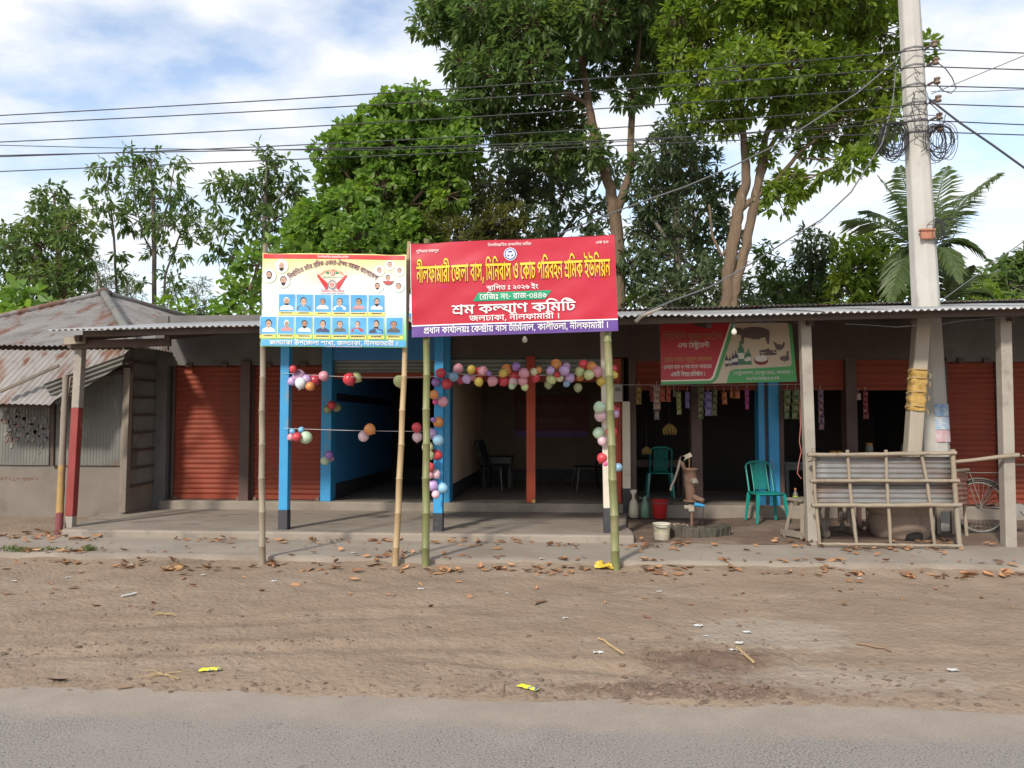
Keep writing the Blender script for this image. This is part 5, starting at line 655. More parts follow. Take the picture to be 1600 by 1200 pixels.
'174 315,204 313,231 307,256 298,278 285,297 269,312 250,324 229,331 206,333 181,330 145,320 114,309 96,295 79,278 62,275 72,333 81,382 96,422 117,452 143,470 176,476 214,472 248,460 278,446 295,426 312,400 328,366 344,324 360,274 375,218 392,170 408,130 423,99 438,74 454,56 472,40 501,35 536,38 559,46 582,61 606,83 631,146 596,133 582,125 570,120 558,119 547,120 534,124 523,133 512,148 502,171 490,204 478,231 469,265 458,304 447,354 432,397 416,434 400,464 382,490 364,510 346,527 327,539 307,548 286,556 252,558 216,555 178,545 143,529 114,507 88,481 66,450 47,415 32,376 20,334 11,290 5,244 1,197 0,183 0,161 68,189 80,212 93,232 108,251 135,257 169,252 200,236 224,211 240,175 245,144 242,124 231,112 215,108 196,109 186,111 174,114 162,119 152,44 135,37 153,32 170,28 188,27 207,31 237,44 264,65 285,94 302,117 309,144 314']
TXT={'rA':(5959,'0 0 0,1 615 0,2 603 0,3 869 0,4 1473 0,5 2099 0,6 2365 0,7 3221 0,8 3843 0,0 4760 0,1 5375 0,6 5363 0'),
'rB':(11148,'2 0 0,9 266 0,10 862 0,2 1544 0,7 1810 0,11 2432 0,5 3163 0,2 3429 0,12 3695 0,6 4225 0,6 5081 0,5 5677 0,13 5943 0,5 6876 0,2 7142 0,3 7408 0,6 8012 0,6 8868 0,5 9464 0,2 9730 0,12 9996 0,7 10526 0'),
'rC':(3093,'14 0 0,15 758 0,12 1825 0,16 2355 0'),
'rD':(25665,'3 0 0,17 604 0,18 870 0,19 1601 0,5 2439 0,7 2705 0,5 3327 0,6 3593 0,17 4189 0,20 4715 0,8 5061 0,18 5978 0,5 6709 0,9 7235 0,5 7831 0,10 8097 0,21 8779 0,2 9302 0,7 9568 0,2 10190 0,3 10456 0,9 11060 0,5 11656 0,10 11922 0,16 12864 0,20 13862 0,15 14208 0,5 15015 0,22 15281 0,23 16108 0,2 16824 0,6 17090 0,9 17686 0,12 18282 0,3 18812 0,24 19676 0,2 20368 0,7 20634 0,15 21256 0,25 22323 0,26 22853 0,2 23565 0,3 23831 0,4 24435 0,3 25061 0'),
'rE':(7230,'27 0 0,5 721 0,2 987 0,23 1253 0,28 1969 0,29 2936 0,30 3634 0,31 4226 0,30 4818 0,32 5410 0,25 6262 0,33 6792 0'),
'rF':(8952,'20 0 0,6 346 0,2 942 0,8 1208 0,29 2125 0,3 2823 0,33 3427 0,34 3865 0,6 4465 0,5 5061 0,8 5327 0,34 6244 0,35 6584 0,36 7176 0,36 7768 0,32 8360 0'),
'rG':(7218,'24 0 0,7 692 0,15 1574 0,37 2381 0,38 2918 0,5 3544 0,39 3810 0,15 4690 0,2 5497 0,7 5763 0,2 6385 0,40 6651 0'),
'rH':(9171,'8 0 0,18 917 0,41 1648 0,5 2215 0,15 2481 0,5 3288 0,21 3554 0,3 4077 0,17 4681 0,18 4947 0,19 5678 0,5 6516 0,7 6782 0,5 7404 0,6 7670 0,17 8266 0,42 8792 0'),
'rI':(24742,'43 0 0,44 755 0,5 1351 0,3 1617 0,15 2481 0,5 3288 0,38 3554 0,45 4180 0,5 4180 0,18 4446 0,4 5177 0,29 5803 0,20 6501 0,15 6847 0,46 7654 0,17 8550 0,4 8816 0,9 9702 0,5 10298 0,10 10564 0,40 11506 0,5 12073 0,2 12339 0,7 12605 0,45 13227 0,3 13227 0,5 13831 0,18 14097 0,21 14828 0,15 15351 0,5 16158 0,18 16424 0,17 17155 0,28 17421 0,18 18128 0,5 18859 0,21 19125 0,3 19648 0,17 20252 0,18 20518 0,19 21249 0,5 22087 0,7 22353 0,5 22975 0,6 23241 0,17 23837 0,42 24363 0'),
'wA':(11367,'2 0 0,9 266 0,10 862 0,2 1544 0,7 1810 0,11 2432 0,5 3163 0,2 3429 0,12 3695 0,6 4225 0,6 5081 0,5 5677 0,12 5943 0,7 6473 0,5 7095 0,2 7361 0,3 7627 0,6 8231 0,6 9087 0,5 9683 0,2 9949 0,12 10215 0,7 10745 0'),
'wB':(20438,'2 0 0,3 266 0,38 870 0,45 1496 0,5 1496 0,2 1762 0,28 2028 0,28 2735 0,7 3702 0,40 4324 0,6 4891 0,24 5747 0,2 6439 0,7 6705 0,15 7327 0,14 8394 0,15 9152 0,28 9959 0,5 10666 0,34 10932 0,47 11272 0,48 12145 0,38 12827 0,10 13713 0,7 14395 0,49 15017 0,4 15629 0,9 16515 0,5 17111 0,33 17377 0,18 17815 0,5 18546 0,20 18812 0,0 19158 0,50 19761 0'),
'wC':(8134,'2 0 0,3 266 0,38 870 0,45 1496 0,5 1496 0,2 1762 0,28 2028 0,28 2735 0,7 3702 0,40 4324 0,6 4891 0,24 5747 0,2 6439 0,7 6705 0,15 7327 0'),
'wD':(12044,'14 0 0,15 758 0,28 1565 0,5 2272 0,34 2538 0,47 2878 0,48 3751 0,38 4433 0,10 5319 0,7 6001 0,49 6623 0,4 7235 0,9 8121 0,5 8717 0,33 8983 0,18 9421 0,5 10152 0,20 10418 0,0 10764 0,50 11367 0'),
'wE':(19361,'8 0 0,18 917 0,41 1648 0,5 2215 0,15 2481 0,5 3288 0,26 3814 0,23 4526 0,20 5242 0,8 5588 0,18 6505 0,5 7236 0,50 7762 0,5 8439 0,51 8705 0,5 9401 0,21 9667 0,8 10190 0,18 11107 0,41 11838 0,5 12405 0,15 12671 0,5 13478 0,21 13744 0,3 14267 0,17 14871 0,18 15137 0,19 15868 0,5 16706 0,7 16972 0,5 17594 0,6 17860 0,17 18456 0,42 18982 0'),
'gA':(8909,'2 0 0,3 266 0,2 870 0,6 1136 0,2 1732 0,9 1998 0,2 2594 0,18 2860 0,52 3851 0,1 4438 0,7 4645 0,1 5267 0,6 5267 0,20 6123 0,12 6469 0,5 6999 0,20 7265 0,40 7611 0,18 8178 0'),
'gB':(5126,'14 0 0,53 758 0,20 1829 0,6 2175 0,54 2771 0,1 3278 0,20 3336 0,6 3682 0,55 4278 0'),
'gC':(9521,'20 0 0,43 346 0,5 1101 0,29 1367 0,20 2065 0,7 2411 0,5 3033 0,29 3299 0,56 3997 0,57 5155 0,0 5155 0,1 5770 0,18 5758 0,7 6749 0,5 7371 0,20 7637 0,18 7983 0,15 8714 0'),
'gD':(13231,'14 0 0,51 758 0,5 1454 0,20 1720 0,3 2066 0,58 2930 0,5 3651 0,28 3917 0,16 4884 0,59 5882 0,60 6538 0,7 7601 0,5 8223 0,33 8489 0,10 8927 0,51 9869 0,5 10565 0,9 10831 0,5 11427 0,20 11693 0,6 12039 0,6 12635 0'),
'gE':(9131,'14 0 0,15 758 0,2 1565 0,40 1831 0,2 2658 0,9 2924 0,61 3520 0,62 4202 0,43 5190 0,2 5945 0,28 6211 0,63 6918 0,5 7622 0,3 7888 0,42 8752 0'),
'gF':(15812,'20 0 0,23 346 0,20 1062 0,64 1408 0,5 2083 0,18 2349 0,23 3080 0,5 3796 0,65 4062 0,21 5209 0,66 5732 0,6 6151 0,33 6747 0,23 7185 0,1 7901 0,6 7901 0,20 8757 0,6 9103 0,5 9699 0,67 9965 0,68 10677 0,21 11096 0,8 11619 0,18 12536 0,41 13267 0,5 13834 0,15 14100 0,5 14907 0,42 15433 0'),
'gG':(6512,'31 0 0,69 592 0,70 1184 0,69 1776 0,70 2368 0,35 2960 0,71 3552 0,69 4144 0,69 4736 0,31 5328 0,36 5920 0'),
'sA':(6852,'31 0 0,69 592 0,70 1184 0,70 1776 0,30 2368 0,69 2960 0,30 3552 0,34 4144 0,35 4484 0,32 5076 0,31 5668 0,30 6260 0')}
# ------------------------------------------------------------------ lettering
def glyph(i,cache={}):
    if i in cache: return cache[i]
    cs=[[tuple(map(float,p.split())) for p in c.split(',')] for c in GLY[i].split(';')]
    vs=[];es=[]
    for c in cs:
        n=len(vs);vs+=[Vector(p) for p in c];es+=[(n+k,n+(k+1)%len(c)) for k in range(len(c))]
    v,e,f,_,_,_=delaunay_2d_cdt(vs,es,[],0,0.01)
    def wind(x,y):
        w=0
        for c in cs:
            for k in range(len(c)):
                x0,y0=c[k];x1,y1=c[(k+1)%len(c)]
                if (y0<=y)!=(y1<=y):
                    if x0+(y-y0)/(y1-y0)*(x1-x0)>x: w+=1 if y1>y0 else -1
        return w
    cache[i]=([(p[0],p[1]) for p in v],[t for t in f if wind(sum(v[k][0] for k in t)/3,sum(v[k][1] for k in t)/3)!=0])
    return cache[i]
def text_into(mb,key,fn,mi=0,dx=0,dy=0,skip=0):
    """fn(x 0..1, y in headline heights) -> point"""
    w,l=TXT[key]; items=l.split(',')
    for it in items[skip:]:
        g,x,y=map(int,it.split()); vs,fs=glyph(g)
        mb.add([fn((a+x+dx)/w,(b2+y+dy)/622) for a,b2 in vs],fs,mi)
class Board:
    wv=0
    def __init__(s,tl,tr,br,bl):
        s.c=[Vector(p) for p in (tl,tr,br,bl)]; n=(s.c[1]-s.c[0]).cross(s.c[3]-s.c[0]).normalized()
        s.n=-n if n.y>0 else n; s.w=(s.c[1]-s.c[0]).length; s.h=(s.c[3]-s.c[0]).length
    def P(s,u,v,k=0,bow=True):
        a=s.c[0].lerp(s.c[1],u); b2=s.c[3].lerp(s.c[2],u); d=s.wv*(mnoise.noise(Vector((u*2.2,v*1.6,s.wv*900)))+.6*mnoise.noise(Vector((u*5+v*4,v*2-u*3,7)))+.35*(.5-abs(mnoise.noise(Vector((u*4.1-v*2,v*3+u,3)))))) if s.wv else 0
        return a.lerp(b2,v)+s.n*((.003 if s.wv else .0012)*k+d)
    def rect(s,mb,u0,v0,u1,v1,k,mi):
        n=max(1,int((u1-u0)*70)) if s.wv else 1; m_=max(1,int((v1-v0)*40)) if s.wv else 1
        mb.add([s.P(u0+(u1-u0)*i/n,v0+(v1-v0)*j/m_,k) for i in range(n+1) for j in range(m_+1)],[(i*(m_+1)+j,i*(m_+1)+j+1,(i+1)*(m_+1)+j+1,(i+1)*(m_+1)+j) for i in range(n) for j in range(m_)],mi)
    def pol(s,mb,pts,k,mi): mb.add([s.P(u,v,k) for u,v in pts][::-1],[tuple(range(len(pts)))],mi)
    def ell(s,mb,u,v,ru,rv,k,mi,n=20,a0=0,a1=360):
        s.pol(mb,[(u+ru*math.cos(R(a0+(a1-a0)*i/n)),v-rv*math.sin(R(a0+(a1-a0)*i/n))) for i in range(n+(a1-a0<360))],k,mi)
    def ring(s,mb,u,v,r0,r1,k,mi,n=28):
        q=s.w/s.h; vs=[]
        for i in range(n):
            a=2*math.pi*i/n
            for r in (r0,r1): vs.append(s.P(u+r*math.cos(a),v-r*q*math.sin(a),k))
        mb.add(vs,[(2*i,2*i+1,(2*i+3)%(2*n),(2*i+2)%(2*n)) for i in range(n)],mi)
    def panel(s,name,mats,parent,th=.014,nu=60,nv=32,wr=0,seed=1):
        mb=MB(); vs=[]
        for j in range(nv+1):
            for i in range(nu+1):
                u,v=i/nu,j/nv; vs.append(s.P(u,v,-1)-s.n*0.0)
        q=nu+1
        mb.add(vs,[(j*q+i,(j+1)*q+i,(j+1)*q+i+1,j*q+i+1) for j in range(nv) for i in range(nu)],0,True)
        b=[s.P(0,0,-1),s.P(0,1,-1),s.P(1,1,-1),s.P(1,0,-1)]; bb=[p-s.n*th for p in b]
        mb.add(b+bb,[(7,6,5,4),(0,4,5,1),(1,5,6,2),(2,6,7,3),(3,7,4,0)],1)
        return mb.build(name,mats,parent)
    def line(s,name,key,u0,u1,vb,vh,mt,parent,k=2,outline=None,bold=0):
        mb=MB(); mats=[mt]
        f=lambda kk:(lambda x,y:s.P(u0+(u1-u0)*x,vb-vh*y,kk))
        text_into(mb,key,f(k+1))
        if bold:
            for i,d in enumerate(((bold,0),(-bold*.6,0),(0,bold*.7),(0,-bold*.5))): text_into(mb,key,f(k+1.12+.1*i),0,*d)
        if outline:
            mats.append(outline)
            for a in range(8): text_into(mb,key,f(k+.1*(a+1)),1,(bold+15)*math.cos(a*.785),(bold+9)*math.sin(a*.785))
        return mb.build(name,mats,parent)
def ink(n,c,r=.4): 
    if n not in MATS:
        m,nt,b=newmat(n); b.inputs['Base Color'].default_value=C4(c); b.inputs['Roughness'].default_value=r; b.inputs['Specular IOR Level'].default_value=.25
    return n
ink('ink_white',(.78,.78,.78)); ink('ink_yellow',(.80,.55,.05)); ink('ink_brown',(.13,.025,.01)); ink('ink_green',(.015,.33,.16)); ink('ink_purple',(.12,.06,.26)); ink('ink_blue',(.04,.10,.42))
ink('ink_maroon',(.16,.03,.10)); ink('ink_red',(.62,.05,.06)); ink('ink_sky',(.10,.36,.66)); ink('ink_skin',(.42,.24,.16)); ink('ink_skin_pale',(.52,.34,.25)); ink('ink_hair',(.035,.03,.03)); ink('ink_grey',(.3,.3,.31))
ink('ink_shirt_white',(.72,.74,.78)); ink('ink_shirt_navy',(.06,.08,.15)); ink('ink_shirt_pink',(.50,.26,.27)); ink('ink_shirt_grey',(.12,.14,.14)); ink('ink_shirt_red',(.42,.08,.08)); ink('ink_pale',(.70,.68,.6)); ink('ink_pale_green',(.5,.64,.42)); ink('ink_dark',(.05,.05,.06)); ink('ink_caption',(.78,.66,.16))
mat('banner_red',(.50,.022,.048),(.45,.02,.042),1.2,.33,.06,3,spec=.35,bd=.05)
# ---- big red signboard
YS=7.84
rs=Board(at(641,381,YS),at(960,367,YS),at(966,517,YS),at(643,527,YS))
rs.wv=.022
T1=thing('signboard','large red signboard with yellow Bengali heading on two green bamboo posts','signboard',gnd(815,880,.1))
p=rs.panel('panel',['banner_red','sign_edge'],T1)
mb=MB(); rs.rect(mb,0,.885,1,1,.6,0); rs.rect(mb,0,.872,1,.885,.8,1); rs.rect(mb,0,0,.0025,.87,.5,1)
mb.build('purple_strip',['ink_purple','ink_white'],p)
mb=MB(); n=16; mb.add([rs.P((.332-.026*j)+(.356-.0*j)*i/n-(.007*j*i/n),.552+.09*j,1.3) for i in range(n+1) for j in (0,.5,1)],[(i*3+j,i*3+j+1,i*3+j+4,i*3+j+3) for i in range(n) for j in (0,1)],0); mb.build('green_strip',['ink_green'],p)
rs.line('heading','rD',.031,.973,.425,.17,'ink_yellow',T1,2,'ink_brown',17)
for nm,k,u0,u1,vb,vh,bo in (('motto','rA',.03,.142,.10,.026,0),('motto','rB',.385,.597,.068,.025,0),('motto','rC',.908,.97,.088,.027,0),('founding_date','rE',.373,.625,.532,.046,14),
    ('registration_number','rF',.338,.664,.628,.054,14),('committee_name','rG',.202,.80,.772,.09,20),('place_lettering','rH',.286,.725,.850,.055,10),('address','rI',.06,.955,.966,.062,14)):
    rs.line(nm,k,u0,u1,vb,vh,'ink_white',p if nm in('motto',) else T1,2,None,bo)
mb=MB(); q=rs.w/rs.h; eu,ev=.493,.155
rs.ell(mb,eu,ev,.0315,.0315*q,1,0,32); rs.ell(mb,eu,ev,.028,.028*q,1.4,1,32); rs.ell(mb,eu,ev,.0255,.0255*q,1.7,2,32); rs.ring(mb,eu,ev,.016,.0225,2.2,0,32)
for a in (15,165,270):
    ca,sa=math.cos(R(a)),math.sin(R(a)); w_=.0045
    rs.pol(mb,[(eu+ca*.004-sa*w_,ev-(sa*.004+ca*w_)*q),(eu+ca*.018-sa*w_*1.3,ev-(sa*.018+ca*w_*1.3)*q),(eu+ca*.018+sa*w_*1.3,ev-(sa*.018-ca*w_*1.3)*q),(eu+ca*.004+sa*w_,ev-(sa*.004-ca*w_)*q)][::-1],2.5,0)
rs.ell(mb,eu,ev,.0065,.0065*q,2.8,0); mb.build('emblem',['ink_white','ink_blue','ink_blue'],T1)
def bamboo(pb,pt,r0,r1,mt,nodes=.32,seed=1,bend=.02,n=10,jit=0.0):
    r_=random.Random(seed); pb=Vector(pb); pt=Vector(pt); L=(pt-pb).length; k=int(L/nodes); pts=[];rad=[]
    ba=r_.uniform(0,6.28); bd=Vector((math.cos(ba),math.sin(ba)*.3,0))*bend
    zig=0
    for i in range(k+1):
        t=i/k; zig=-zig if zig else 1; c=pb.lerp(pt,t)+bd*math.sin(t*math.pi*1.2)+Vector((zig*.0025,0,0)); r=r0+(r1-r0)*t
        for d,f in ((-.012,1.0),(-.005,1.13),(.003,1.10),(.010,.96)):
            if 0<=t*L+d<=L: pts.append(c+(pt-pb)*(d/L)); rad.append(r*f)
    return MB().tube(pts,rad,n)
def post(px_b,py_b,px_t,py_t,yb,yt,r0,r1,mt,parent,seed,zb=None,name='post'):
    a=at(px_b,py_b,yb); 
    if zb is not None: a.z=zb
    return bamboo(a,at(px_t,py_t,yt),r0,r1,mt,.34,seed).build(name,mt,parent)
post(665,878,667,373,YS+.1,YS+.075,.042,.034,'bamboo_green',T1,3,-.05); post(963,882,944,372,YS+.1,YS+.075,.044,.038,'bamboo_green',T1,4,-.05)
fb=MB()
for v in (.04,.5,.95): fb.beam(rs.P(.02,v,-1)-rs.n*.03,rs.P(.98,v,-1)-rs.n*.03,.03,.025)
fb.build('batten','wood_grey',T1)
# ---- white committee banner
ws=Board(at(410,395,YS+.01),at(635,398,YS+.01),at(635,543,YS+.01),at(407,541,YS+.01))
ws.wv=.026
T2=thing('banner','white committee banner with rows of portraits between two dry bamboo posts','banner',gnd(515,878,.1))
m,nt,b=newmat('banner_print'); t=N(nt,'ShaderNodeTexCoord'); s=N(nt,'ShaderNodeSeparateXYZ'); nt.links.new(t.outputs['Object'],s.inputs[0])
zt_=ws.P(.5,0).z-OFF[T2.name].z; zb_=ws.P(.5,1).z-OFF[T2.name].z
r=N(nt,'ShaderNodeMapRange'); r.inputs['From Min'].default_value=zt_; r.inputs['From Max'].default_value=zb_; nt.links.new(s.outputs['Z'],r.inputs['Value'])
cr=N(nt,'ShaderNodeValToRGB'); nt.links.new(r.outputs['Result'],cr.inputs['Fac'])
E_=cr.color_ramp.elements; E_[0].position=.06; E_[0].color=(.72,.66,.25,1); E_[1].position=.34; E_[1].color=(.64,.68,.70,1)
for pos,cc in ((.2,(.70,.68,.44,1)),(.62,(.60,.68,.72,1)),(.8,(.30,.62,.36,1)),(.93,(.16,.50,.22,1))):
    e=cr.color_ramp.elements.new(pos); e.color=cc
nt.links.new(cr.outputs[0],b.inputs['Base Color']); b.inputs['Roughness'].default_value=.45; v_=t.outputs['Object']; bump(nt,b,v_,2.5,.25,.06,3)
p2=ws.panel('panel',['banner_print','sign_edge'],T2)
mb=MB(); ws.rect(mb,.008,.012,.992,.058,.6,0); mb.build('red_strip',['ink_red'],p2)
mb=MB(); ws.rect(mb,.005,.927,.995,.992,.6,0); mb.build('blue_strip',['ink_sky'],p2)
ws.line('motto','wA',.39,.605,.05,.02,'ink_white',p2,2); ws.line('branch_name','wE',.065,.945,.982,.042,'ink_white',T2,2,None,16)
mb=MB()
def arc(k,dx=0,dy=0):
    def f(x,y):
        a=2*x-1; u=.202+.588*x; v=.135+.158*a*a; du=.588; dv=.158*4*a; du_=du*ws.w; dv_=dv*ws.h; l=math.hypot(du_,dv_); nx,ny=dv_/l,-du_/l
        h=.098*y*ws.h*.5+.01; return ws.P(u+nx*h/ws.w,v+ny*h/ws.h,k)
    return f
text_into(mb,'wB',arc(2)); text_into(mb,'wB',arc(2.2),0,22,0); text_into(mb,'wB',arc(2.4),0,10,14); text_into(mb,'wB',arc(2.6),0,-14,-6); mb.build('heading','ink_maroon',T2)
# winged wheel emblem
mb=MB(); q=ws.w/ws.h; eu,ev=.492,.335
for sg in (-1,1):
    for i in range(6):
        a=i/5; y0=-.035+.10*a-.03; tipu=.105-.05*a; tipv=-.115+.13*a
        ws.pol(mb,[(eu+sg*.028,ev+.045*a-.005),(eu+sg*.034,ev-.02+.05*a),(eu+sg*tipu,ev+tipv),(eu+sg*(tipu-.006),ev+tipv+.035)][::sg],1.2+.1*i,0)
ws.ring(mb,eu,ev,.022,.031,1.6,1); ws.ell(mb,eu,ev,.021,.021*q,1.5,2); ws.ring(mb,eu,ev,.010,.015,2,0); ws.ell(mb,eu,ev,.006,.006*q,2.1,0)
ws.ell(mb,eu+.002,ev-.125,.016,.016*q,1.2,0); ws.ell(mb,eu+.002,ev-.125,.012,.012*q,1.5,2); ws.ell(mb,eu+.002,ev-.125,.005,.005*q,1.8,0)
for sg in (-1,1): ws.rect(mb,eu+sg*.032-.009,ev-.138,eu+sg*.032+.009,ev-.118,1.4,3)
for i in range(3): ws.ell(mb,eu-.012+.012*i,ev-.052,.003,.003*q,1.4,0)
mb.build('emblem',['ink_red','ink_grey','ink_pale','ink_green'],T2)
mb=MB()
def arc2(x,y):
    a=2*x-1; u=eu+.10*a; v=.195+.075*a*a; return ws.P(u,v-.022*y,1.6)
text_into(mb,'wC',arc2); mb.build('emblem_motto','ink_red',p2)
ws.line('emblem_motto','wD',.425,.575,.262,.012,'ink_dark',p2,1); ws.line('emblem_motto','wC',.415,.575,.415,.022,'ink_red',p2,1); ws.line('emblem_motto','wD',.41,.58,.438,.012,'ink_dark',p2,1)
SK=['ink_sky','ink_skin','ink_skin_pale','ink_hair','ink_shirt_white','ink_shirt_navy','ink_shirt_pink','ink_shirt_grey','ink_shirt_red','ink_caption','ink_dark','ink_pale','ink_white','ink_pale_green']
def head(mb,u,v,r,sk,sh,beard,cap,body=True,hair=3):
    q=ws.w/ws.h; rr_=random.Random(int(u*9173+v*3571)); hr=rr_.uniform(.86,1.08); fw=rr_.uniform(.86,1.12); r*=rr_.uniform(.92,1.12); bd=u; u=u+rr_.uniform(-.002,.002)
    if body:
        ws.pol(mb,[(u-r*2.05,v+r*q*2.55),(u-r*1.9,v+r*q*1.75),(u-r*1.2,v+r*q*1.35),(u-r*.5,v+r*q*1.1),(u+r*.5,v+r*q*1.1),(u+r*1.2,v+r*q*1.35),(u+r*1.9,v+r*q*1.75),(u+r*2.05,v+r*q*2.55)][::-1],1.4,sh)
        ws.pol(mb,[(u-r*.42,v+r*q*.6),(u+r*.42,v+r*q*.6),(u+r*.38,v+r*q*1.2),(u,v+r*q*1.55),(u-r*.38,v+r*q*1.2)][::-1],1.6,sk)
    ws.ell(mb,u+r*rr_.uniform(-.08,.08),v-r*q*.12,r*.93*fw,r*q*1.12*hr,1.8,hair if not cap else 11)
    ws.ell(mb,u,v+r*q*.12,r*.78*fw,r*q*1.0,2.0,sk)
    if beard: ws.ell(mb,u,v+r*q*.68,r*.66,r*q*(.55 if beard==1 else .85),2.2,hair,14,180,360); ws.ell(mb,u,v+r*q*.62,r*.3,r*q*.09,2.6,1)
    for sg in (-1,1): ws.rect(mb,u+sg*r*.33-r*.17,v-r*q*.10,u+sg*r*.33+r*.17,v+r*q*.02,2.4,3)
    ws.rect(mb,u-r*.07,v+r*q*.05,u+r*.07,v+r*q*.38,2.3,1)
pr=random.Random(11)
row1=[(247,403,2,4,1,1),(417,575,2,7,0,0),(592,750,1,4,0,0),(765,923,2,4,0,0),(940,1097,1,6,0,0),(1112,1267,2,4,2,0)]
row2=[(68,223,2,4,0,0),(242,395,1,6,0,1),(412,570,1,4,2,0),(588,745,2,5,0,0),(762,918,2,7,0,0),(935,1090,2,8,0,0),(1108,1262,2,5,1,0),(1285,1437,1,7,0,0)]
UV=lambda x,y:((x-75)/1395,(y-166)/912)
for rows,y0,y1,yc0,yc1 in ((row1,570,738,741,775),(row2,790,955,965,1000)):
    for x0,x1,sk,sh,be,cp in rows:
        mb=MB(); u0,v0=UV(x0,y0); u1,v1=UV(x1,y1)
        ws.rect(mb,u0-.002,v0-.004,u1+.002,v1+.004,.7,12); ws.rect(mb,u0,v0,u1,v1,1,0)
        u=(u0+u1)/2+pr.uniform(-.006,.006); v=v0+(v1-v0)*.40; head(mb,u,v,.0215,sk,sh,be,cp)
        c0=UV(0,yc0)[1]; c1=UV(0,yc1)[1]; ws.rect(mb,u0-.002,c0,u1+.002,c1,.9,9)
        L=pr.uniform(.28,.46)*(u1-u0); 
        for vv,hh,l2 in ((.30,.17,L),(.72,.09,L*.8)):
            xx=u-l2
            while xx<u+l2:
                wd=pr.uniform(.003,.009); ws.rect(mb,xx,c0+(c1-c0)*(vv-hh),min(xx+wd,u+l2),c0+(c1-c0)*(vv+hh),1.2,10 if vv<.5 else 11); xx+=wd+.0016
        mb.build('portrait',SK,T2)
for x,y,r_,be,hr_ in ((265,295,70,2,11),(147,390,70,1,3),(288,440,70,2,3),(1312,275,50,0,3),(1215,333,52,0,3),(1402,333,52,0,3),(1300,408,57,0,3),(1200,490,60,1,3),(1398,487,57,0,3)):
    mb=MB(); u,v=UV(x,y); ru=r_/1395; q=ws.w/ws.h
    ws.ell(mb,u,v,ru,ru*q,.7,13,26); ws.ell(mb,u,v,ru*.93,ru*.93*q,.9,12,26); head(mb,u,v-.008,ru*.46,2,4,be,hr_==11,False)
    if (x,y)==(1300,408): ws.ell(mb,u,v+.01,ru*.92,ru*.9*q,2.4,8,14,195,345)
    mb.build('portrait',SK,T2)
post(411,878,413,381,YS+.1,YS+.07,.036,.026,'bamboo_dry',T2,5,-.05); post(617,872,640,377,YS+.12,YS+.09,.036,.024,'bamboo_tan',T2,6,-.05)
# ---- eatery sign under the roof
mat('sign_red',(.38,.02,.027),(.31,.016,.022),2,.45,.05,10); mat('sign_cream',(.50,.41,.30),(.43,.35,.25),2,.45,.05,10); ink('sign_green',(.07,.28,.09)); ink('pic_brown',(.17,.06,.05)); ink('pic_grey',(.12,.085,.08)); ink('pic_green',(.06,.16,.09)); ink('pic_purple',(.07,.05,.09)); ink('pic_red',(.18,.03,.03)); ink('ink_dim',(.27,.14,.075)); ink('ink_ochre',(.62,.36,.06))
YG=9.95
gs=Board(at(1031,506,YG+.05),at(1237,504,YG+.05),at(1245,596,YG-.02),at(1033,601,YG-.02))
T3=thing('eatery_sign','red green and cream eatery sign with food pictures hung under the verandah roof','signboard',gs.P(.5,1))
p3=gs.panel('panel',['sign_cream','sign_edge'],T3)
mb=MB()
gs.pol(mb,[(0,0),(.545,0),(.395,.89),(.375,.935),(.355,.945),(0,.945)],.6,1); gs.pol(mb,[(0,0),(.535,0),(.385,.88),(.368,.92),(.35,.93),(0,.93)],.9,0)
mb.build('red_field',['sign_red','ink_pale'],p3)
mb=MB(); gs.pol(mb,[(.55,0),(.58,0),(.425,.9),(.405,.96),(.375,1),(0,1),(0,.955),(.36,.955),(.385,.94),(.402,.89)],.7,0)
gs.pol(mb,[(.485,1),(.505,.86),(.52,.80),(.55,.775),(.94,.745),(.965,.735),(.975,.70),(.975,0),(1,0),(1,1)],.7,0); mb.build('green_field',['sign_green'],p3)
ink('sign_ink',(.55,.53,.47)); ink('sign_ochre',(.36,.20,.04))
for nm,k,u0,u1,vb,vh,mt,bo in (('heading','gA',.02,.47,.275,.105,'ink_dim',10),('subheading','gB',.13,.37,.40,.075,'sign_ink',14),('owner_line','gC',.03,.385,.625,.06,'sign_ochre',14),('menu_line','gD',.02,.38,.745,.055,'sign_ink',14),('menu_line','gE',.075,.33,.87,.062,'sign_ink',24),('address','gF',.54,.975,.868,.05,'sign_ink',10),('phone_number','gG',.63,.875,.958,.05,'sign_ink',16)):
    gs.line(nm,k,u0,u1,vb,vh,mt,T3,1.5,None,bo)
mb=MB(); q=gs.w/gs.h; UG=lambda x,y:((x-75)/1405,(y-112)/620)
def bottle(x,y0,y1,w_,mi):
    u,_=UG(x,0); v0=UG(0,y0)[1]; v1=UG(0,y1)[1]; w2=w_/1405/2; h=v1-v0
    gs.pol(mb,[(u-w2*.3,v0),(u+w2*.3,v0),(u+w2*.35,v0+h*.18),(u+w2,v0+h*.34),(u+w2,v1),(u-w2,v1),(u-w2,v0+h*.34),(u-w2*.35,v0+h*.18)],.8,mi); gs.rect(mb,u-w2*.9,v0+h*.5,u+w2*.9,v0+h*.75,1.1,3)
for x,y0,y1,w_,mi in ((770,440,562,36,2),(806,450,555,30,0),(838,420,552,30,2),(870,400,552,40,2),(925,300,548,68,1),(975,415,545,36,1),(1003,385,548,52,1)): bottle(x,y0,y1,w_,mi)
u,v=UG(1130,510); gs.ell(mb,u,v,.052,.07,.8,4); gs.ell(mb,u,v-.03,.047,.045,1.1,3); gs.pol(mb,[(u-.055,v-.045),(u+.055,v-.045),(u+.048,v+.01),(u-.048,v+.01)],.7,4); gs.ell(mb,u,v-.045,.043,.045,1.3,5)
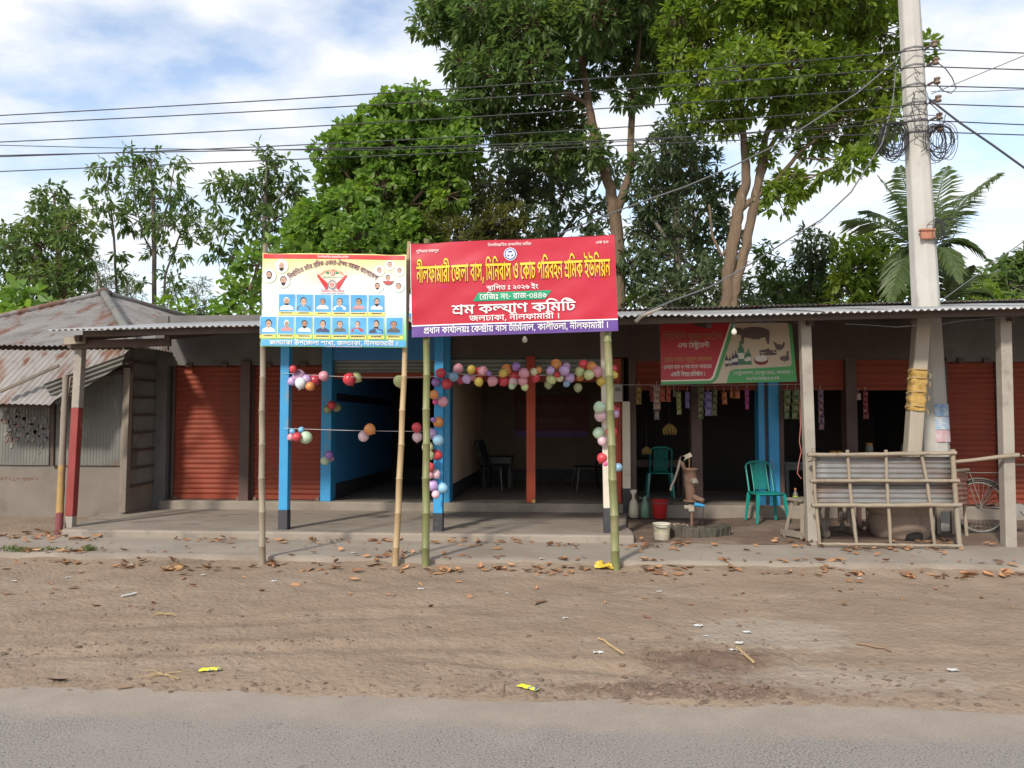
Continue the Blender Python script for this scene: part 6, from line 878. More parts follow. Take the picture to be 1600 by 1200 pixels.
for x,y,sx in ((1190,410,1),(1225,440,-1)):
    u,v=UG(x,y); gs.ell(mb,u,v,.055,.025,.8,0,18); gs.pol(mb,[(u+sx*.05,v),(u+sx*.078,v-.035),(u+sx*.074,v+.03)][::sx],.8,0); gs.pol(mb,[(u-.02,v-.015),(u+.02,v-.05),(u+.025,v-.01)][::1],.8,0)
u,v=UG(1330,370); gs.ell(mb,u,v,.03,.05,.8,0); gs.pol(mb,[(u-.03,v),(u-.045,v-.10),(u-.02,v-.07),(u+.0,v-.02)][::-1],.9,0); gs.pol(mb,[(u+.02,v),(u+.03,v-.09),(u+.045,v-.07),(u+.035,v+.01)][::-1],.9,0); gs.rect(mb,u-.006,v+.04,u-.002,v+.075,.8,0)
u,v=UG(1375,490); gs.ell(mb,u,v,.036,.045,.8,0); gs.pol(mb,[(u+.012,v-.02),(u+.018,v-.10),(u+.03,v-.105),(u+.034,v)][::-1],.9,0); gs.ell(mb,u+.027,v-.105,.01,.018,1,0); gs.rect(mb,u-.004,v+.04,u,v+.075,.8,0)
u,v=UG(1080,215); gs.ell(mb,u,v,.115,.10,.8,0,24); gs.pol(mb,[(u-.10,v-.02),(u-.105,v+.19),(u-.088,v+.19),(u-.075,v+.05)][::-1],.9,0); gs.pol(mb,[(u+.07,v),(u+.088,v+.19),(u+.105,v+.19),(u+.112,v)][::-1],.9,0); gs.ell(mb,u-.12,v-.03,.035,.06,.9,0); gs.pol(mb,[(u-.03,v+.07),(u-.025,v+.11),(u+.04,v+.11),(u+.05,v+.06)][::-1],.9,0)
mb.build('food_pictures',['pic_grey','pic_green','pic_purple','sign_ink','pic_red','sign_ink'],T3)
MB().beam(gs.P(.08,0,-4),gs.P(.08,-.12,-4),.008,.008).build('hanger','wire',T3); MB().beam(gs.P(.92,0,-4),gs.P(.92,-.12,-4),.008,.008).build('hanger','wire',T3)
# ---- number painted on the plinth of the old house
mb=MB(); a=at(-14,751,HY-.004); b2=at(60,751,HY-.004)
text_into(mb,'sA',lambda x,y:a.lerp(b2,x)+Vector((0,0,.055*y+.006*math.sin(x*23))))
ink('ink_brick',(.20,.085,.06)); mb.build('painted_number','ink_brick',H)
# ------------------------------------------------------------------ balloons
BC={'red':(.62,.03,.05),'crimson':(.45,.02,.05),'pink':(.68,.30,.38),'pale pink':(.76,.52,.58),'hot pink':(.75,.08,.30),'orange':(.72,.26,.06),'yellow':(.66,.48,.07),'pale yellow':(.70,.66,.30),'cream':(.70,.66,.42),'yellow-green':(.58,.66,.30),'pale green':(.50,.66,.46),'olive':(.32,.34,.16),'lilac':(.56,.38,.70),'mauve':(.48,.30,.48),'purple':(.34,.16,.52),'white':(.74,.80,.86),'sky blue':(.30,.58,.80),'blue':(.16,.42,.70),'steel blue':(.20,.34,.48)}
for k,c in BC.items():
    m,nt,b=newmat('balloon '+k); g=N(nt,'ShaderNodeNewGeometry'); lw=N(nt,'ShaderNodeLayerWeight'); lw.inputs[0].default_value=.35
    nt.links.new(mixc(nt,noise_fac(nt,objvec(nt),6,.3,.7),[x*.95+.04 for x in c],[x*.85+.03 for x in c]),b.inputs['Base Color']); b.inputs['Roughness'].default_value=.24; b.inputs['Subsurface Weight'].default_value=.0
    b.inputs['Specular IOR Level'].default_value=.5
bal_mesh={}
def balloon(px,py,rpx,col,Y,cl,rnd=random.Random(3)):
    c=at(px,py,Y+rnd.uniform(-.06,.06)); r=rpx*(c-EYE).length/FPX
    if col not in bal_mesh:
        prof=[(.0,-1.19),(.08,-1.19),(.07,-1.14),(.04,-1.09),(.10,-1.03),(.30,-.95),(.60,-.77),(.84,-.48),(.97,-.12),(.99,.16),(.93,.46),(.77,.72),(.52,.90),(.26,.98),(.001,1)]
        o=MB().lathe([(a*.1,z*.1) for a,z in prof],(0,0,0),18).build('balloon','balloon '+col,loc=(0,0,0)); bal_mesh[col]=o.data
    else: o=bpy.data.objects.new('balloon',bal_mesh[col]); COL.objects.link(o)
    o.location=c; o.scale=(r*10,)*3; o.rotation_euler=(rnd.uniform(-.9,.9),rnd.uniform(-.9,.9),rnd.uniform(0,6))
    o['category']='balloon'; o['group']='balloons tied up along the shop front'
    BAL.append((cl,col+(' small' if rpx<5.2 else ''),px,py,o))
BAL=[]
YB1=9.28
CL={'a':('in the top bunch beside the first blue column',9.32,[(458,577,6,'red'),(467,588,10,'mauve'),(457,596,7,'lilac'),(470,599,9,'white'),(479,593,7.5,'lilac'),(492,594,9,'crimson'),(485,604,7,'orange'),(506,588,8,'pink')]),
'b':('in the pair atop the blue room doorway',9.5,[(546,593,10,'red'),(557,590,8.5,'yellow-green')]),
'c':('behind the tan bamboo post at the blue room doorway',9.5,[(624,596,9.5,'yellow-green')]),
'd':('in the high trio on the blue doorway pilaster',11.4,[(518,633,6.5,'red'),(512,640,6.5,'olive'),(526,637,7,'olive')]),
'e':('in the low bunch beside the first blue column',9.3,[(457,674,4.5,'blue'),(471,672,5,'blue'),(455,683,6,'pink'),(464,683,7,'red'),(478,684,9.5,'pale green')]),
'f':('hung midway on the string before the blue room',9.32,[(578,671,9,'orange'),(576,675,3.6,'red'),(568,682,8.5,'pale pink')]),
'g':('in the low trio on the blue doorway pilaster',11.4,[(514,711,6.5,'purple'),(508,720,7,'pale green'),(518,717,4.5,'mauve')]),
'h':('in the pair left of the green bamboo post',9.3,[(651,668,7.8,'red'),(652,683,8,'pale pink')]),
'i':('on the second blue column',YB1,[(678,617,7.5,'orange'),(692,628,8.5,'pink'),(680,628,4.5,'hot pink'),(676.5,656,4,'purple'),(685,660,8.5,'orange'),(673,678,9,'lilac'),(685,688,9,'sky blue'),(668,699,9,'pale yellow'),(683,711,8.5,'red'),(672,712,7,'olive'),(671,730,8,'red'),(681,741,7.8,'pale pink'),(671,743,6,'pink'),(676,759,9,'lilac'),(691.6,763,8.2,'sky blue'),(681,773,6.5,'pale pink')]),
'j':('in the left half of the long garland',YB1+.05,[(689,583.5,8,'red'),(681,597.6,7,'purple'),(698,600,9,'red'),(709,589,8,'steel blue'),(716,576,8,'pink'),(720,593,8,'crimson'),(729,592.6,7.3,'lilac'),(736.6,578,7.3,'yellow'),(749,583,9,'red'),(755,580,8,'pink'),(748,597,7.5,'yellow'),(739,590,5.3,'pink'),(764,584,4,'purple'),(769.6,595.6,8.5,'pink'),(792,578,8.8,'orange'),(786,583,7.3,'yellow'),(806.6,573,7,'purple'),(803.6,588,8.5,'red'),(819,583,8.4,'pink'),(787,595.6,8.6,'red'),(802,597,8,'pale pink'),(817,596,7.6,'pink'),(820,605,6,'yellow-green'),(800,603,6,'pale green')]),
'k':('in the right half of the long garland',YB1+.05,[(834,581,6.3,'cream'),(842,578,5.6,'orange'),(836,590,8.6,'red'),(860,579,7,'lilac'),(869,570,8.7,'orange'),(884,573,8,'mauve'),(882,579,8.3,'lilac'),(862,592,8.6,'yellow-green'),(875,591,6.3,'cream'),(871,585,5.4,'red'),(890,591,8.3,'lilac'),(911.6,570,7.6,'red'),(924,573,8.2,'orange'),(906,581,8.2,'yellow-green'),(906,590,6.3,'orange'),(920,586,8.3,'yellow-green'),(933,581,9,'pink'),(939,596,7.6,'yellow'),(960,586,6,'yellow'),(958,576,6.3,'red'),(857,601,7,'olive'),(885,600,5.5,'steel blue'),(903,606,7,'olive')]),
'l':('along the right green bamboo post',YB1,[(936.4,636.6,9.5,'pale green'),(954.5,639,8,'red'),(963,642,6.3,'crimson'),(962,647,6,'mauve'),(938,650,9.5,'pale pink'),(936,677,9.5,'pale green'),(955.5,675.7,9,'red'),(941,689,7.6,'pale pink'),(940.7,716,8.2,'red'),(946,725,3.7,'hot pink'),(966,730.5,6.7,'steel blue')])}
for k,(d,Y,L) in CL.items():
    for i,(px,py,r_,c) in enumerate(L): balloon(px,py,r_,c,Y+.07*((i*7)%3-1),d)
ORD=['','second ','third ','fourth ','fifth ','sixth ']
grp={}
for cl,col,px,py,o in BAL: grp.setdefault((cl,col),[]).append((px,py,o))
for (cl,col),L in grp.items():
    vert=cl.startswith('on the second') or cl.startswith('along the right')
    L.sort(key=(lambda t:t[1]) if vert else (lambda t:t[0])); nm=('small '+col.replace(' small','')) if 'small' in col else col
    for i,(px,py,o) in enumerate(L):
        w='only' if len(L)==1 else ('first','second','third','fourth','fifth','sixth','seventh')[i]
        o['label']='%s %s balloon %s%s'%(w,nm,'' if len(L)==1 else ('from the top ' if vert else 'from the left '),cl)
def cord(name,label,cat,pts,r,mt,group=None):
    mb=MB().tube(pts,r,5); return tag(mb.build(name,mt),label,cat,group)
def sagline(a,b2,sag,n=14):
    a=Vector(a); b2=Vector(b2); return [a.lerp(b2,i/n)-Vector((0,0,sag*4*(i/n)*(1-i/n))) for i in range(n+1)]
cord('string','thin string tied from first blue column to green bamboo post','string',sagline(at(444,669,9.33),at(664,674,9.3),.01),.003,'white_string')
cord('string','thin string over the doorways from first blue column to second','string',sagline(at(444,583,9.36),at(685,588,9.34),.03),.003,'white_string')
cord('string','thin string carrying the balloon garland above the open shop','string',sagline(at(687,583,9.34),at(950,581,9.34),.04),.003,'white_string')
cord('string','long thin cord carrying snack strips across the eatery front','string',sagline(at(958,601,11.3),at(1268,600,10.9),.012),.003,'white_string')
# ------------------------------------------------------------------ snack strips in the eatery front
def pk(n,c,c2): mat('pack '+n,[x*.75 for x in c],[x*.75 for x in c2],26,.3,.2,70)
for n,c,c2 in (('gold',(.34,.25,.05),(.20,.10,.03)),('maroon',(.26,.04,.04),(.15,.03,.03)),('silver',(.52,.42,.36),(.34,.18,.15)),('red',(.52,.05,.03),(.40,.16,.08)),('lime',(.26,.34,.08),(.36,.32,.1)),('violet',(.13,.11,.36),(.30,.24,.42)),('moss',(.09,.13,.05),(.18,.17,.08)),('orange',(.52,.18,.05),(.34,.09,.03)),('magenta',(.42,.05,.24),(.34,.06,.2)),('green gold',(.04,.16,.05),(.26,.19,.09)),('brown',(.30,.15,.06),(.18,.08,.04)),('navy',(.04,.05,.20),(.36,.17,.09)),('grey',(.22,.2,.18),(.12,.11,.1))): pk(n,c,c2)
def strip(px,y0,y1,wp,n,pack,lab,Y=11.25,lean=0):
    a=at(px,y0,Y); b2=at(px+lean,y1,Y); w_=wp*Y/FPX; h=(a.z-b2.z)/n
    t=thing('snack_strip',lab,'snack packets',a,'strips of snack packets hung in the eatery front'); 
    for k in range(n):
        c=a.lerp(b2,(k+.5)/n); mb=MB(); vs=[]; tw=rng.uniform(-.35,.35); ca,sa=math.cos(tw),math.sin(tw)
        for side in (-1,1):
            for j in range(5):
                for i in range(5):
                    u=i/4*2-1; v=j/4*2-1; d=.017*(1-u*u)*(1-v**4)*side; ww=w_/2*(1-.16*(1-v*v)); x=u*ww; y=d+.006*math.sin(5*u+k)
                    vs.append(c+Vector((x*ca-y*sa,x*sa+y*ca,v*h*.48)))
        f=[]
        for s_,o_ in ((0,0),(1,25)):
            for j in range(4):
                for i in range(4):
                    q=[o_+j*5+i,o_+j*5+i+1,o_+j*5+i+6,o_+j*5+i+5]; f.append(q if s_==0 else q[::-1])
        mb.add(vs,f,0,False).build('packet','pack '+pack,t)
    MB().tube([a+Vector((0,0,.06)),a],.003,4).build('hanging_string','white_string',t)
for px,y0,y1,w_,n,pc,lab in ((998,603,632,9,3,'gold','strip of golden snack packets, first from the eatery meter box'),(1018,606,628,8,2,'maroon','short strip of maroon packets left of the long silver strip'),
  (1026,602,640,12,4,'silver','long strip of silvery snack packets under the sign corner'),(1025,641,656,9,1,'grey','single grey packet dangling under the long silver strip'),(1035,606,628,8,2,'red','red packet pair just right of the long silver strip'),(1044,604,628,8,2,'red','red packet pair between silver strip and lime strip, nearer the lime'),
  (1053,608,620,5,1,'grey','tiny grey packet beside the lime strip'),(1060,612,648,8,4,'lime','strip of lime green packets hung before the first eatery bay'),(1074,612,638,7,2,'violet','short violet strip against the left side of the brown eatery post'),(1095,603,655,10,5,'moss','long mossy green strip right of the brown eatery post'),
  (1106,612,650,12,3,'violet','wide violet strip between two green strips under the sign'),(1117,608,650,8,4,'moss','mossy strip right of the wide violet strip'),(1131,612,632,9,2,'orange','pair of orange packets hung under the middle of the sign'),(1143,610,622,6,1,'orange','small single orange packet beside a bigger orange packet'),
  (1152,610,623,9,1,'orange','bigger single orange packet left of the magenta strip'),(1167,608,640,7,3,'magenta','magenta strip hung left of the blue eatery pilaster'),(1230,608,655,11,4,'green gold','green and gold strip nearest the blue eatery pilaster'),(1243,608,655,11,4,'green gold','green and gold strip nearest the red hanging rope'),
  (1253,610,666,7,5,'brown','brown strip behind the concrete column edge'),(1282,608,672,9,6,'navy','long navy strip right of the concrete column'),(1352,611,655,8,5,'maroon','long maroon strip in the far eatery bay'),(1341,614,625,7,1,'silver','single pale packet left of the far maroon strip')):
    strip(px,y0,y1,w_,n,pc,lab,11.3,rng.uniform(-1,2))
def bananas(px,py,s,lab,Y):
    c=at(px,py,Y); t=thing('banana_bunch',lab,'bananas',c,'banana bunches hanging in the eatery')
    for i in range(9):
        a=-.9+1.8*i/8; mb=MB(); d=Vector((math.sin(a)*.6,-.25+.3*(i%2),-1)); pts=[c+d*(s*k/5)+Vector((math.sin(a)*s*.35*math.sin(k/5*3.1),0,0)) for k in range(6)]
        mb.tube(pts,[s*.05,s*.11,s*.125,s*.12,s*.09,s*.03],7).build('banana','banana',t)
    MB().tube([c+Vector((0,0,.5)),c],.005,4).build('stalk_cord','wire',t)
bananas(1046,662,.17,'yellow banana bunch hung in the first eatery bay above the chair',11.9); bananas(1010,698,.12,'smaller banana bunch hung low near the eatery side wall',12.0)
cord('hanging_rope','thin red rope with loose hooked end by the concrete column','rope',[at(x,y,10.2) for x,y in ((1262,602),(1252,604),(1250,612),(1250,640),(1251,665),(1249,690),(1252,705),(1247,728),(1246,740),(1252,748))],.0065,'pink_paint')
# ------------------------------------------------------------------ chairs
def chair(lab,loc,rz,mt='chair_green',name='plastic_chair',grp='moulded plastic chairs'):
    t=thing(name,lab,'chair',(0,0,0),grp)
    mb=MB(); n=8; vs=[]
    for s_ in (0,1):
        for j in range(n+1):
            for i in range(n+1):
                u=i/n*2-1; v=j/n*2-1; w_=.21+.012*(1-v)*.5; z=.435-.018*(1-u*u)*(1-v*v)-.02*max(0,-v-.7)/.3-(.012 if s_ else 0)
                vs.append((u*w_*(1-.06*v*v),v*.20,z))
    q=n+1; f=[]
    for s_,o_ in ((0,0),(1,q*q)):
        for j in range(n):
            for i in range(n):
                k=[o_+j*q+i,o_+j*q+i+1,o_+(j+1)*q+i+1,o_+(j+1)*q+i]; f.append(k if s_==0 else k[::-1])
    mb.add(vs,f,0,True); 
    rim=[(-.22,-.2),(0,-.215),(.22,-.2),(.225,0),(.205,.19),(0,.2),(-.205,.19),(-.225,0),(-.22,-.2)]
    mb.tube([(a,b2,.425) for a,b2 in rim],.014,6); mb.build('seat',mt,t)
    bk=lambda u,h:Vector((u*(.20-.0*h),.19+.13*h+.03*h*h-.02*(1-u*u),.44+.43*h))
    mb=MB(); L=[bk(-1,h/8) for h in range(8)]+[bk(-.9,.95),bk(-.6,1.02),bk(0,1.04),bk(.6,1.02),bk(.9,.95)]+[bk(1,h/8) for h in range(7,-1,-1)]
    mb.tube(L,[.015]*len(L),7)
    # central lattice panel
    for sg in (-1,1): mb.tube([bk(sg*.60,h/8) for h in range(9)],.009,6)
    for k in range(-6,13):
        for sg in (-1,1):
            pts=[]
            for i in range(13):
                u=-.58+1.16*i/12; h=(k/12+sg*(u/1.16)*.42)
                if .06<=h<=1.0: pts.append(bk(u,h))
            if len(pts)>1: mb.tube(pts,.0068,5,0,False)
    mb.build('backrest',mt,t)
    for sx in (-1,1):
        for sy in (-1,1):
            mb=MB(); top=Vector((sx*.205,sy*.185,.43)); bot=Vector((sx*.245,sy*.235,0)); vs=[]
            pr_=[(-.028,0),(-.02,-.022),(.02,-.022),(.028,0),(.018,.003),(-.018,.003)]
            for c,k in ((top,1.0),(top.lerp(bot,.12),1.15),(bot,.72)):
                for a,b2 in pr_: vs.append(c+Vector((a*k,b2*k*sy*-1,0)))
            m_=6; mb.add(vs,[(i*m_+j,i*m_+(j+1)%m_,(i+1)*m_+(j+1)%m_,(i+1)*m_+j) for i in range(2) for j in range(m_)]+[tuple(range(m_))[::-1],tuple(range(12,18))])
            mb.build('leg',mt,t)
    t.location=loc; t.rotation_euler=(0,0,rz); return t
g1=at(1206,765,10.75); chair('empty green plastic chair with lattice back before the blue eatery pilaster',(g1.x,11.05,.215),R(8)).scale=(.9,.9,.93)
ch2=at(1031,760,12.75); chair('dark teal plastic chair with its back to the yard inside the eatery',(ch2.x,12.75,SZ-.01),R(178)).scale=(.86,.86,.92)
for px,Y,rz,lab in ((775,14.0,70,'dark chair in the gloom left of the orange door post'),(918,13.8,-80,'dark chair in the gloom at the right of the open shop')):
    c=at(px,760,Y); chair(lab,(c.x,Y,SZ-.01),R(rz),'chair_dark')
# dim furniture and banner in the open shop
a=at(804,617,15.8); b2=at(918,683,15.8); ib=Board((a.x,15.8,a.z),(b2.x,15.8,a.z),(b2.x,15.8,b2.z),(a.x,15.8,b2.z))
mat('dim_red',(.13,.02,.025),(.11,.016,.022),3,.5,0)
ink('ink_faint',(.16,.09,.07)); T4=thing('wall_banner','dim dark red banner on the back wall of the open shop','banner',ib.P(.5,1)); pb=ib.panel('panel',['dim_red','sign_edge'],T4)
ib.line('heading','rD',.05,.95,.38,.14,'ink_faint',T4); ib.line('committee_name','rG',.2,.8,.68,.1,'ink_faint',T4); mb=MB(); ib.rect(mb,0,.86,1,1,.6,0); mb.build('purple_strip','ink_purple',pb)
def table(name,lab,px0,px1,Y,zt,dep,mt,z0,nleg=4,cat='table'):
    x0=xat(px0,Y); x1=xat(px1,Y); t=thing(name,lab,cat,((x0+x1)/2,Y,z0))
    MB().box2((x0,Y,zt-.04),(x1,Y+dep,zt)).build('tabletop',mt,t,bevel=.006)
    for xx in (x0+.05,x1-.05):
        for yy in (Y+.05,Y+dep-.05): MB().box2((xx-.025,yy-.025,z0),(xx+.025,yy+.025,zt-.04)).build('leg',mt,t)
    MB().box2((x0+.075,Y+.03,zt-.12),(x1-.075,Y+.05,zt-.04)).build('apron',mt,t); return t
table('wooden_table','dark wooden table behind the teal chair inside the eatery',985,1072,12.6,1.0,.7,'wood_dark',SZ-.01)
table('counter','grey steel topped counter in the bay beside the concrete column',1224,1312,11.95,1.0,.6,'cooler',SZ-.01,cat='counter')
table('counter','long dark counter behind the tin barrier',1322,1440,12.0,1.12,.6,'wood_dark',SZ-.01,cat='counter')
table('low_table','low dark table in the open shop beside the cream wall',752,800,14.4,.95,.9,'chair_dark',SZ-.01)
mat('jar_glass',(.25,.27,.25),(.18,.2,.18),5,.15,0); mat('lid_orange',(.5,.2,.04),None,3,.5,0)
for i,(px,Y,z,lab) in enumerate(((1301,12.2,1.0,'glass jar with orange lid left of the dark bay post'),(1312,12.25,1.0,'glass jar with orange lid against the dark bay post'),(1358,12.2,1.12,'squat jar on the long dark counter, left one'),(1414,12.2,1.12,'squat jar on the long dark counter beside the leaning post'))):
    c=at(px,700,Y); t=thing('glass_jar',lab,'jar',(c.x,Y,z),'jars on the eatery counters')
    MB().lathe([(.05,0),(.06,.01),(.06,.11),(.045,.13)],(c.x,Y,z),14).build('jar_body','jar_glass',t); MB().lathe([(.048,.13),(.05,.135),(.05,.165),(.01,.17)],(c.x,Y,z),14).build('lid','lid_orange',t)
# ------------------------------------------------------------------ tube-well hand pump
PY=10.3; P=lambda x,y,d=0:at(x,y,PY+d)
pb_=gnd(1081,823,.24); PY=pb_.y; print('PUMP',PY)
T=thing('hand_pump','rusty cast iron hand pump on a pipe with raised lever','water pump',pb_)
MB().tube([P(1081,832),P(1081,778)],.022,10).build('pipe','iron_rust',T)
MB().lathe([(.10,-.012),(.10,.012)],P(1079,782),14).build('flange','iron_rust',T,bevel=.003)
MB().lathe([(.055,0),(.062,.02),(.066,.12),(.082,.20),(.088,.30),(.088,.40),(.10,.405),(.10,.43),(.03,.435)],P(1079,783),18).build('barrel','iron_rust',T)
MB().tube([P(1082,752,-.05),P(1086,752,-.13),P(1087,757,-.16)],[.045,.042,.04],12).build('side_boss','wood_grey',T)
MB().tube([P(1084,776,-.04),P(1090,779,-.10),P(1100,783,-.14)],[.035,.034,.03],10).build('spout','iron_rust',T)
MB().beam(P(1071,737),P(1064,719),.03,.045).beam(P(1064,720),P(1068,713),.03,.05).build('lever_bracket','iron_rust',T)
mb=MB().beam(P(1080,710),P(1063,718),.03,.055); mb.tube([P(1063,718),P(1059,734),P(1053,752),P(1049,760),P(1048,766)],[.018,.016,.016,.014,.017],8); mb.build('lever','wood_pale',T)
MB().tube([P(1077,712),P(1077,738)],.009,6).build('piston_rod','iron_rust',T)
MB().box(P(1080,793),(.075,.07,.10)).tube([P(1080,792),P(1069,792)],.026,10).build('tap_joint','wood_pale',T,bevel=.01)
MB().tube([P(1085,788,-.1),P(1100,790,-.1)],[.026,.022],10).build('blue_rag','blue_paint',T)
MB().tube([P(1100,787,-.1),P(1099,800,-.1),P(1096,826,-.1)],.006,5).build('drip_rod','wire',T)
c=gnd(1087,838,.2); mb=MB()
for i in range(20):
    a=math.pi+math.pi*i/19*1.0; a0=a-.07; r_=.40
    p_=Vector((c.x+r_*math.cos(a),c.y+.22+.34*math.sin(a),.20+.05)); mb.box(p_+Vector((rng.uniform(-.015,.015),rng.uniform(-.02,.02),.01)),(.085+.03*rng.random(),.10+.03*rng.random(),.12+.05*rng.random()),Matrix.Rotation(a+math.pi/2+rng.uniform(-.25,.25),3,'Z')@Matrix.Rotation(rng.uniform(-.15,.15),3,'X'))
mb.lathe([(.36,.0),(.34,.045),(.1,.055),(.0,.055)],(c.x,c.y+.22,.18),24,sy=.95)
tag(mb.build('pump_basin','pump_base',bevel=.012),'low mossy dark stone basin round the foot of the hand pump','basin')
def vessel(name,lab,cat,px,py,z,prof,mt,extra=None,grp=None,Y=None):
    g_=gnd(px,py,z)
    if Y: g_=at(px,py,Y); g_.z=z
    t=thing(name,lab,cat,g_,grp); MB().lathe(prof,g_,22).build('body',mt,t)
    if extra: extra(t,g_)
    return t
def rim_handle(mt,r,h,hm='wire_grey',drop=True):
    def f(t,g_):
        MB().tube([g_+Vector((r*math.cos(a),r*math.sin(a),h)) for a in [i*math.pi/12 for i in range(25)]],.008,6).build('rim',mt,t)
        pts=[g_+Vector((r*math.cos(a),-.35*r-r*.75*abs(math.sin(a)),h-.01-.03*abs(math.sin(a)))) for a in [i*math.pi/10 for i in range(11)]]
        MB().tube(pts,.005,5).build('handle',hm,t)
    return f
vessel('bucket','red plastic bucket at the foot of the eatery step','bucket',1031,803,.225,[(.085,0),(.09,.005),(.118,.25),(.122,.26),(.112,.258),(.085,.01),(0,.012)],'plastic_red',rim_handle('plastic_red',.12,.26),Y=11.25)
def wb(t,g_):
    rim_handle('plastic_white',.105,.19)(t,g_); MB().lathe([(.093,.05),(.101,.14)],g_,22).build('label_band','paint_label',t)
mat('paint_label',(.60,.54,.30),(.22,.24,.26),11,.5,.1,20)
vessel('paint_bucket','old white paint bucket with smeared label beside the pump basin','bucket',1034,843,.19,[(.086,0),(.09,.005),(.104,.185),(.107,.19),(.098,.19),(.084,.01),(0,.012)],'plastic_white',wb)
def funnel(t,g_): MB().lathe([(.018,.29),(.02,.33),(.045,.36),(.05,.40),(.042,.40),(.015,.34)],g_,16).build('funnel','plastic_white',t)
vessel('jerrycan','stained white jug with a funnel in its neck','jug',990,803,.225,[(.06,0),(.068,.01),(.07,.10),(.064,.19),(.045,.25),(.02,.28),(.02,.30)],'plastic_jug',funnel,Y=11.3)
def spt(t,g_): MB().tube([g_+Vector((-.02,0,.27)),g_+Vector((-.09,-.01,.30))],[.008,.006],6).build('nozzle','plastic_green',t)
vessel('jerrycan','dull green jug with bent nozzle beside the red bucket','jug',1008,804,.225,[(.058,0),(.066,.01),(.066,.14),(.058,.2),(.03,.25),(.022,.27),(.022,.31),(.012,.315)],'plastic_green',spt,Y=11.3)
def cap(t,g_):
    MB().lathe([(.036,.07),(.0365,.14)],g_,18).build('label_band','lime_label',t); MB().lathe([(.016,.225),(.016,.25),(.0,.252)],g_,14).build('lid','lid_orange',t)
mat('lime_label',(.35,.50,.06),None,3,.4,0); mat('bottle_clear',(.16,.14,.11),(.2,.18,.14),4,.2,0)
vessel('drink_bottle','plastic drink bottle with lime label and orange cap on the eatery step','bottle',1243,788,SZ-.01,[(.033,0),(.036,.005),(.036,.15),(.032,.17),(.014,.21),(.014,.23)],'bottle_clear',cap,Y=11.58)
mb=MB(); g_=gnd(1063,824,.22)
for i in range(26):
    mb.ball(g_+Vector((rng.gauss(0,.07),rng.gauss(0,.05),.01+.03*rng.random())),rng.uniform(.012,.03),0,6,4,(1,.8,.7))
mat('pebble',(.46,.38,.32),(.30,.25,.2),20,.9,.3,60); tag(mb.build('pebble_heap','pebble'),'small heap of pale pebbles beside the pump pipe','pebbles',kind='stuff')
# meter, bulbs
g_=at(965,614,YW-.2); t=thing('electric_meter','cream electric meter box on the wall beside the eatery','meter',g_); MB().box(g_,(.14,.09,.27)).build('case','meter',t,bevel=.012); MB().box(g_+Vector((.0,-.048,.05)),(.075,.006,.05)).build('display','dark_glass',t,bevel=.002); MB().tube([g_+Vector((0,0,-.13)),g_+Vector((.005,0,-.35)),g_+Vector((.02,.02,-.6))],.006,5).build('cable','wire',t)
for px,py,Y,lab in ((820,531,9.0,'white light bulb hanging behind the lower edge of the red signboard'),(1147,519,8.9,'pale light bulb hanging before the eatery sign')):
    g_=at(px,py,Y); t=thing('light_bulb',lab,'light bulb',g_,'bare bulbs under the verandah roof'); MB().lathe([(.001,-.035),(.022,-.03),(.033,-.008),(.03,.012),(.017,.032),(.014,.045)],g_,14).build('glass','bulb',t); MB().lathe([(.017,.04),(.018,.075),(.008,.085)],g_,10).build('socket','wire',t); MB().tube([g_+Vector((0,0,.08)),Vector((g_.x,g_.y+.02,edge_z(g_.x,g_.y)-.02))],.004,5).build('flex','wire',t)
g_=at(834,783,YW-.15); t=thing('padlock','small brass padlock at the foot of the orange door post','padlock',g_); MB().box(g_,(.05,.025,.05)).build('body','brass',t,bevel=.005); MB().tube([g_+Vector((.016*math.cos(a),0,.025+.03*math.sin(a))) for a in [i*math.pi/8 for i in range(9)]],.005,6).build('shackle','wire_grey',t)
# ------------------------------------------------------------------ tin barrier before the cook place
YF=9.08; F=lambda x,y,d=0:at(x,y,YF+d)
T=thing('tin_barrier','weathered barrier of corrugated tin sheets on a crooked bamboo frame','barrier',F(1385,853))
for i,(y0,y1) in enumerate(((713,757),(755,788))):
    a=F(1273,y1,.02+.012*i); b2=F(1491,y1+1,.02+.012*i); top=F(1272,y0,.045+.012*i)
    MB().sheet(a,(top-a),(b2-a),(top-a).length,(b2-a).length,.058,.009,10,.0015,0,.02,i+3).build('tin_sheet','tin_fence',T)
for k,pts in enumerate((((1271,700),(1273,760),(1281,853)),((1324,703),(1328,760),(1331,790),(1339,855)),((1384,703),(1386,750),(1388,790),(1392,855)),((1439,706),(1447,745),(1453,785),(1461,857)),((1488,702),(1492,760),(1500,857)))):
    pp=[F(x,y,-.015) for x,y in pts]; pp2=[]
    for i in range(len(pp)-1):
        for j in range(5): pp2.append(pp[i].lerp(pp[i+1],j/5)+Vector((rng.uniform(-.003,.003),0,0)))
    pp2.append(pp[-1]); MB().tube(pp2,[(.019 if k<4 else .028)*(1+.12*(i%4==0)) for i in range(len(pp2))],8).build('upright','bamboo_dry',T)
for a,b2,r_,d in (((1262,711),(1494,708),.022,-.045),((1266,751),(1499,751),.020,-.045),((1268,790),(1502,789),.024,-.045),((1278,850),(1504,853),.017,-.03)):
    pp=[F(a[0]+(b2[0]-a[0])*i/14,a[1]+(b2[1]-a[1])*i/14+rng.uniform(-.6,.6),d) for i in range(15)]; MB().tube(pp,[r_*(1+.1*(i%3==0)) for i in range(15)],8).build('rail','bamboo_dry',T)
a=F(1494,792,.05); b2=at(1513,790,10.0); MB().sheet(a,(0,0,1),(b2-a),.42,(b2-a).length,.058,.009,6,.0015,0,.01,9).build('side_sheet','tin_rust',T)
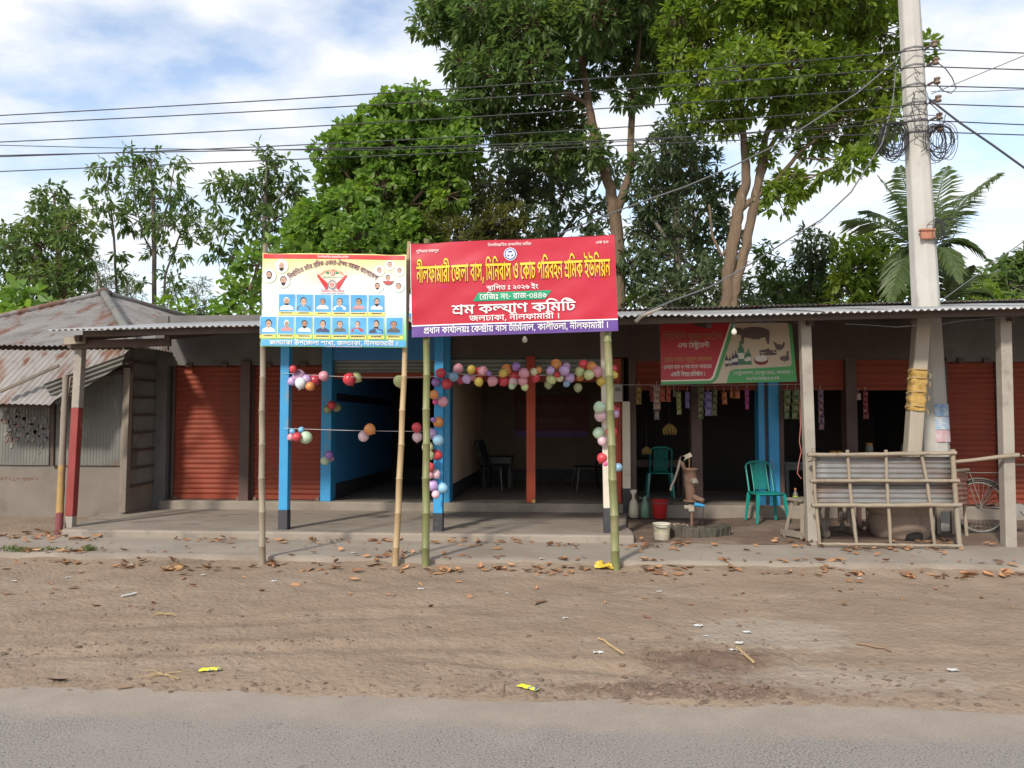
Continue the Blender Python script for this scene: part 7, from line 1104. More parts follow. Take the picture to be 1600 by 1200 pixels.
MB().tube([at(1506,735,9.95),at(1507,790,9.95),at(1511,846,9.95)],.022,8).build('upright','bamboo_dry',T); MB().tube([F(1492,736,.02),at(1513,734,9.98)],.02,8).build('rail','bamboo_dry',T)
MB().tube([F(1262,716,-.03),F(1275,718,-.05),F(1262,722,.06)],.008,5).build('tie','bamboo_dry',T)
tag(MB().tube([at(1488,722,9.2),at(1520,719,9.19),at(1560,714,9.18),at(1592,711,9.17)],[.02,.021,.024,.026],8).build('bamboo_pole','bamboo_dry'),'bare bamboo pole tied level from the tin barrier to the last concrete column','pole')
# clay stove
g_=gnd(1405,845,.2); g_.y=9.85; g_.x=at(1405,800,9.85).x
t=thing('clay_stove','round clay cooking stove with dark fire mouth behind the tin barrier','stove',g_)
MB().lathe([(.30,0),(.33,.03),(.345,.16),(.335,.27),(.338,.285),(.37,.30),(.375,.40),(.36,.44),(.22,.45),(.2,.36),(0,.34)],g_,36).build('body','clay',t)
MB().ball(g_+Vector((.03,-.295,.05)),.12,0,16,10,(1,.45,.62)).build('fire_mouth','mouth_dark',t)  # no hollow: black lump carries the mouth's inner shade in its colour
# trestle stools
def trestle(lab,c,rz,s=1.0):
    t=thing('trestle_stool',lab,'stool',(0,0,0),'grey wooden trestle stools')
    MB().box((0,0,.46*s),(.34*s,.24*s,.035)).build('top','wood_grey',t,bevel=.006)
    for sx in (-1,1):
        for sy in (-1,1): MB().beam((sx*.11*s,sy*.08*s,.45*s),(sx*.19*s,sy*.15*s,0),.045,.035).build('leg','wood_grey',t)
        MB().beam((sx*.185*s,-.2*s,.05),(sx*.185*s,.2*s,.05),.04,.075).build('foot_rail','wood_grey',t,bevel=.005)
    t.location=c; t.rotation_euler=(0,0,R(rz)); return t
g_=gnd(1252,838,.2); trestle('grey wooden trestle stool left of the concrete column',(g_.x+.03,9.72,.2),28)
g_=gnd(1300,838,.2); trestle('grey wooden trestle stool behind the left end of the tin barrier',(at(1303,800,10.0).x,10.0,.2),8)
t=table('bench','dark red wooden bench beside the clay stove behind the tin barrier',1335,1362,10.3,.62,.8,'brown_post',.2,cat='bench')
t=table('low_table','rough low table behind the right end of the tin barrier',1458,1494,10.1,.60,.7,'wood_grey',.2)
# leaning prop with yellow wrapping
p0=at(1416,838,9.62); p1=at(1441,506,9.55); p1.z=edge_z(p1.x,9.55)-.06
t=thing('leaning_post','pale squared timber prop leaning under the roof with yellow wrapping','post',p0)
mb=MB(); mb.beam(p0,p1,.165,.15,up=(0,1,0)); mb.build('post','wood_pale',t,bevel=.012)
mb=MB(); dd=(p1-p0); u0=(at(1432,642,9.6).z-p0.z)/dd.z; u1=(at(1437,577,9.6).z-p0.z)/dd.z; vs=[]; n=28; k=22
ax=dd.normalized(); sx=ax.cross(Vector((0,1,0))).normalized(); sy=ax.cross(sx)
for j in range(k+1):
    c=p0+dd*(u0+(u1-u0)*j/k)
    for i in range(n):
        a=2*math.pi*i/n; rr=.092/max(abs(math.cos(a)),abs(math.sin(a)))**.75; rr*=1+.10*mnoise.noise(Vector((math.cos(a)*2,math.sin(a)*2,j*.5)))+.07*math.sin(j*1.3+.8*math.sin(a))
        vs.append(c+sx*rr*math.cos(a)+sy*rr*math.sin(a))
mb.add(vs,[(j*n+i,j*n+(i+1)%n,(j+1)*n+(i+1)%n,(j+1)*n+i) for j in range(k) for i in range(n)],0,True)
mb.build('wrapping','rope_yellow',t)
mb=MB()
for u in (.08,.42,.75,.95):
    c=p0+dd*(u0+(u1-u0)*u); mb.tube([c+sx*.112*math.cos(a)+sy*.112*math.sin(a)+ax*.02*math.sin(a) for a in [i*math.pi/10 for i in range(21)]],.007,5)
    mb.tube([c-sx*.10,c-sx*.14+Vector((0,-.02,-.03)),c-sx*.13+Vector((0,-.03,-.08))],.005,4)
mb.build('binding','straw',t)
t=thing('leaning_pole','slim pole painted grey, yellow and dull red leaning beside the red column','pole',at(92,829,9.3))
pa=at(92,829,9.3); pa.z=.19; pb2=at(103,588,9.75); mb=MB()
for i,(u0,u1) in enumerate(((0,.13),(.13,.42),(.42,1))): mb.tube([pa.lerp(pb2,u0+(u1-u0)*k/6) for k in range(7)],[.045-.008*(u0+(u1-u0)*k/6)+(.004 if k%3==0 else 0) for k in range(7)],9,i)
mat('pole_red',(.20,.055,.06),(.15,.04,.045),6,.8,.3,40); mat('pole_yellow',(.36,.23,.08),(.28,.18,.07),6,.8,.3,40,layers=[((.2,.15,.1),12,.6,.75)])
mb.build('pole',['pole_red','pole_yellow','wood_grey'],t)
# ------------------------------------------------------------------ bicycle
def bicycle(c,rz,lab):
    t=thing('bicycle',lab,'bicycle',(0,0,0)); r=.33
    for x in (0,1.06):
        wv=MB(); wv.tube([(x+r*math.cos(a),0,r+r*math.sin(a)) for a in [i*math.pi/20 for i in range(41)]],.02,8,0,False); w_=wv.build('tyre','tyre',t)
        MB().tube([(x+(r-.025)*math.cos(a),0,r+(r-.025)*math.sin(a)) for a in [i*math.pi/20 for i in range(41)]],.012,6,0,False).build('rim','chrome_dull',w_)
        sp_=MB()
        for i in range(28):
            a=i*2*math.pi/28; b_=a+.35*(1 if i%2 else -1); sp_.tube([(x+.025*math.cos(b_),.02*(1 if i%4<2 else -1),r+.025*math.sin(b_)),(x+(r-.03)*math.cos(a),0,r+(r-.03)*math.sin(a))],.0016,4,0,False)
        sp_.tube([(x,-.05,r),(x,.05,r)],.022,8); sp_.build('spokes','chrome_dull',w_)
        vs=[];n=18
        for i in range(n+1):
            a=R(15)+R(165)*i/n if x==0 else R(30)+R(140)*i/n
            for y,d in ((-.03,.025),(-.02,.04),(.02,.04),(.03,.025)): vs.append((x+(r+d)*math.cos(a),y,r+(r+d)*math.sin(a)))
        MB().add(vs,[(i*4+j,i*4+j+1,(i+1)*4+j+1,(i+1)*4+j) for i in range(n) for j in range(3)],0,True).build('mudguard','chrome_dull',t)
    bb=(.44,0,.29); st=(.33,0,.86); hd=(.86,0,.86); hb=(.90,0,.72); f=MB()
    for a,b_ in ((bb,st),(st,hd),(bb,hb),(hd,hb)): f.tube([a,b_],.016,8)
    for y in (-.05,.05): f.tube([(0,y,r),bb],.010,6); f.tube([(0,y,r),(st[0],y*.4,st[2]-.04)],.009,6); f.tube([hb,(1.0,y,.45),(1.06,y,r)],.011,6)
    f.build('frame','bike_frame',t)
    MB().tube([hd,(.85,0,1.0)],.012,6).tube([(.66,-.26,.98),(.80,-.24,1.0),(.87,-.12,1.01),(.88,0,1.0),(.87,.12,1.01),(.80,.24,1.0),(.66,.26,.98)],.011,7).build('handlebar','chrome_dull',t)
    MB().ball((.30,0,.95),.10,0,14,8,(1.3,.85,.32)).tube([st,(.32,0,.94)],.013,6).build('saddle','tyre',t)
    rk=MB()
    for y in (-.06,.06): rk.tube([(-.2,y,.76),(.27,y,.76)],.007,5); rk.tube([(0,y,r),(-.12,y,.76)],.006,5)
    for x in (-.2,-.05,.1,.25): rk.tube([(x,-.06,.76),(x,.06,.76)],.006,5)
    rk.build('carrier','chrome_dull',t)
    MB().lathe([(.09,-.004),(.09,.004)],(.44,-.06,.29),20,rot=Matrix.Rotation(math.pi/2,3,'X')).tube([(.44,-.07,.29),(.54,-.07,.17)],.008,6).tube([(.52,-.12,.165),(.57,-.05,.165)],.012,6).build('crank','chrome_dull',t)
    t.location=c; t.rotation_euler=(R(-4),0,R(rz)); return t
c=at(1539,800,10.05); bicycle((c.x,10.15,.205),-3,'old black bicycle leaning by the last orange shutter behind the concrete column')
# ------------------------------------------------------------------ utility pole and its fittings
YP=10.55; PP=lambda x,y,d=0:at(x,y,YP+d)
t=thing('utility_pole','tall tapering concrete utility pole rising through the tin roof','utility pole',(at(1459,690,YP).x,YP,.1))
b0=PP(1466,815); b0.z=.1; tp=PP(1411,-170)
def pr_(z): return .205+(.125-.205)*(z-b0.z)/(tp.z-b0.z)
pole_ax=(tp-b0); PL=lambda z:b0+pole_ax*((z-b0.z)/pole_ax.z)
mb=MB(); vs=[]; zs=[b0.z+(tp.z-b0.z)*i/10 for i in range(11)]
for z in zs:
    r=pr_(z)
    for j in range(8):
        a=R(22.5+45*j)+R(9); vs.append(PL(z)+Vector((r*math.cos(a),r*math.sin(a),0)))
mb.add(vs,[(i*8+j,i*8+(j+1)%8,(i+1)*8+(j+1)%8,(i+1)*8+j) for i in range(10) for j in range(8)]+[tuple(range(80,88))],0,False); mb.build('shaft','pole_concrete',t,bevel=.015)
POLE=t
WY=[(77,),(104,),(134,),(162,),(189,),(207,)]
for i,y in enumerate((77,104,134,162,189,207)):
    z=PP(1430,y).z; c=PL(z); r=pr_(z); s_=c+Vector((r+.0,-.06,-.02))
    ins=MB().tube([s_,s_+Vector((.09,-.05,.03))],.016,6).build('insulator_bracket','bike_frame',t)
    MB().lathe([(.028,-.045),(.04,-.04),(.04,-.024),(.026,-.012),(.026,.008),(.04,.016),(.04,.036),(.024,.044)],s_+Vector((.10,-.06,.03)),14).build('insulator','porcelain_brown',ins)
    MB().lathe([(r*1.04,-.012),(r*1.04,.012)],c+Vector((0,0,-.03)),8,rot=Matrix.Rotation(R(31.5),3,'Z')).build('band','wire_grey',t)
g_=PP(1449,368,-.2); MB().box(g_,(.17,.06,.10)).box(g_+Vector((0,0,.07)),(.20,.08,.03)).build('clamp','ceramic',t,bevel=.01)
for px,py,lab,rr,n,seed in ((1396,213,'tangled coil of black cable hung on the left of the utility pole',.20,26,1),(1464,216,'tangled coil of black cable hung on the right of the utility pole',.19,24,2),(1464,358,'small bundle of black cable hung low on the utility pole',.13,14,3)):
    r_=random.Random(seed); mb=MB(); c=PP(px,py,-.12)
    for k in range(n):
        a0=r_.uniform(-.2,.2); w_=r_.uniform(.45,.95)*rr; h=r_.uniform(.75,1.35)*rr; ox=r_.gauss(0,.06); oy=r_.uniform(-.1,.1); tl=r_.uniform(-.6,.6)
        mb.tube([c+Vector((ox+w_*math.sin(a)*math.cos(tl),oy+w_*math.sin(a)*math.sin(tl),rr*.9-h*(1-math.cos(a))+.02*math.sin(3*a+k))) for a in [i*2*math.pi/22 for i in range(23)]],.0042,4,0,False)
    tag(mb.build('cable_coil','wire'),lab,'cable coil','cable coils on the utility pole')
mb=MB(); r_=random.Random(9)
for k in range(7):
    y=r_.uniform(100,200); a=PP(1432+r_.uniform(-8,8),y,-.22); q=[a]
    for j in range(7): a=a+Vector((r_.uniform(-.08,.12),r_.uniform(-.01,.01),r_.uniform(-.13,.05))); q.append(a)
    mb.tube(q,.005,4,0,False)
mb.tube([PP(x,y,-.15) for x,y in ((1450,103),(1468,100),(1478,108),(1488,122),(1494,138),(1486,146),(1474,142),(1462,130))],.007,5,0,False)
mb.tube([PP(x,y,-.15) for x,y in ((1452,160),(1468,175),(1468,195),(1478,178),(1472,200))],.006,5,0,False)
mb.build('loose_wire','wire',t)
# posters on the pole
mat('poster_blue',(.12,.26,.5),(.5,.56,.6),9,.7,.05,30); mat('poster_white',(.55,.57,.58),(.25,.38,.55),13,.7,.05,30,stretch=(1,1,2.5)); mat('poster_pink',(.48,.25,.3),(.55,.5,.5),10,.7,.05,30)
def poster(lab,y0,y1,mt,a0,a1):
    z1=PP(1462,y0).z; z0=PP(1462,y1).z; vs=[];n=12
    for i in range(n+1):
        a=R(a0+(a1-a0)*i/n)
        for z in (z0,z1): vs.append(PL(z)+Vector(((pr_(z)+.006)*math.cos(a),(pr_(z)+.006)*math.sin(a),0)))
    mb=MB().add(vs,[(2*i,2*i+2,2*i+3,2*i+1) for i in range(n)],0,True); return tag(mb.build('poster',mt,bevel=0),lab,'poster','posters pasted on the utility pole')
poster('faded blue and white poster pasted on the pole under the roof, upper one',632,650,'poster_blue',-105,10); poster('blue picture poster pasted on the pole, middle one',651,671,'poster_white',-105,10); poster('pinkish torn poster pasted on the pole just above the barrier',672,690,'poster_pink',-105,10)
# ------------------------------------------------------------------ wires
def wire(lab,pts,Y,r=.011,mt='wire',Y2=None,name='power_line',cat='power line',grp='overhead power lines'):
    xs=[p[0] for p in pts]; ys=[p[1] for p in pts]; n=40; P3=[]
    x0,x1=xs[0],xs[-1]
    for i in range(n+1):
        x=x0+(x1-x0)*i/n; y=0
        for a in range(len(pts)):
            l=ys[a]
            for b_ in range(len(pts)):
                if a!=b_: l*=(x-xs[b_])/(xs[a]-xs[b_])
            y+=l
        P3.append(at(x,y,Y+(0 if Y2 is None else (Y2-Y)*i/n)))
    return tag(MB().tube(P3,r,5,0,True).build(name,mt),lab,cat,grp)
YL=10.35
for lab,L,Rr in (('topmost of the black power lines strung along the shops',((-500,207),(0,180.5),(700,139),(1447,77)),((1447,77),(1600,83),(2100,100))),
 ('second power line from the top, strung along the shops',((-500,215),(0,194),(700,157),(1447,104)),((1447,104),(1600,109),(2100,122))),
 ('third power line from the top, strung along the shops',((-500,240),(0,222),(700,185),(1447,134)),((1447,134),(1600,138),(2100,150))),
 ('fourth power line from the top, thick through the treetops',((-500,260),(0,245),(700,215),(1447,162)),((1447,162),(1600,167),(2100,180))),
 ('fifth power line from the top, joining the fourth near the left edge',((-500,262),(0,243),(700,228),(1447,188)),((1447,188),(1600,195),(2100,210))),
 ('lowest of the main power lines strung along the shops',((-500,288),(0,268),(700,239),(1447,206)),((1447,206),(1600,211),(2100,226)))):
    o=wire(lab,L,YL,.008); o2=wire('',Rr,YL,.008); me=o2.data
    # one line runs past the pole: join both spans in one mesh
    import bmesh
    bm=bmesh.new(); bm.from_mesh(o.data); me.transform(Matrix.Translation(o2.location-o.location)); bm.from_mesh(me); bm.to_mesh(o.data); bm.free(); bpy.data.objects.remove(o2)
wire('thin slack service wire crossing over the left trees',((-200,222),(0,227),(370,234),(700,232),(1447,178)),YL-.1,.006)
SG='service cables from the utility pole'
def cable(lab,pts,r,mt='wire_grey'): return tag(MB().tube([at(x,y,Y) for x,y,Y in pts],r,5).build('service_cable',mt),lab,'cable',SG)
cable('grey service cable sloping from the pole down to the red signboard',[(1405,90,10.4),(1340,145,10.3),(1270,190,10.2),(1210,228,10.1),(1140,262,9.9),(1070,292,9.8),(1000,316,9.6),(930,343,9.2),(872,366,8.6)],.010)
cable('thick black service cable running from the pole to the right',[(1452,155,10.4),(1500,192,10.2),(1550,226,9.9),(1600,262,9.6),(1760,380,8.8)],.014,'wire')
cable('slack service cable dipping from the pole to the verandah roof corner',[(1400,105,10.4),(1395,160,10.4),(1378,225,10.35),(1352,265,10.3),(1330,300,10.3),(1285,342,10.2),(1235,372,10.1),(1180,408,9.9),(1110,448,9.6),(1050,470,9.3),(995,494,8.85)],.010)
cable('thin wire rising from the pole toward the upper right',[(1455,147,10.4),(1520,120,10.2),(1600,87,10.0),(1760,25,9.6)],.006)
cable('thin wire running nearly level to the right of the pole',[(1455,143,10.4),(1530,143,10.3),(1600,140,10.2),(1760,140,10.0)],.005)
cable('short wire above the right roof going behind the palm',[(1470,470,10.5),(1505,445,10.9),(1550,412,11.3),(1600,377,11.8),(1700,310,12.5)],.007)
tag(MB().tube([at(993,503,8.72),at(1002,494,8.74),at(1020,487,8.8),at(1034,481,8.95)],[.022,.024,.018,.010],7).build('branch','wood_pale'),'dead pale branch lying on the edge of the tin roof','branch')
tag(MB().tube([at(x,y,9.0+.0002*i) for i,(x,y) in enumerate(((1320,506),(1360,508),(1400,511),(1440,508),(1475,506),(1510,500),(1560,497),(1610,493)))],.004,5).build('slack_cord','wire_grey'),'frayed cord strung under the right roof edge','cord')
# ------------------------------------------------------------------ trees
def leaves_mesh(name, centers, nrm, L, W, droop, nper, mt, parent, seed, spread=1.0, up=0.0, tw=.35, fold=.18, pinnate=False):
    """whorls of leaves: centers (N,3), nrm (N,3) outward twig direction"""
    g=np.random.default_rng(seed); Np=len(centers)
    C=np.repeat(np.asarray(centers),nper,0); D=np.repeat(np.asarray(nrm),nper,0); M=len(C)
    d=g.normal(size=(M,3)); d/=np.linalg.norm(d,axis=1)[:,None]
    d=d*spread+D*.75; d[:,2]+=up-droop*g.uniform(.4,1.3,M); d/=np.linalg.norm(d,axis=1)[:,None]
    s=np.cross(d,np.array([0,0,1.0])+g.normal(size=(M,3))*tw); s/=np.linalg.norm(s,axis=1)[:,None]; n=np.cross(s,d)
    l=(L*g.uniform(.65,1.25,M))[:,None]; w=(W*g.uniform(.7,1.2,M))[:,None]
    b=C+d*.10*l+g.normal(size=(M,3))*L*.12
    mid=b+d*l*.5-n*l*.02; tip=b+d*l-np.array([0,0,1.0])*l*.12*droop+n*0
    P=np.stack([b, mid+s*w*.5+n*w*fold, mid-s*w*.5+n*w*fold, b+d*l*.8+s*w*.3-np.array([0,0,1])*l*.05*droop, b+d*l*.8-s*w*.3-np.array([0,0,1])*l*.05*droop, tip],1).reshape(-1,3)
    k=np.arange(M)[:,None]*6
    F=np.concatenate([k+np.array([[0,1,3,5]]),k+np.array([[0,5,4,2]])],1).reshape(-1,4)
    off=OFF[parent.name]; P=P-np.array(off)
    me=bpy.data.meshes.new(name); me.vertices.add(len(P)); me.vertices.foreach_set('co',P.ravel().astype(np.float32))
    me.loops.add(F.size); me.loops.foreach_set('vertex_index',F.ravel().astype(np.int32)); me.polygons.add(len(F))
    me.polygons.foreach_set('loop_start',np.arange(0,F.size,4,dtype=np.int32)); me.polygons.foreach_set('loop_total',np.full(len(F),4,dtype=np.int32))
    me.materials.append(MATS[mt]); me.update(calc_edges=True); me.validate()
    o=bpy.data.objects.new(name,me); COL.objects.link(o); o.parent=parent; OFF[o.name]=off; return o
def tree(lab,Y,trunks,blobs,mt,bark='bark',L=.2,W=.09,dens=26,nper=7,droop=.6,seed=1,cat='tree',name='tree',grp='trees behind the shops',up=0,spread=1.0,depth=1.0,limbs=True,tw=.35):
    g=np.random.default_rng(seed); pr=random.Random(seed)
    b0=at(trunks[0][0][0],trunks[0][0][1],Y); base=Vector((b0.x,Y,0)); t=thing(name,lab,cat,base,grp)
    mb=MB(); nodes=[]
    for ti,(pts) in enumerate(trunks):
        pp=[at(p[0],p[1],Y+(p[3] if len(p)>3 else 0)) for p in pts]; rr=[p[2] for p in pts]
        if ti==0: pp=[base]+pp; rr=[rr[0]*1.15]+rr
        # smooth subdivide
        q=[];r2=[]; rr=[x*.74 for x in rr]
        for i in range(len(pp)-1):
            for j in range(5):
                u=j/5; q.append(pp[i].lerp(pp[i+1],u)+Vector((pr.gauss(0,1),pr.gauss(0,1),0))*rr[i]*.10); r2.append((rr[i]+(rr[i+1]-rr[i])*u)*(1+pr.uniform(-.05,.05)))
        q.append(pp[-1]); r2.append(rr[-1]); mb.tube(q,r2,9)
        nodes+=[(a,b) for a,b in zip(q,r2)]
    cs=[];ns=[]; bl=[]
    for (px,py,rp) in blobs:
        c=at(px,py,Y); r=rp*(c-EYE).length/FPX; c=at(px,py,Y+pr.uniform(-1,1)*min(1.6,r*1.6)*depth); bl.append((c,r))
    for c,r in bl:
        if limbs:
            best=min(nodes,key=lambda n:(n[0]-c).length+max(0,n[0].z-c.z+r*.3)*2.0); a,ra=best; ra=min(ra*.55,.05)
            mid=a.lerp(c,.5)+Vector((pr.gauss(0,.12),pr.gauss(0,.12),-.08*(c-a).length))
            mb.tube([a,a.lerp(mid,.5),mid,mid.lerp(c,.5)+Vector((0,0,.03)),c],[ra,ra*.85,ra*.65,ra*.5,ra*.32],6)
        n=max(5,int(dens*(r/.5)**2)); 
        for k in range(n):
            v=g.normal(size=3); v/=np.linalg.norm(v); rr=r*(.45+.6*g.random()**.6)
            p=np.array(c)+v*rr*np.array([1,1,.85])+np.array([0,0,.12*r])*0
            cs.append(p); nn=v*.7+np.array([0,0,.35]); ns.append(nn/np.linalg.norm(nn))
            if limbs and k%3==0 and r>.3: mb.tube([c,c.lerp(Vector(p),.6)+Vector((0,0,.02)),Vector(p)],[.016,.011,.006],4,0,False)
    mb.build('trunk',bark,t)
    leaves_mesh('crown',cs,ns,L,W,droop,nper,mt,t,seed+50,spread,up,tw); return t
tree('huge dark tree with forked trunk rising straight behind the red signboard',17.0,
 [[(966,520,.20),(966,400,.20),(962,340,.19),(950,285,.16),(932,230,.145),(920,165,.12),(912,110,.10),(900,50,.08),(893,-60,.06)],[(962,335,.15),(985,270,.12),(986,200,.10),(992,120,.085),(1000,50,.06),(1005,-30,.05)],[(922,165,.09),(890,147,.075),(850,132,.06),(822,105,.04),(805,90,.03)],[(952,290,.06),(935,255,.05),(905,235,.035)]],
 [(672,36,24),(700,18,34),(682,8,22),(760,20,46),(738,75,36),(718,96,26),(775,120,46),(748,160,30),(725,150,18),(820,40,56),(830,110,46),(868,55,52),(930,15,56),(940,95,40),(990,30,52),(1015,85,42),(1040,40,46),(800,192,34),(848,178,38),(762,190,24),(880,195,30),(830,-40,70),(930,-50,70),(1020,-40,60),(740,-30,50),(700,-40,40),(925,232,26),(868,238,34),(1010,130,22),(905,140,24),(1000,250,16),(985,150,20),(820,225,24),(1050,110,24)],
 'leaf_dark',L=.215,W=.088,dens=70,nper=7,droop=.8,seed=3)
tree('dense dark tree filling the gap behind the forked trunk',18.5,[[(872,500,.14),(868,400,.13),(862,320,.10),(865,250,.07)],[(868,380,.07),(905,330,.05),(930,300,.04)]],
 [(800,232,36),(840,268,40),(792,285,36),(880,300,40),(922,335,28),(846,338,34),(768,335,32),(905,262,32),(950,262,24),(935,380,28),(880,225,30),(816,300,34),(790,380,30),(912,395,26),(760,290,24),(840,395,26)],
 'leaf_grey',bark='bark_grey',L=.2,W=.08,dens=44,nper=7,droop=.8,seed=5)
tree('dark leafy tree between the forked trunk and the double trunk',16.5,[[(1062,520,.14),(1060,430,.13),(1055,330,.10),(1062,230,.06)],[(1058,400,.08),(1020,340,.05)],[(1058,380,.08),(1100,330,.05)]],
 [(1062,195,30),(1035,235,36),(1082,255,40),(1022,300,40),(1080,325,46),(1010,370,42),(1060,400,50),(1118,375,36),(1002,440,40),(1100,445,40),(1125,300,26),(1140,420,26),(1045,460,40),(1050,270,36),(985,410,24),(1150,460,28),(1040,345,40)],
 'leaf_grey',bark='bark_grey',L=.18,W=.07,dens=66,nper=7,droop=.8,seed=8)
tree('tall bright green tree with a double trunk left of the utility pole',14.6,
 [[(1134,505,.17),(1136,440,.16),(1146,370,.155),(1156,320,.15),(1166,285,.12),(1162,220,.09),(1158,150,.07)],[(1140,505,.13),(1150,440,.13),(1166,385,.125),(1178,320,.12),(1186,280,.10),(1196,215,.08),(1222,150,.06)],[(1160,325,.09),(1185,305,.075),(1215,280,.06),(1250,238,.045),(1290,205,.03)],[(1186,290,.07),(1200,235,.06),(1235,180,.045)],[(1150,370,.05),(1128,400,.04),(1113,370,.035),(1108,320,.03)]],
 [(1105,58,48),(1180,36,50),(1250,18,50),(1320,38,50),(1375,50,38),(1100,118,38),(1160,112,46),(1230,105,50),(1300,118,50),(1360,130,42),(1060,28,36),(1060,95,24),(1122,185,30),(1252,172,40),(1310,186,42),(1352,215,32),(1382,185,26),(1330,255,22),(1232,288,24),(1212,308,26),(1150,-20,60),(1250,-40,70),(1350,-20,60),(1432,78,20),(1080,178,22),(1196,232,22),(1268,225,24),(1395,130,24),(1150,165,30),(1290,270,14),(1060,140,18),(1255,285,16),(1345,243,20),(1215,150,30)],
 'leaf_mid',L=.19,W=.075,dens=78,nper=7,droop=.6,seed=12)
tree('broad leafy light green tree above the white banner',16.2,[[(622,520,.13,.7),(620,400,.12,.8),(618,310,.08,.9),(632,220,.05,.9),(640,170,.03,.7)],[(620,370,.08),(570,320,.06),(540,270,.04)],[(620,340,.07),(670,290,.05),(690,230,.03)],[(620,400,.07),(540,390,.05),(490,385,.03)]],
 [(628,160,20),(655,160,24),(636,185,32),(590,190,32),(545,215,28),(512,235,20),(690,188,30),(722,228,26),(640,232,48),(572,255,46),(530,288,32),(684,262,44),(620,305,50),(552,330,42),(500,345,32),(476,378,34),(560,378,48),(640,370,46),(700,305,32),(540,420,40),(600,430,40),(470,350,20),(720,200,20),(735,248,16),(600,165,18),(600,225,40),(660,210,36),(690,240,38),(600,290,40),(655,290,42),(580,320,36),(520,370,34),(600,400,44),(520,400,34),(470,400,30),(660,330,40),(640,420,40),(560,225,30),(560,300,30)],
 'leaf_bright',L=.175,W=.13,dens=92,nper=6,droop=.45,seed=15,tw=.6)
tree('bronze tipped bushy tree right above the left end of the red signboard',16.6,[[(700,520,.09),(705,420,.08),(715,340,.06),(722,290,.04)],[(705,420,.05),(670,380,.04)],[(705,400,.05),(755,350,.04)]],
 [(682,352,34),(722,312,34),(742,352,38),(700,292,22),(782,350,34),(652,372,22),(762,290,24),(720,375,36),(770,385,36),(810,370,26),(660,340,18),(805,335,20),(830,390,20),(680,390,26)],
 'leaf_olive',bark='bark_grey',L=.17,W=.055,dens=70,nper=8,droop=.15,seed=18,up=.25)
tree('airy tree standing just left of the white banner top',20,[[(410,500,.10),(411,420,.10),(413,330,.08),(418,250,.03)],[(412,350,.05),(375,310,.03),(350,290,.02)],[(412,340,.05),(440,305,.03),(452,290,.02)],[(411,400,.05),(370,375,.03)]],
 [(418,240,16),(435,262,20),(440,285,20),(402,285,24),(352,285,20),(336,292,14),(452,306,20),(380,322,24),(430,340,26),(350,366,22),(452,358,20),(332,392,14),(400,372,24),(385,290,18),(465,270,12),(415,310,22),(340,330,14),(370,395,16),(465,335,14)],
 'leaf_dark',bark='bark_grey',L=.25,W=.085,dens=30,nper=7,droop=1.1,seed=21)
tree('airy tall tree with several thin stems above the tin roofed house',21,[[(241,510,.09),(241,400,.085),(240,330,.07),(236,250,.03)],[(241,380,.05),(262,320,.035),(272,262,.02)],[(241,400,.045),(225,370,.03),(212,320,.02),(208,250,.015)],[(254,500,.05),(258,430,.045),(280,370,.03),(296,330,.02)]],
 [(203,238,12),(200,258,13),(222,252,14),(240,250,18),(268,262,14),(285,255,10),(232,280,20),(208,300,20),(250,310,24),(288,325,20),(215,345,22),(264,352,24),(310,352,16),(240,392,15),(285,395,14),(222,442,11),(268,435,17),(195,330,12),(270,290,14),(300,375,14),(312,335,12),(245,335,18)],
 'leaf_dark',bark='bark_grey',L=.24,W=.08,dens=26,nper=7,droop=1.1,seed=24)
tree('slender young tree with a bare thin stem left of the airy tall tree',20,[[(186,510,.045),(181,430,.045),(178,370,.04),(172,310,.025),(163,272,.015)]],
 [(150,266,10),(164,262,12),(176,272,11),(158,280,10),(152,312,13),(166,322,14),(182,345,14),(160,340,12),(190,330,12),(184,395,6),(190,430,7)],
 'leaf_dark',bark='bark_grey',L=.25,W=.085,dens=24,nper=7,droop=1.0,seed=27)
tree('dark conical tree at the far left above the rusty roof',18,[[(95,510,.12),(93,420,.11),(88,350,.07),(84,305,.03)],[(93,430,.06),(50,400,.03)],[(93,430,.06),(130,390,.03)]],
 [(84,302,16),(78,322,22),(100,330,18),(72,350,26),(108,355,26),(130,362,16),(62,385,32),(100,388,36),(134,395,18),(22,372,22),(8,385,16),(32,410,30),(85,430,36),(125,420,18),(12,430,26),(55,440,34),(110,455,26),(88,470,30),(10,365,12)],
 'leaf_dark',L=.22,W=.08,dens=36,nper=7,droop=.9,seed=30)
tree('leafy bush with broad pale leaves behind the rusty roof at the far left',15.2,[[(35,530,.05),(35,490,.04)]],[(18,475,26),(48,472,24),(75,488,18),(5,490,26),(40,500,26),(62,505,20)],'leaf_bright',L=.30,W=.17,dens=22,nper=4,droop=.4,seed=33,cat='bush',name='bush',grp='bushes behind the roofs',tw=.6)
tree('bright lime bush behind the right slope of the rusty roof',17,[[(278,530,.05),(278,490,.04)]],[(268,480,16),(290,482,15),(280,498,20),(258,500,12)],'leaf_lime',L=.2,W=.09,dens=36,nper=6,droop=.5,seed=36,cat='bush',name='bush',grp='bushes behind the roofs')
tree('bright green bushy tree low beside the left edge of the white banner',16.8,[[(392,540,.07),(392,450,.06),(405,410,.04)]],[(400,415,30),(372,448,28),(402,465,32),(430,398,22),(352,475,18),(432,440,24),(380,490,28),(348,490,14)],'leaf_bright',L=.22,W=.14,dens=34,nper=5,droop=.5,seed=39)
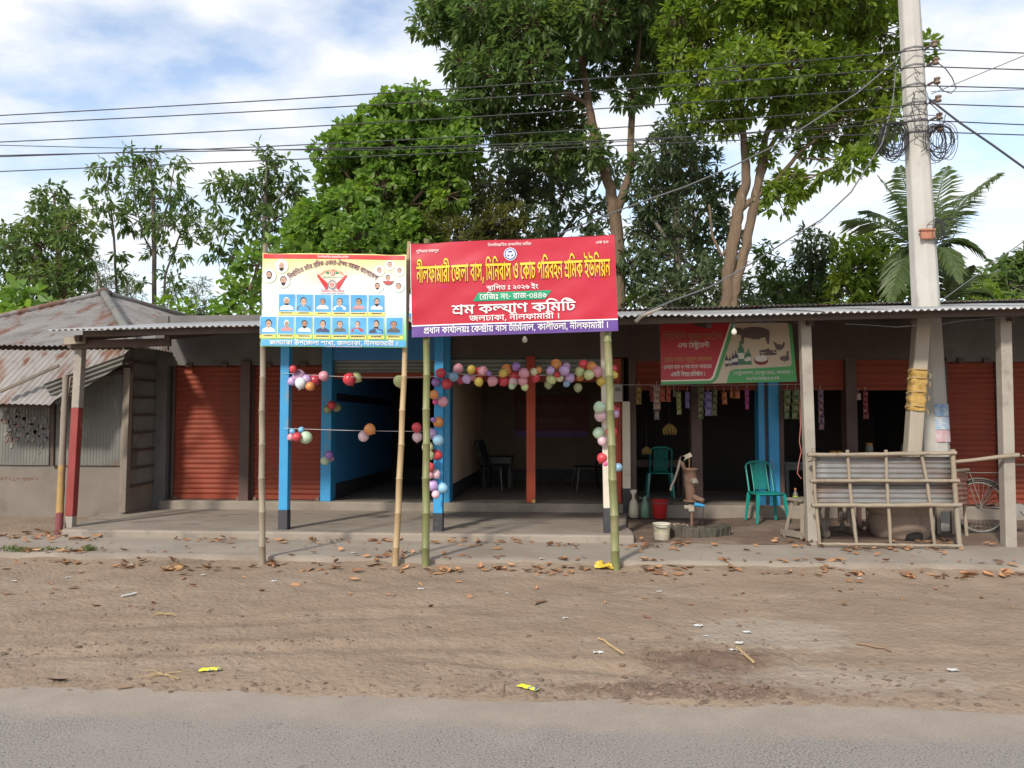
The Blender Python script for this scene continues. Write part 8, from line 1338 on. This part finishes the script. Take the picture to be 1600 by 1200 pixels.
for i,(lab,pts,Y) in enumerate((('wispy grey green tree seen between dark tree and slender stem',[(152,425,20),(160,450,22),(142,470,22),(170,480,18)],25),('wispy pale tree right of the slender bare stem',[(198,440,16),(206,465,18),(192,485,16)],25.5),('wispy low tree behind the lime bush',[(268,455,14),(290,460,12),(310,445,14),(316,470,16),(262,475,14)],26),('small far round tree left of the bright bushy tree',[(318,485,12),(332,490,12),(306,492,10)],24))):
    tree(lab,Y,[[(pts[0][0],520,.06),(pts[0][0],pts[0][1],.03)]],pts,'leaf_wisp' if i<3 else 'leaf_grey',bark='bark_grey',L=.24,W=.03 if i<3 else .09,dens=40,nper=8,droop=1.0 if i<3 else .6,seed=42+i,grp='far trees on the left')
for i,(lab,Y,pts,mt_,L_,W_) in enumerate((('dark young tree with tiered twigs above the tin roof right of the double trunk',18.5,[(1268,366,13),(1255,382,14),(1285,380,14),(1272,398,20),(1250,410,20),(1290,412,22),(1265,435,26),(1240,450,24),(1290,455,26),(1225,470,24),(1215,440,18),(1300,430,20),(1265,470,26)],'leaf_grey',.2,.07),
  ('thin twiggy young tree close right of the double trunk',18,[(1196,388,11),(1186,402,11),(1205,405,11),(1195,425,16),(1210,445,20),(1190,460,20),(1175,480,18)],'leaf_dark',.2,.075),
  ('deep green bushy tree left of the palm',17,[(1325,392,22),(1355,385,24),(1385,392,22),(1335,420,30),(1375,420,30),(1405,430,26),(1325,455,30),(1365,460,32),(1405,465,28)],'leaf_mid',.22,.085),
  ('bushy tree at the right edge beyond the tin roof',17.5,[(1562,425,18),(1590,412,20),(1615,405,22),(1545,445,20),(1580,448,26),(1615,445,28),(1555,470,22),(1600,475,28),(1640,430,30)],'leaf_dark',.22,.10),
  ('dark low bush right of the palm stem',16,[(1512,455,18),(1530,462,20),(1505,475,20),(1545,478,20),(1580,480,22),(1525,485,20)],'leaf_mid',.2,.08))):
    tree(lab,Y,[[(pts[-1][0],540,.07),(pts[len(pts)//2][0],pts[len(pts)//2][1]+20,.05),(pts[0][0],pts[0][1]+8,.02)]],pts,mt_,bark='bark_grey',L=L_,W=W_,dens=52,nper=7,droop=.8,seed=60+i,grp='trees above the right roof')
tree('dark mass of leaves low behind the tin roof under the double trunk',17.5,[[(1100,560,.08),(1100,500,.06)]],[(1000,475,28),(1040,485,28),(1090,475,28),(1150,485,26),(1195,485,26),(1240,478,26),(1290,475,26),(1220,455,20),(1270,450,22),(1310,465,26)],'leaf_dark',bark='bark_grey',L=.2,W=.08,dens=36,nper=7,droop=.7,seed=70,cat='bush',name='bush',grp='bushes behind the roofs')
# palm
YPm=14.8
def palm(lab,base,crown,tips,seed):
    g=random.Random(seed); b=at(base[0],base[1],YPm); c=at(crown[0],crown[1],YPm); t=thing('palm_tree',lab,'palm',(b.x,YPm,0),'areca palms behind the pole')
    MB().tube([Vector((b.x,YPm,0)),Vector((b.x,YPm,0)).lerp(c,.5),c],[.11,.09,.08],10).build('trunk','bark_grey',t)
    for k,(px,py,arch,dy) in enumerate(tips):
        tip=at(px,py,YPm+dy); ctrl=c.lerp(tip,.5)+Vector((0,0,arch)); pts=[]
        for i in range(15):
            u=i/14; pts.append(c*(1-u)**2+ctrl*2*u*(1-u)+tip*u*u)
        mb=MB(); mb.tube(pts,[.022*(1-.8*i/14) for i in range(15)],5)
        LN=sum((pts[i+1]-pts[i]).length for i in range(14))
        for i in range(38):
            u=.16+.84*i/37; f=u*14; a=min(int(f),13); p=pts[a].lerp(pts[a+1],f-a); d=(pts[a+1]-pts[a]).normalized(); sd=d.cross(Vector((0,0,1)));
            if sd.length<.1: sd=Vector((1,0,0))
            sd.normalize(); upn=sd.cross(d); ll=LN*(.30 if u<.85 else .22)*math.sin(math.pi*min(1,(u*.85+.12)))**.6*g.uniform(.85,1.15)
            for sg in (-1,1):
                e=(sd*sg*.85+d*.65+upn*.28+Vector((0,0,-.28-.3*g.random()))).normalized(); m_=p+e*ll*.5; q=p+e*ll+Vector((0,0,-.22*ll)); w_=.024
                n_=e.cross(upn).normalized()*w_
                mb.add([p-n_*.4,p+n_*.4,m_+n_,q,m_-n_],[(0,1,2,3,4)],1)
        mb.build('frond',['leaf_palm','leaf_palm'],t)
palm('areca palm with arching fronds half hidden behind the utility pole',(1455,520),(1448,405),[(1318,345,.55,-.3),(1372,275,.25,.4),(1405,262,.2,-.5),(1478,262,.25,.3),(1562,272,.5,-.2),(1545,408,.75,-.4),(1392,470,.9,-.8),(1412,420,.7,.9),(1500,330,.4,1.0),(1520,300,.4,.6),(1345,330,.5,.8),(1430,300,.3,1.2),(1380,440,.8,-.2),(1500,440,.8,-.9)],3)
palm('short areca palm with low fronds right of the pole foot',(1488,560),(1486,475),[(1468,400,.1,.3),(1500,398,.1,-.2),(1540,430,.3,.2),(1520,415,.2,-.5),(1440,440,.3,.2),(1552,465,.4,0),(1425,470,.4,-.4)],5)
# ------------------------------------------------------------------ litter on the ground
def hgt(x,y): return vz(x,y) if y<YK else (.183 if y<9.2 else .21)
def gpt(px,py):
    p=gnd(px,py,.05)
    for _ in range(4): p=gnd(px,py,hgt(p.x,p.y))
    p.z=hgt(p.x,p.y); return p
mb=MB(); lr=random.Random(21)
def dryleaf(p,s,rz):
    ca,sa=math.cos(rz),math.sin(rz); cu=lr.choice((1,1,-.6,-1))*lr.uniform(.15,.9); tx=lr.gauss(0,.35); ty=lr.gauss(0,.25); lift=.12+abs(tx)*.35+(.5*-cu if cu<0 else 0); vs=[]; tl=lr.uniform(-.5,.5)
    for x,w in ((-1,.03),(-.45,.34),(.15,.40),(.65,.24),(1,.02)):
        for y in (-1,0,1):
            X_,Y_=x*s,y*w*s; Z_=s*(cu*(x*x*.5*(1.4 if x>0 else .6)+y*y*w*.9)+tl*y*w*.8+tx*y*w+ty*x*.4+lift); vs.append(p+Vector((X_*ca-Y_*sa,X_*sa+Y_*ca,Z_)))
    mb.add(vs,[(i*3+j,(i+1)*3+j,(i+1)*3+j+1,i*3+j+1) for i in range(4) for j in range(2)],0,True)
cl=[(40,868),(110,872),(200,876),(270,882),(330,880),(420,876),(520,882),(600,876),(690,884),(780,882),(860,886),(900,882),(1020,884),(1055,888),(1140,886),(1220,888),(1300,888),(1330,892),(1430,892),(1500,894),(1560,894),(30,840),(80,838),(130,842),(290,843),(350,845),(430,846),(520,846),(600,843),(700,847),(760,848),(820,846),(880,852),(1000,856),(1065,852),(1330,858),(1400,858),(1460,856),(1260,852)]
for cx,cy in cl:
    cy+=8 if cy>861 else 0
    for k in range(lr.randint(6,17)):
        px=cx+lr.gauss(0,17); py=cy+lr.gauss(0,3.2); dryleaf(gpt(px,py),lr.uniform(.03,.07),lr.uniform(0,6.3))
for k in range(220):
    px=lr.uniform(-10,1610); py=min(1060,842+abs(lr.gauss(0,52))); dryleaf(gpt(px,py),lr.uniform(.02,.055),lr.uniform(0,6.3))
for px,py in ((314,791),(345,790),(552,796),(860,850),(820,1),(1075,850),(1060,852)):
    if py>100: dryleaf(gpt(px,py)+Vector((0,0,.08)) if py<830 else gpt(px,py),.06,lr.uniform(0,6))
o=mb.build('fallen_leaves','dry_leaf',loc=(0,0,0)); tag(o,'dry brown leaves strewn along the walkway edges and over the dirt','leaves',kind='stuff')
# crumbs of soil and grit
mb=MB()
for k in range(1300):
    if k>900: px=lr.uniform(0,1600) if k<1050 else lr.gauss(1000,220); py=1066+px*.018+lr.gauss(0,7)
    elif k<250: px=lr.gauss(1120,75); py=lr.gauss(1035,32)
    elif k<420: px=lr.gauss(1075,80); py=lr.gauss(1076,6)
    else: px=lr.uniform(0,1600); py=lr.uniform(895,1085)
    p=gpt(px,py); s=min(.02,abs(lr.gauss(0,.008))+.004); n0=len(mb.v); mb.ball(p,s,0,6,4,(1.3,.95,.6))
    for q in range(n0,len(mb.v)): mb.v[q]+=Vector((lr.gauss(0,s*.16),lr.gauss(0,s*.16),lr.gauss(0,s*.1)))
    for q in range(len(mb.sm)-24,len(mb.sm)): mb.sm[q]=False
for L in (((-10,1030),(90,1012),(175,955)),((0,1022),(120,1012),(240,1006)),((170,1034),(260,1018),(345,1000)),((380,1010),(450,1004),(520,1006)),((640,1040),(760,1052),(850,1062)),((1180,1070),(1300,1062),(1420,1066)),((480,960),(520,985),(540,1010))):
    for k in range(45):
        u=lr.random()*2; a=L[int(u)] if u<2 else L[1]; b2=L[min(int(u)+1,2)]; f=u-int(u); p=gpt(a[0]+(b2[0]-a[0])*f+lr.gauss(0,10),a[1]+(b2[1]-a[1])*f+lr.gauss(0,4.5)); s=min(.017,abs(lr.gauss(0,.006))+.003); n0=len(mb.v); mb.ball(p,s,0,6,4,(1.4,1,.5))
        for q in range(n0,len(mb.v)): mb.v[q]+=Vector((lr.gauss(0,s*.18),lr.gauss(0,s*.18),lr.gauss(0,s*.1)))
o=mb.build('soil_crumbs','soil_clod',loc=(0,0,0)); tag(o,'brown crumbs of earth scattered over the dirt verge','soil crumbs',kind='stuff')
# grass at the kerb on the left
mb=MB()
for k in range(420):
    px=lr.choice((lr.gauss(40,32),lr.gauss(40,32),lr.gauss(138,5))); py=lr.uniform(866,874); p=gpt(px,py); h=lr.uniform(.015,.05); a=lr.uniform(0,6.3); d=Vector((math.cos(a)*.02,math.sin(a)*.02,h)); n_=Vector((-math.sin(a),math.cos(a),0))*.0035
    mb.add([p-n_,p+n_,p+d*.6+n_*.7,p+d+Vector((d.x,d.y,-h*.1)),p+d*.6-n_*.7],[(0,1,2,3,4)])
o=mb.build('grass','grass',loc=(0,0,0)); tag(o,'thin strip of short grass along the left kerb','grass',kind='stuff')
def wrapper(px,py,ang,L,lab):
    p=gpt(px,py)+Vector((0,0,.012)); vs=[]; n=10; ca,sa=math.cos(R(ang)),math.sin(R(ang))
    for i in range(n+1):
        u=i/n*2-1
        for v in (-1,-.4,.4,1):
            x=u*L/2; y=v*.021; z=.014*(1-v*v)*(1-u**6)+.002*math.sin(u*9+v); vs.append(p+Vector((x*ca-y*sa,x*sa+y*ca,z)))
    return tag(MB().add(vs,[(i*4+j,(i+1)*4+j,(i+1)*4+j+1,i*4+j+1) for i in range(n) for j in range(3)],0,True).build('snack_wrapper','wrapper_yellow'),lab,'wrapper','yellow snack wrappers by the road edge')
wrapper(328,1049,14,.135,'yellow snack wrapper by the road edge, the one near the dry straw tuft'); wrapper(825,1077,-33,.145,'yellow and blue snack wrapper at the road edge below the red signboard')
def scrap(px,py,s,lab,mt='paper',name='paper_scrap',cat='litter',hh=.6):
    p=gpt(px,py); n=5; vs=[]; sd=lr.random()*50
    for i in range(n+1):
        for j in range(n+1):
            u=i/n-.5; v=j/n-.5; q=Vector((u*3,v*3,sd)); vs.append(p+Vector((u*s*1.15*(1+.3*mnoise.noise(q)),v*s*.85*(1+.3*mnoise.noise(q*1.7)),s*hh*.55*abs(mnoise.noise(q*.8+Vector((3,0,0))))+.005)))
    q=n+1; return tag(MB().add(vs,[(i*q+j,(i+1)*q+j,(i+1)*q+j+1,i*q+j+1) for i in range(n) for j in range(n)],0,False).build(name,mt),lab,cat,'scraps littering the dirt verge')
for px,py,s,lab in ((22,909,.04,'white paper scrap at the far left of the dirt verge'),(107,903,.045,'white folded scrap below the red painted column'),(209,883,.05,'white crumpled scrap among leaves below the first orange shutter'),(282,888,.03,'small white scrap left of the dry bamboo post foot'),(317,899,.04,'pale torn scrap a step below the left kerb leaves'),(428,909,.045,'pale flat scrap just below the dry bamboo post'),
  (552,873,.04,'white scrap lying against the kerb left of the tan bamboo post'),(658,921,.05,'flat white scrap below the green bamboo post'),(792,928,.025,'tiny white scrap midway below the red signboard'),(846,887,.04,'pale scrap among leaves below the signboard middle'),(883,967,.035,'bright white tissue ball alone on the dirt'),(935,1021,.055,'bright white torn tissue near the yellow twig'),(848,903,.03,'small white chip below the kerb left of the yellow bag'),
  (1005,884,.045,'white scrap among the leaf pile right of the green bamboo post'),(1030,925,.04,'thin pale scrap below the pump basin kerb'),(1091,979,.06,'white shell like scrap above the churned soil'),(1167,989,.05,'white scrap right of the churned soil'),(1155,1006,.05,'white cup shaped scrap beside the churned soil'),(1145,1017,.045,'grey white strip of paper on the churned soil'),(1103,995,.03,'small white crumb of paper on the ash grey patch'),(1488,1048,.06,'pale plaster scrap at the lower right of the dirt'),(1345,905,.05,'dull white flat scrap below the tin barrier'),(1548,850,.03,'white strip at the foot of the last concrete column'),(1106,827,.035,'pink white ball of paper right of the pump basin')):
    scrap(px,py,s,lab)
scrap(944,890,.16,'crumpled yellow plastic bag at the foot of the right green bamboo post','bag_yellow','plastic_bag','bag',1.3)
def stick(lab,pts,r,mt,name='twig',cat='twig'):
    return tag(MB().tube([gpt(x,y)+Vector((0,0,r+.004)) for x,y in pts],r,6).build(name,mt),lab,cat,'twigs on the dirt verge')
stick('short dark brown stick on the dirt below the signboard',[(835,947),(843,943),(852,941)],.014,'twig'); stick('long crooked brown twig on the right of the dirt',[(1338,1008),(1355,1010),(1370,1013),(1382,1013),(1392,1019)],.008,'twig'); stick('bent yellow straw twig right of the torn tissue',[(935,1000),(944,1003),(952,1010),(960,1015),(974,1024)],.008,'straw'); stick('pale thin stick lying below the left shutters',[(190,935),(201,932),(213,930)],.010,'paper'); stick('pale stick across the churned soil',[(1152,1015),(1165,1027),(1177,1039)],.010,'straw'); stick('slim twig by the road edge left of the blue wrapper',[(786,1086),(787,1075),(789,1066)],.004,'twig'); stick('dark twig at the asphalt edge on the left',[(184,1078),(195,1076),(206,1074)],.007,'twig')
for px,py,lab in ((255,962,'small tuft of dry straw on the left dirt'),(254,1055,'dry straw tuft at the road edge left of the yellow wrapper')):
    mb=MB(); p=gpt(px,py)
    for k in range(16):
        a=lr.uniform(-.5,.7)+(3.1 if k%2 else 0)+lr.gauss(0,.3); l=lr.uniform(.04,.17); mb.tube([p+Vector((0,0,.012)),p+Vector((math.cos(a)*l*.5,math.sin(a)*l*.5,.012+.012*lr.random())),p+Vector((math.cos(a)*l,math.sin(a)*l,.012))],.002,4,0,False)
    tag(mb.build('straw_tuft','straw'),lab,'straw','straw tufts on the dirt verge')
mb=MB(); dl=MB(); p=gpt(90,1066)
mat('leaf_black',(.05,.03,.025),None,3,.7,.2,30)
lr.seed(4); dryleaf(p,.07,.2); tag(mb.build('dark_leaf','leaf_black'),'single dark curled leaf at the asphalt edge on the left','leaf')
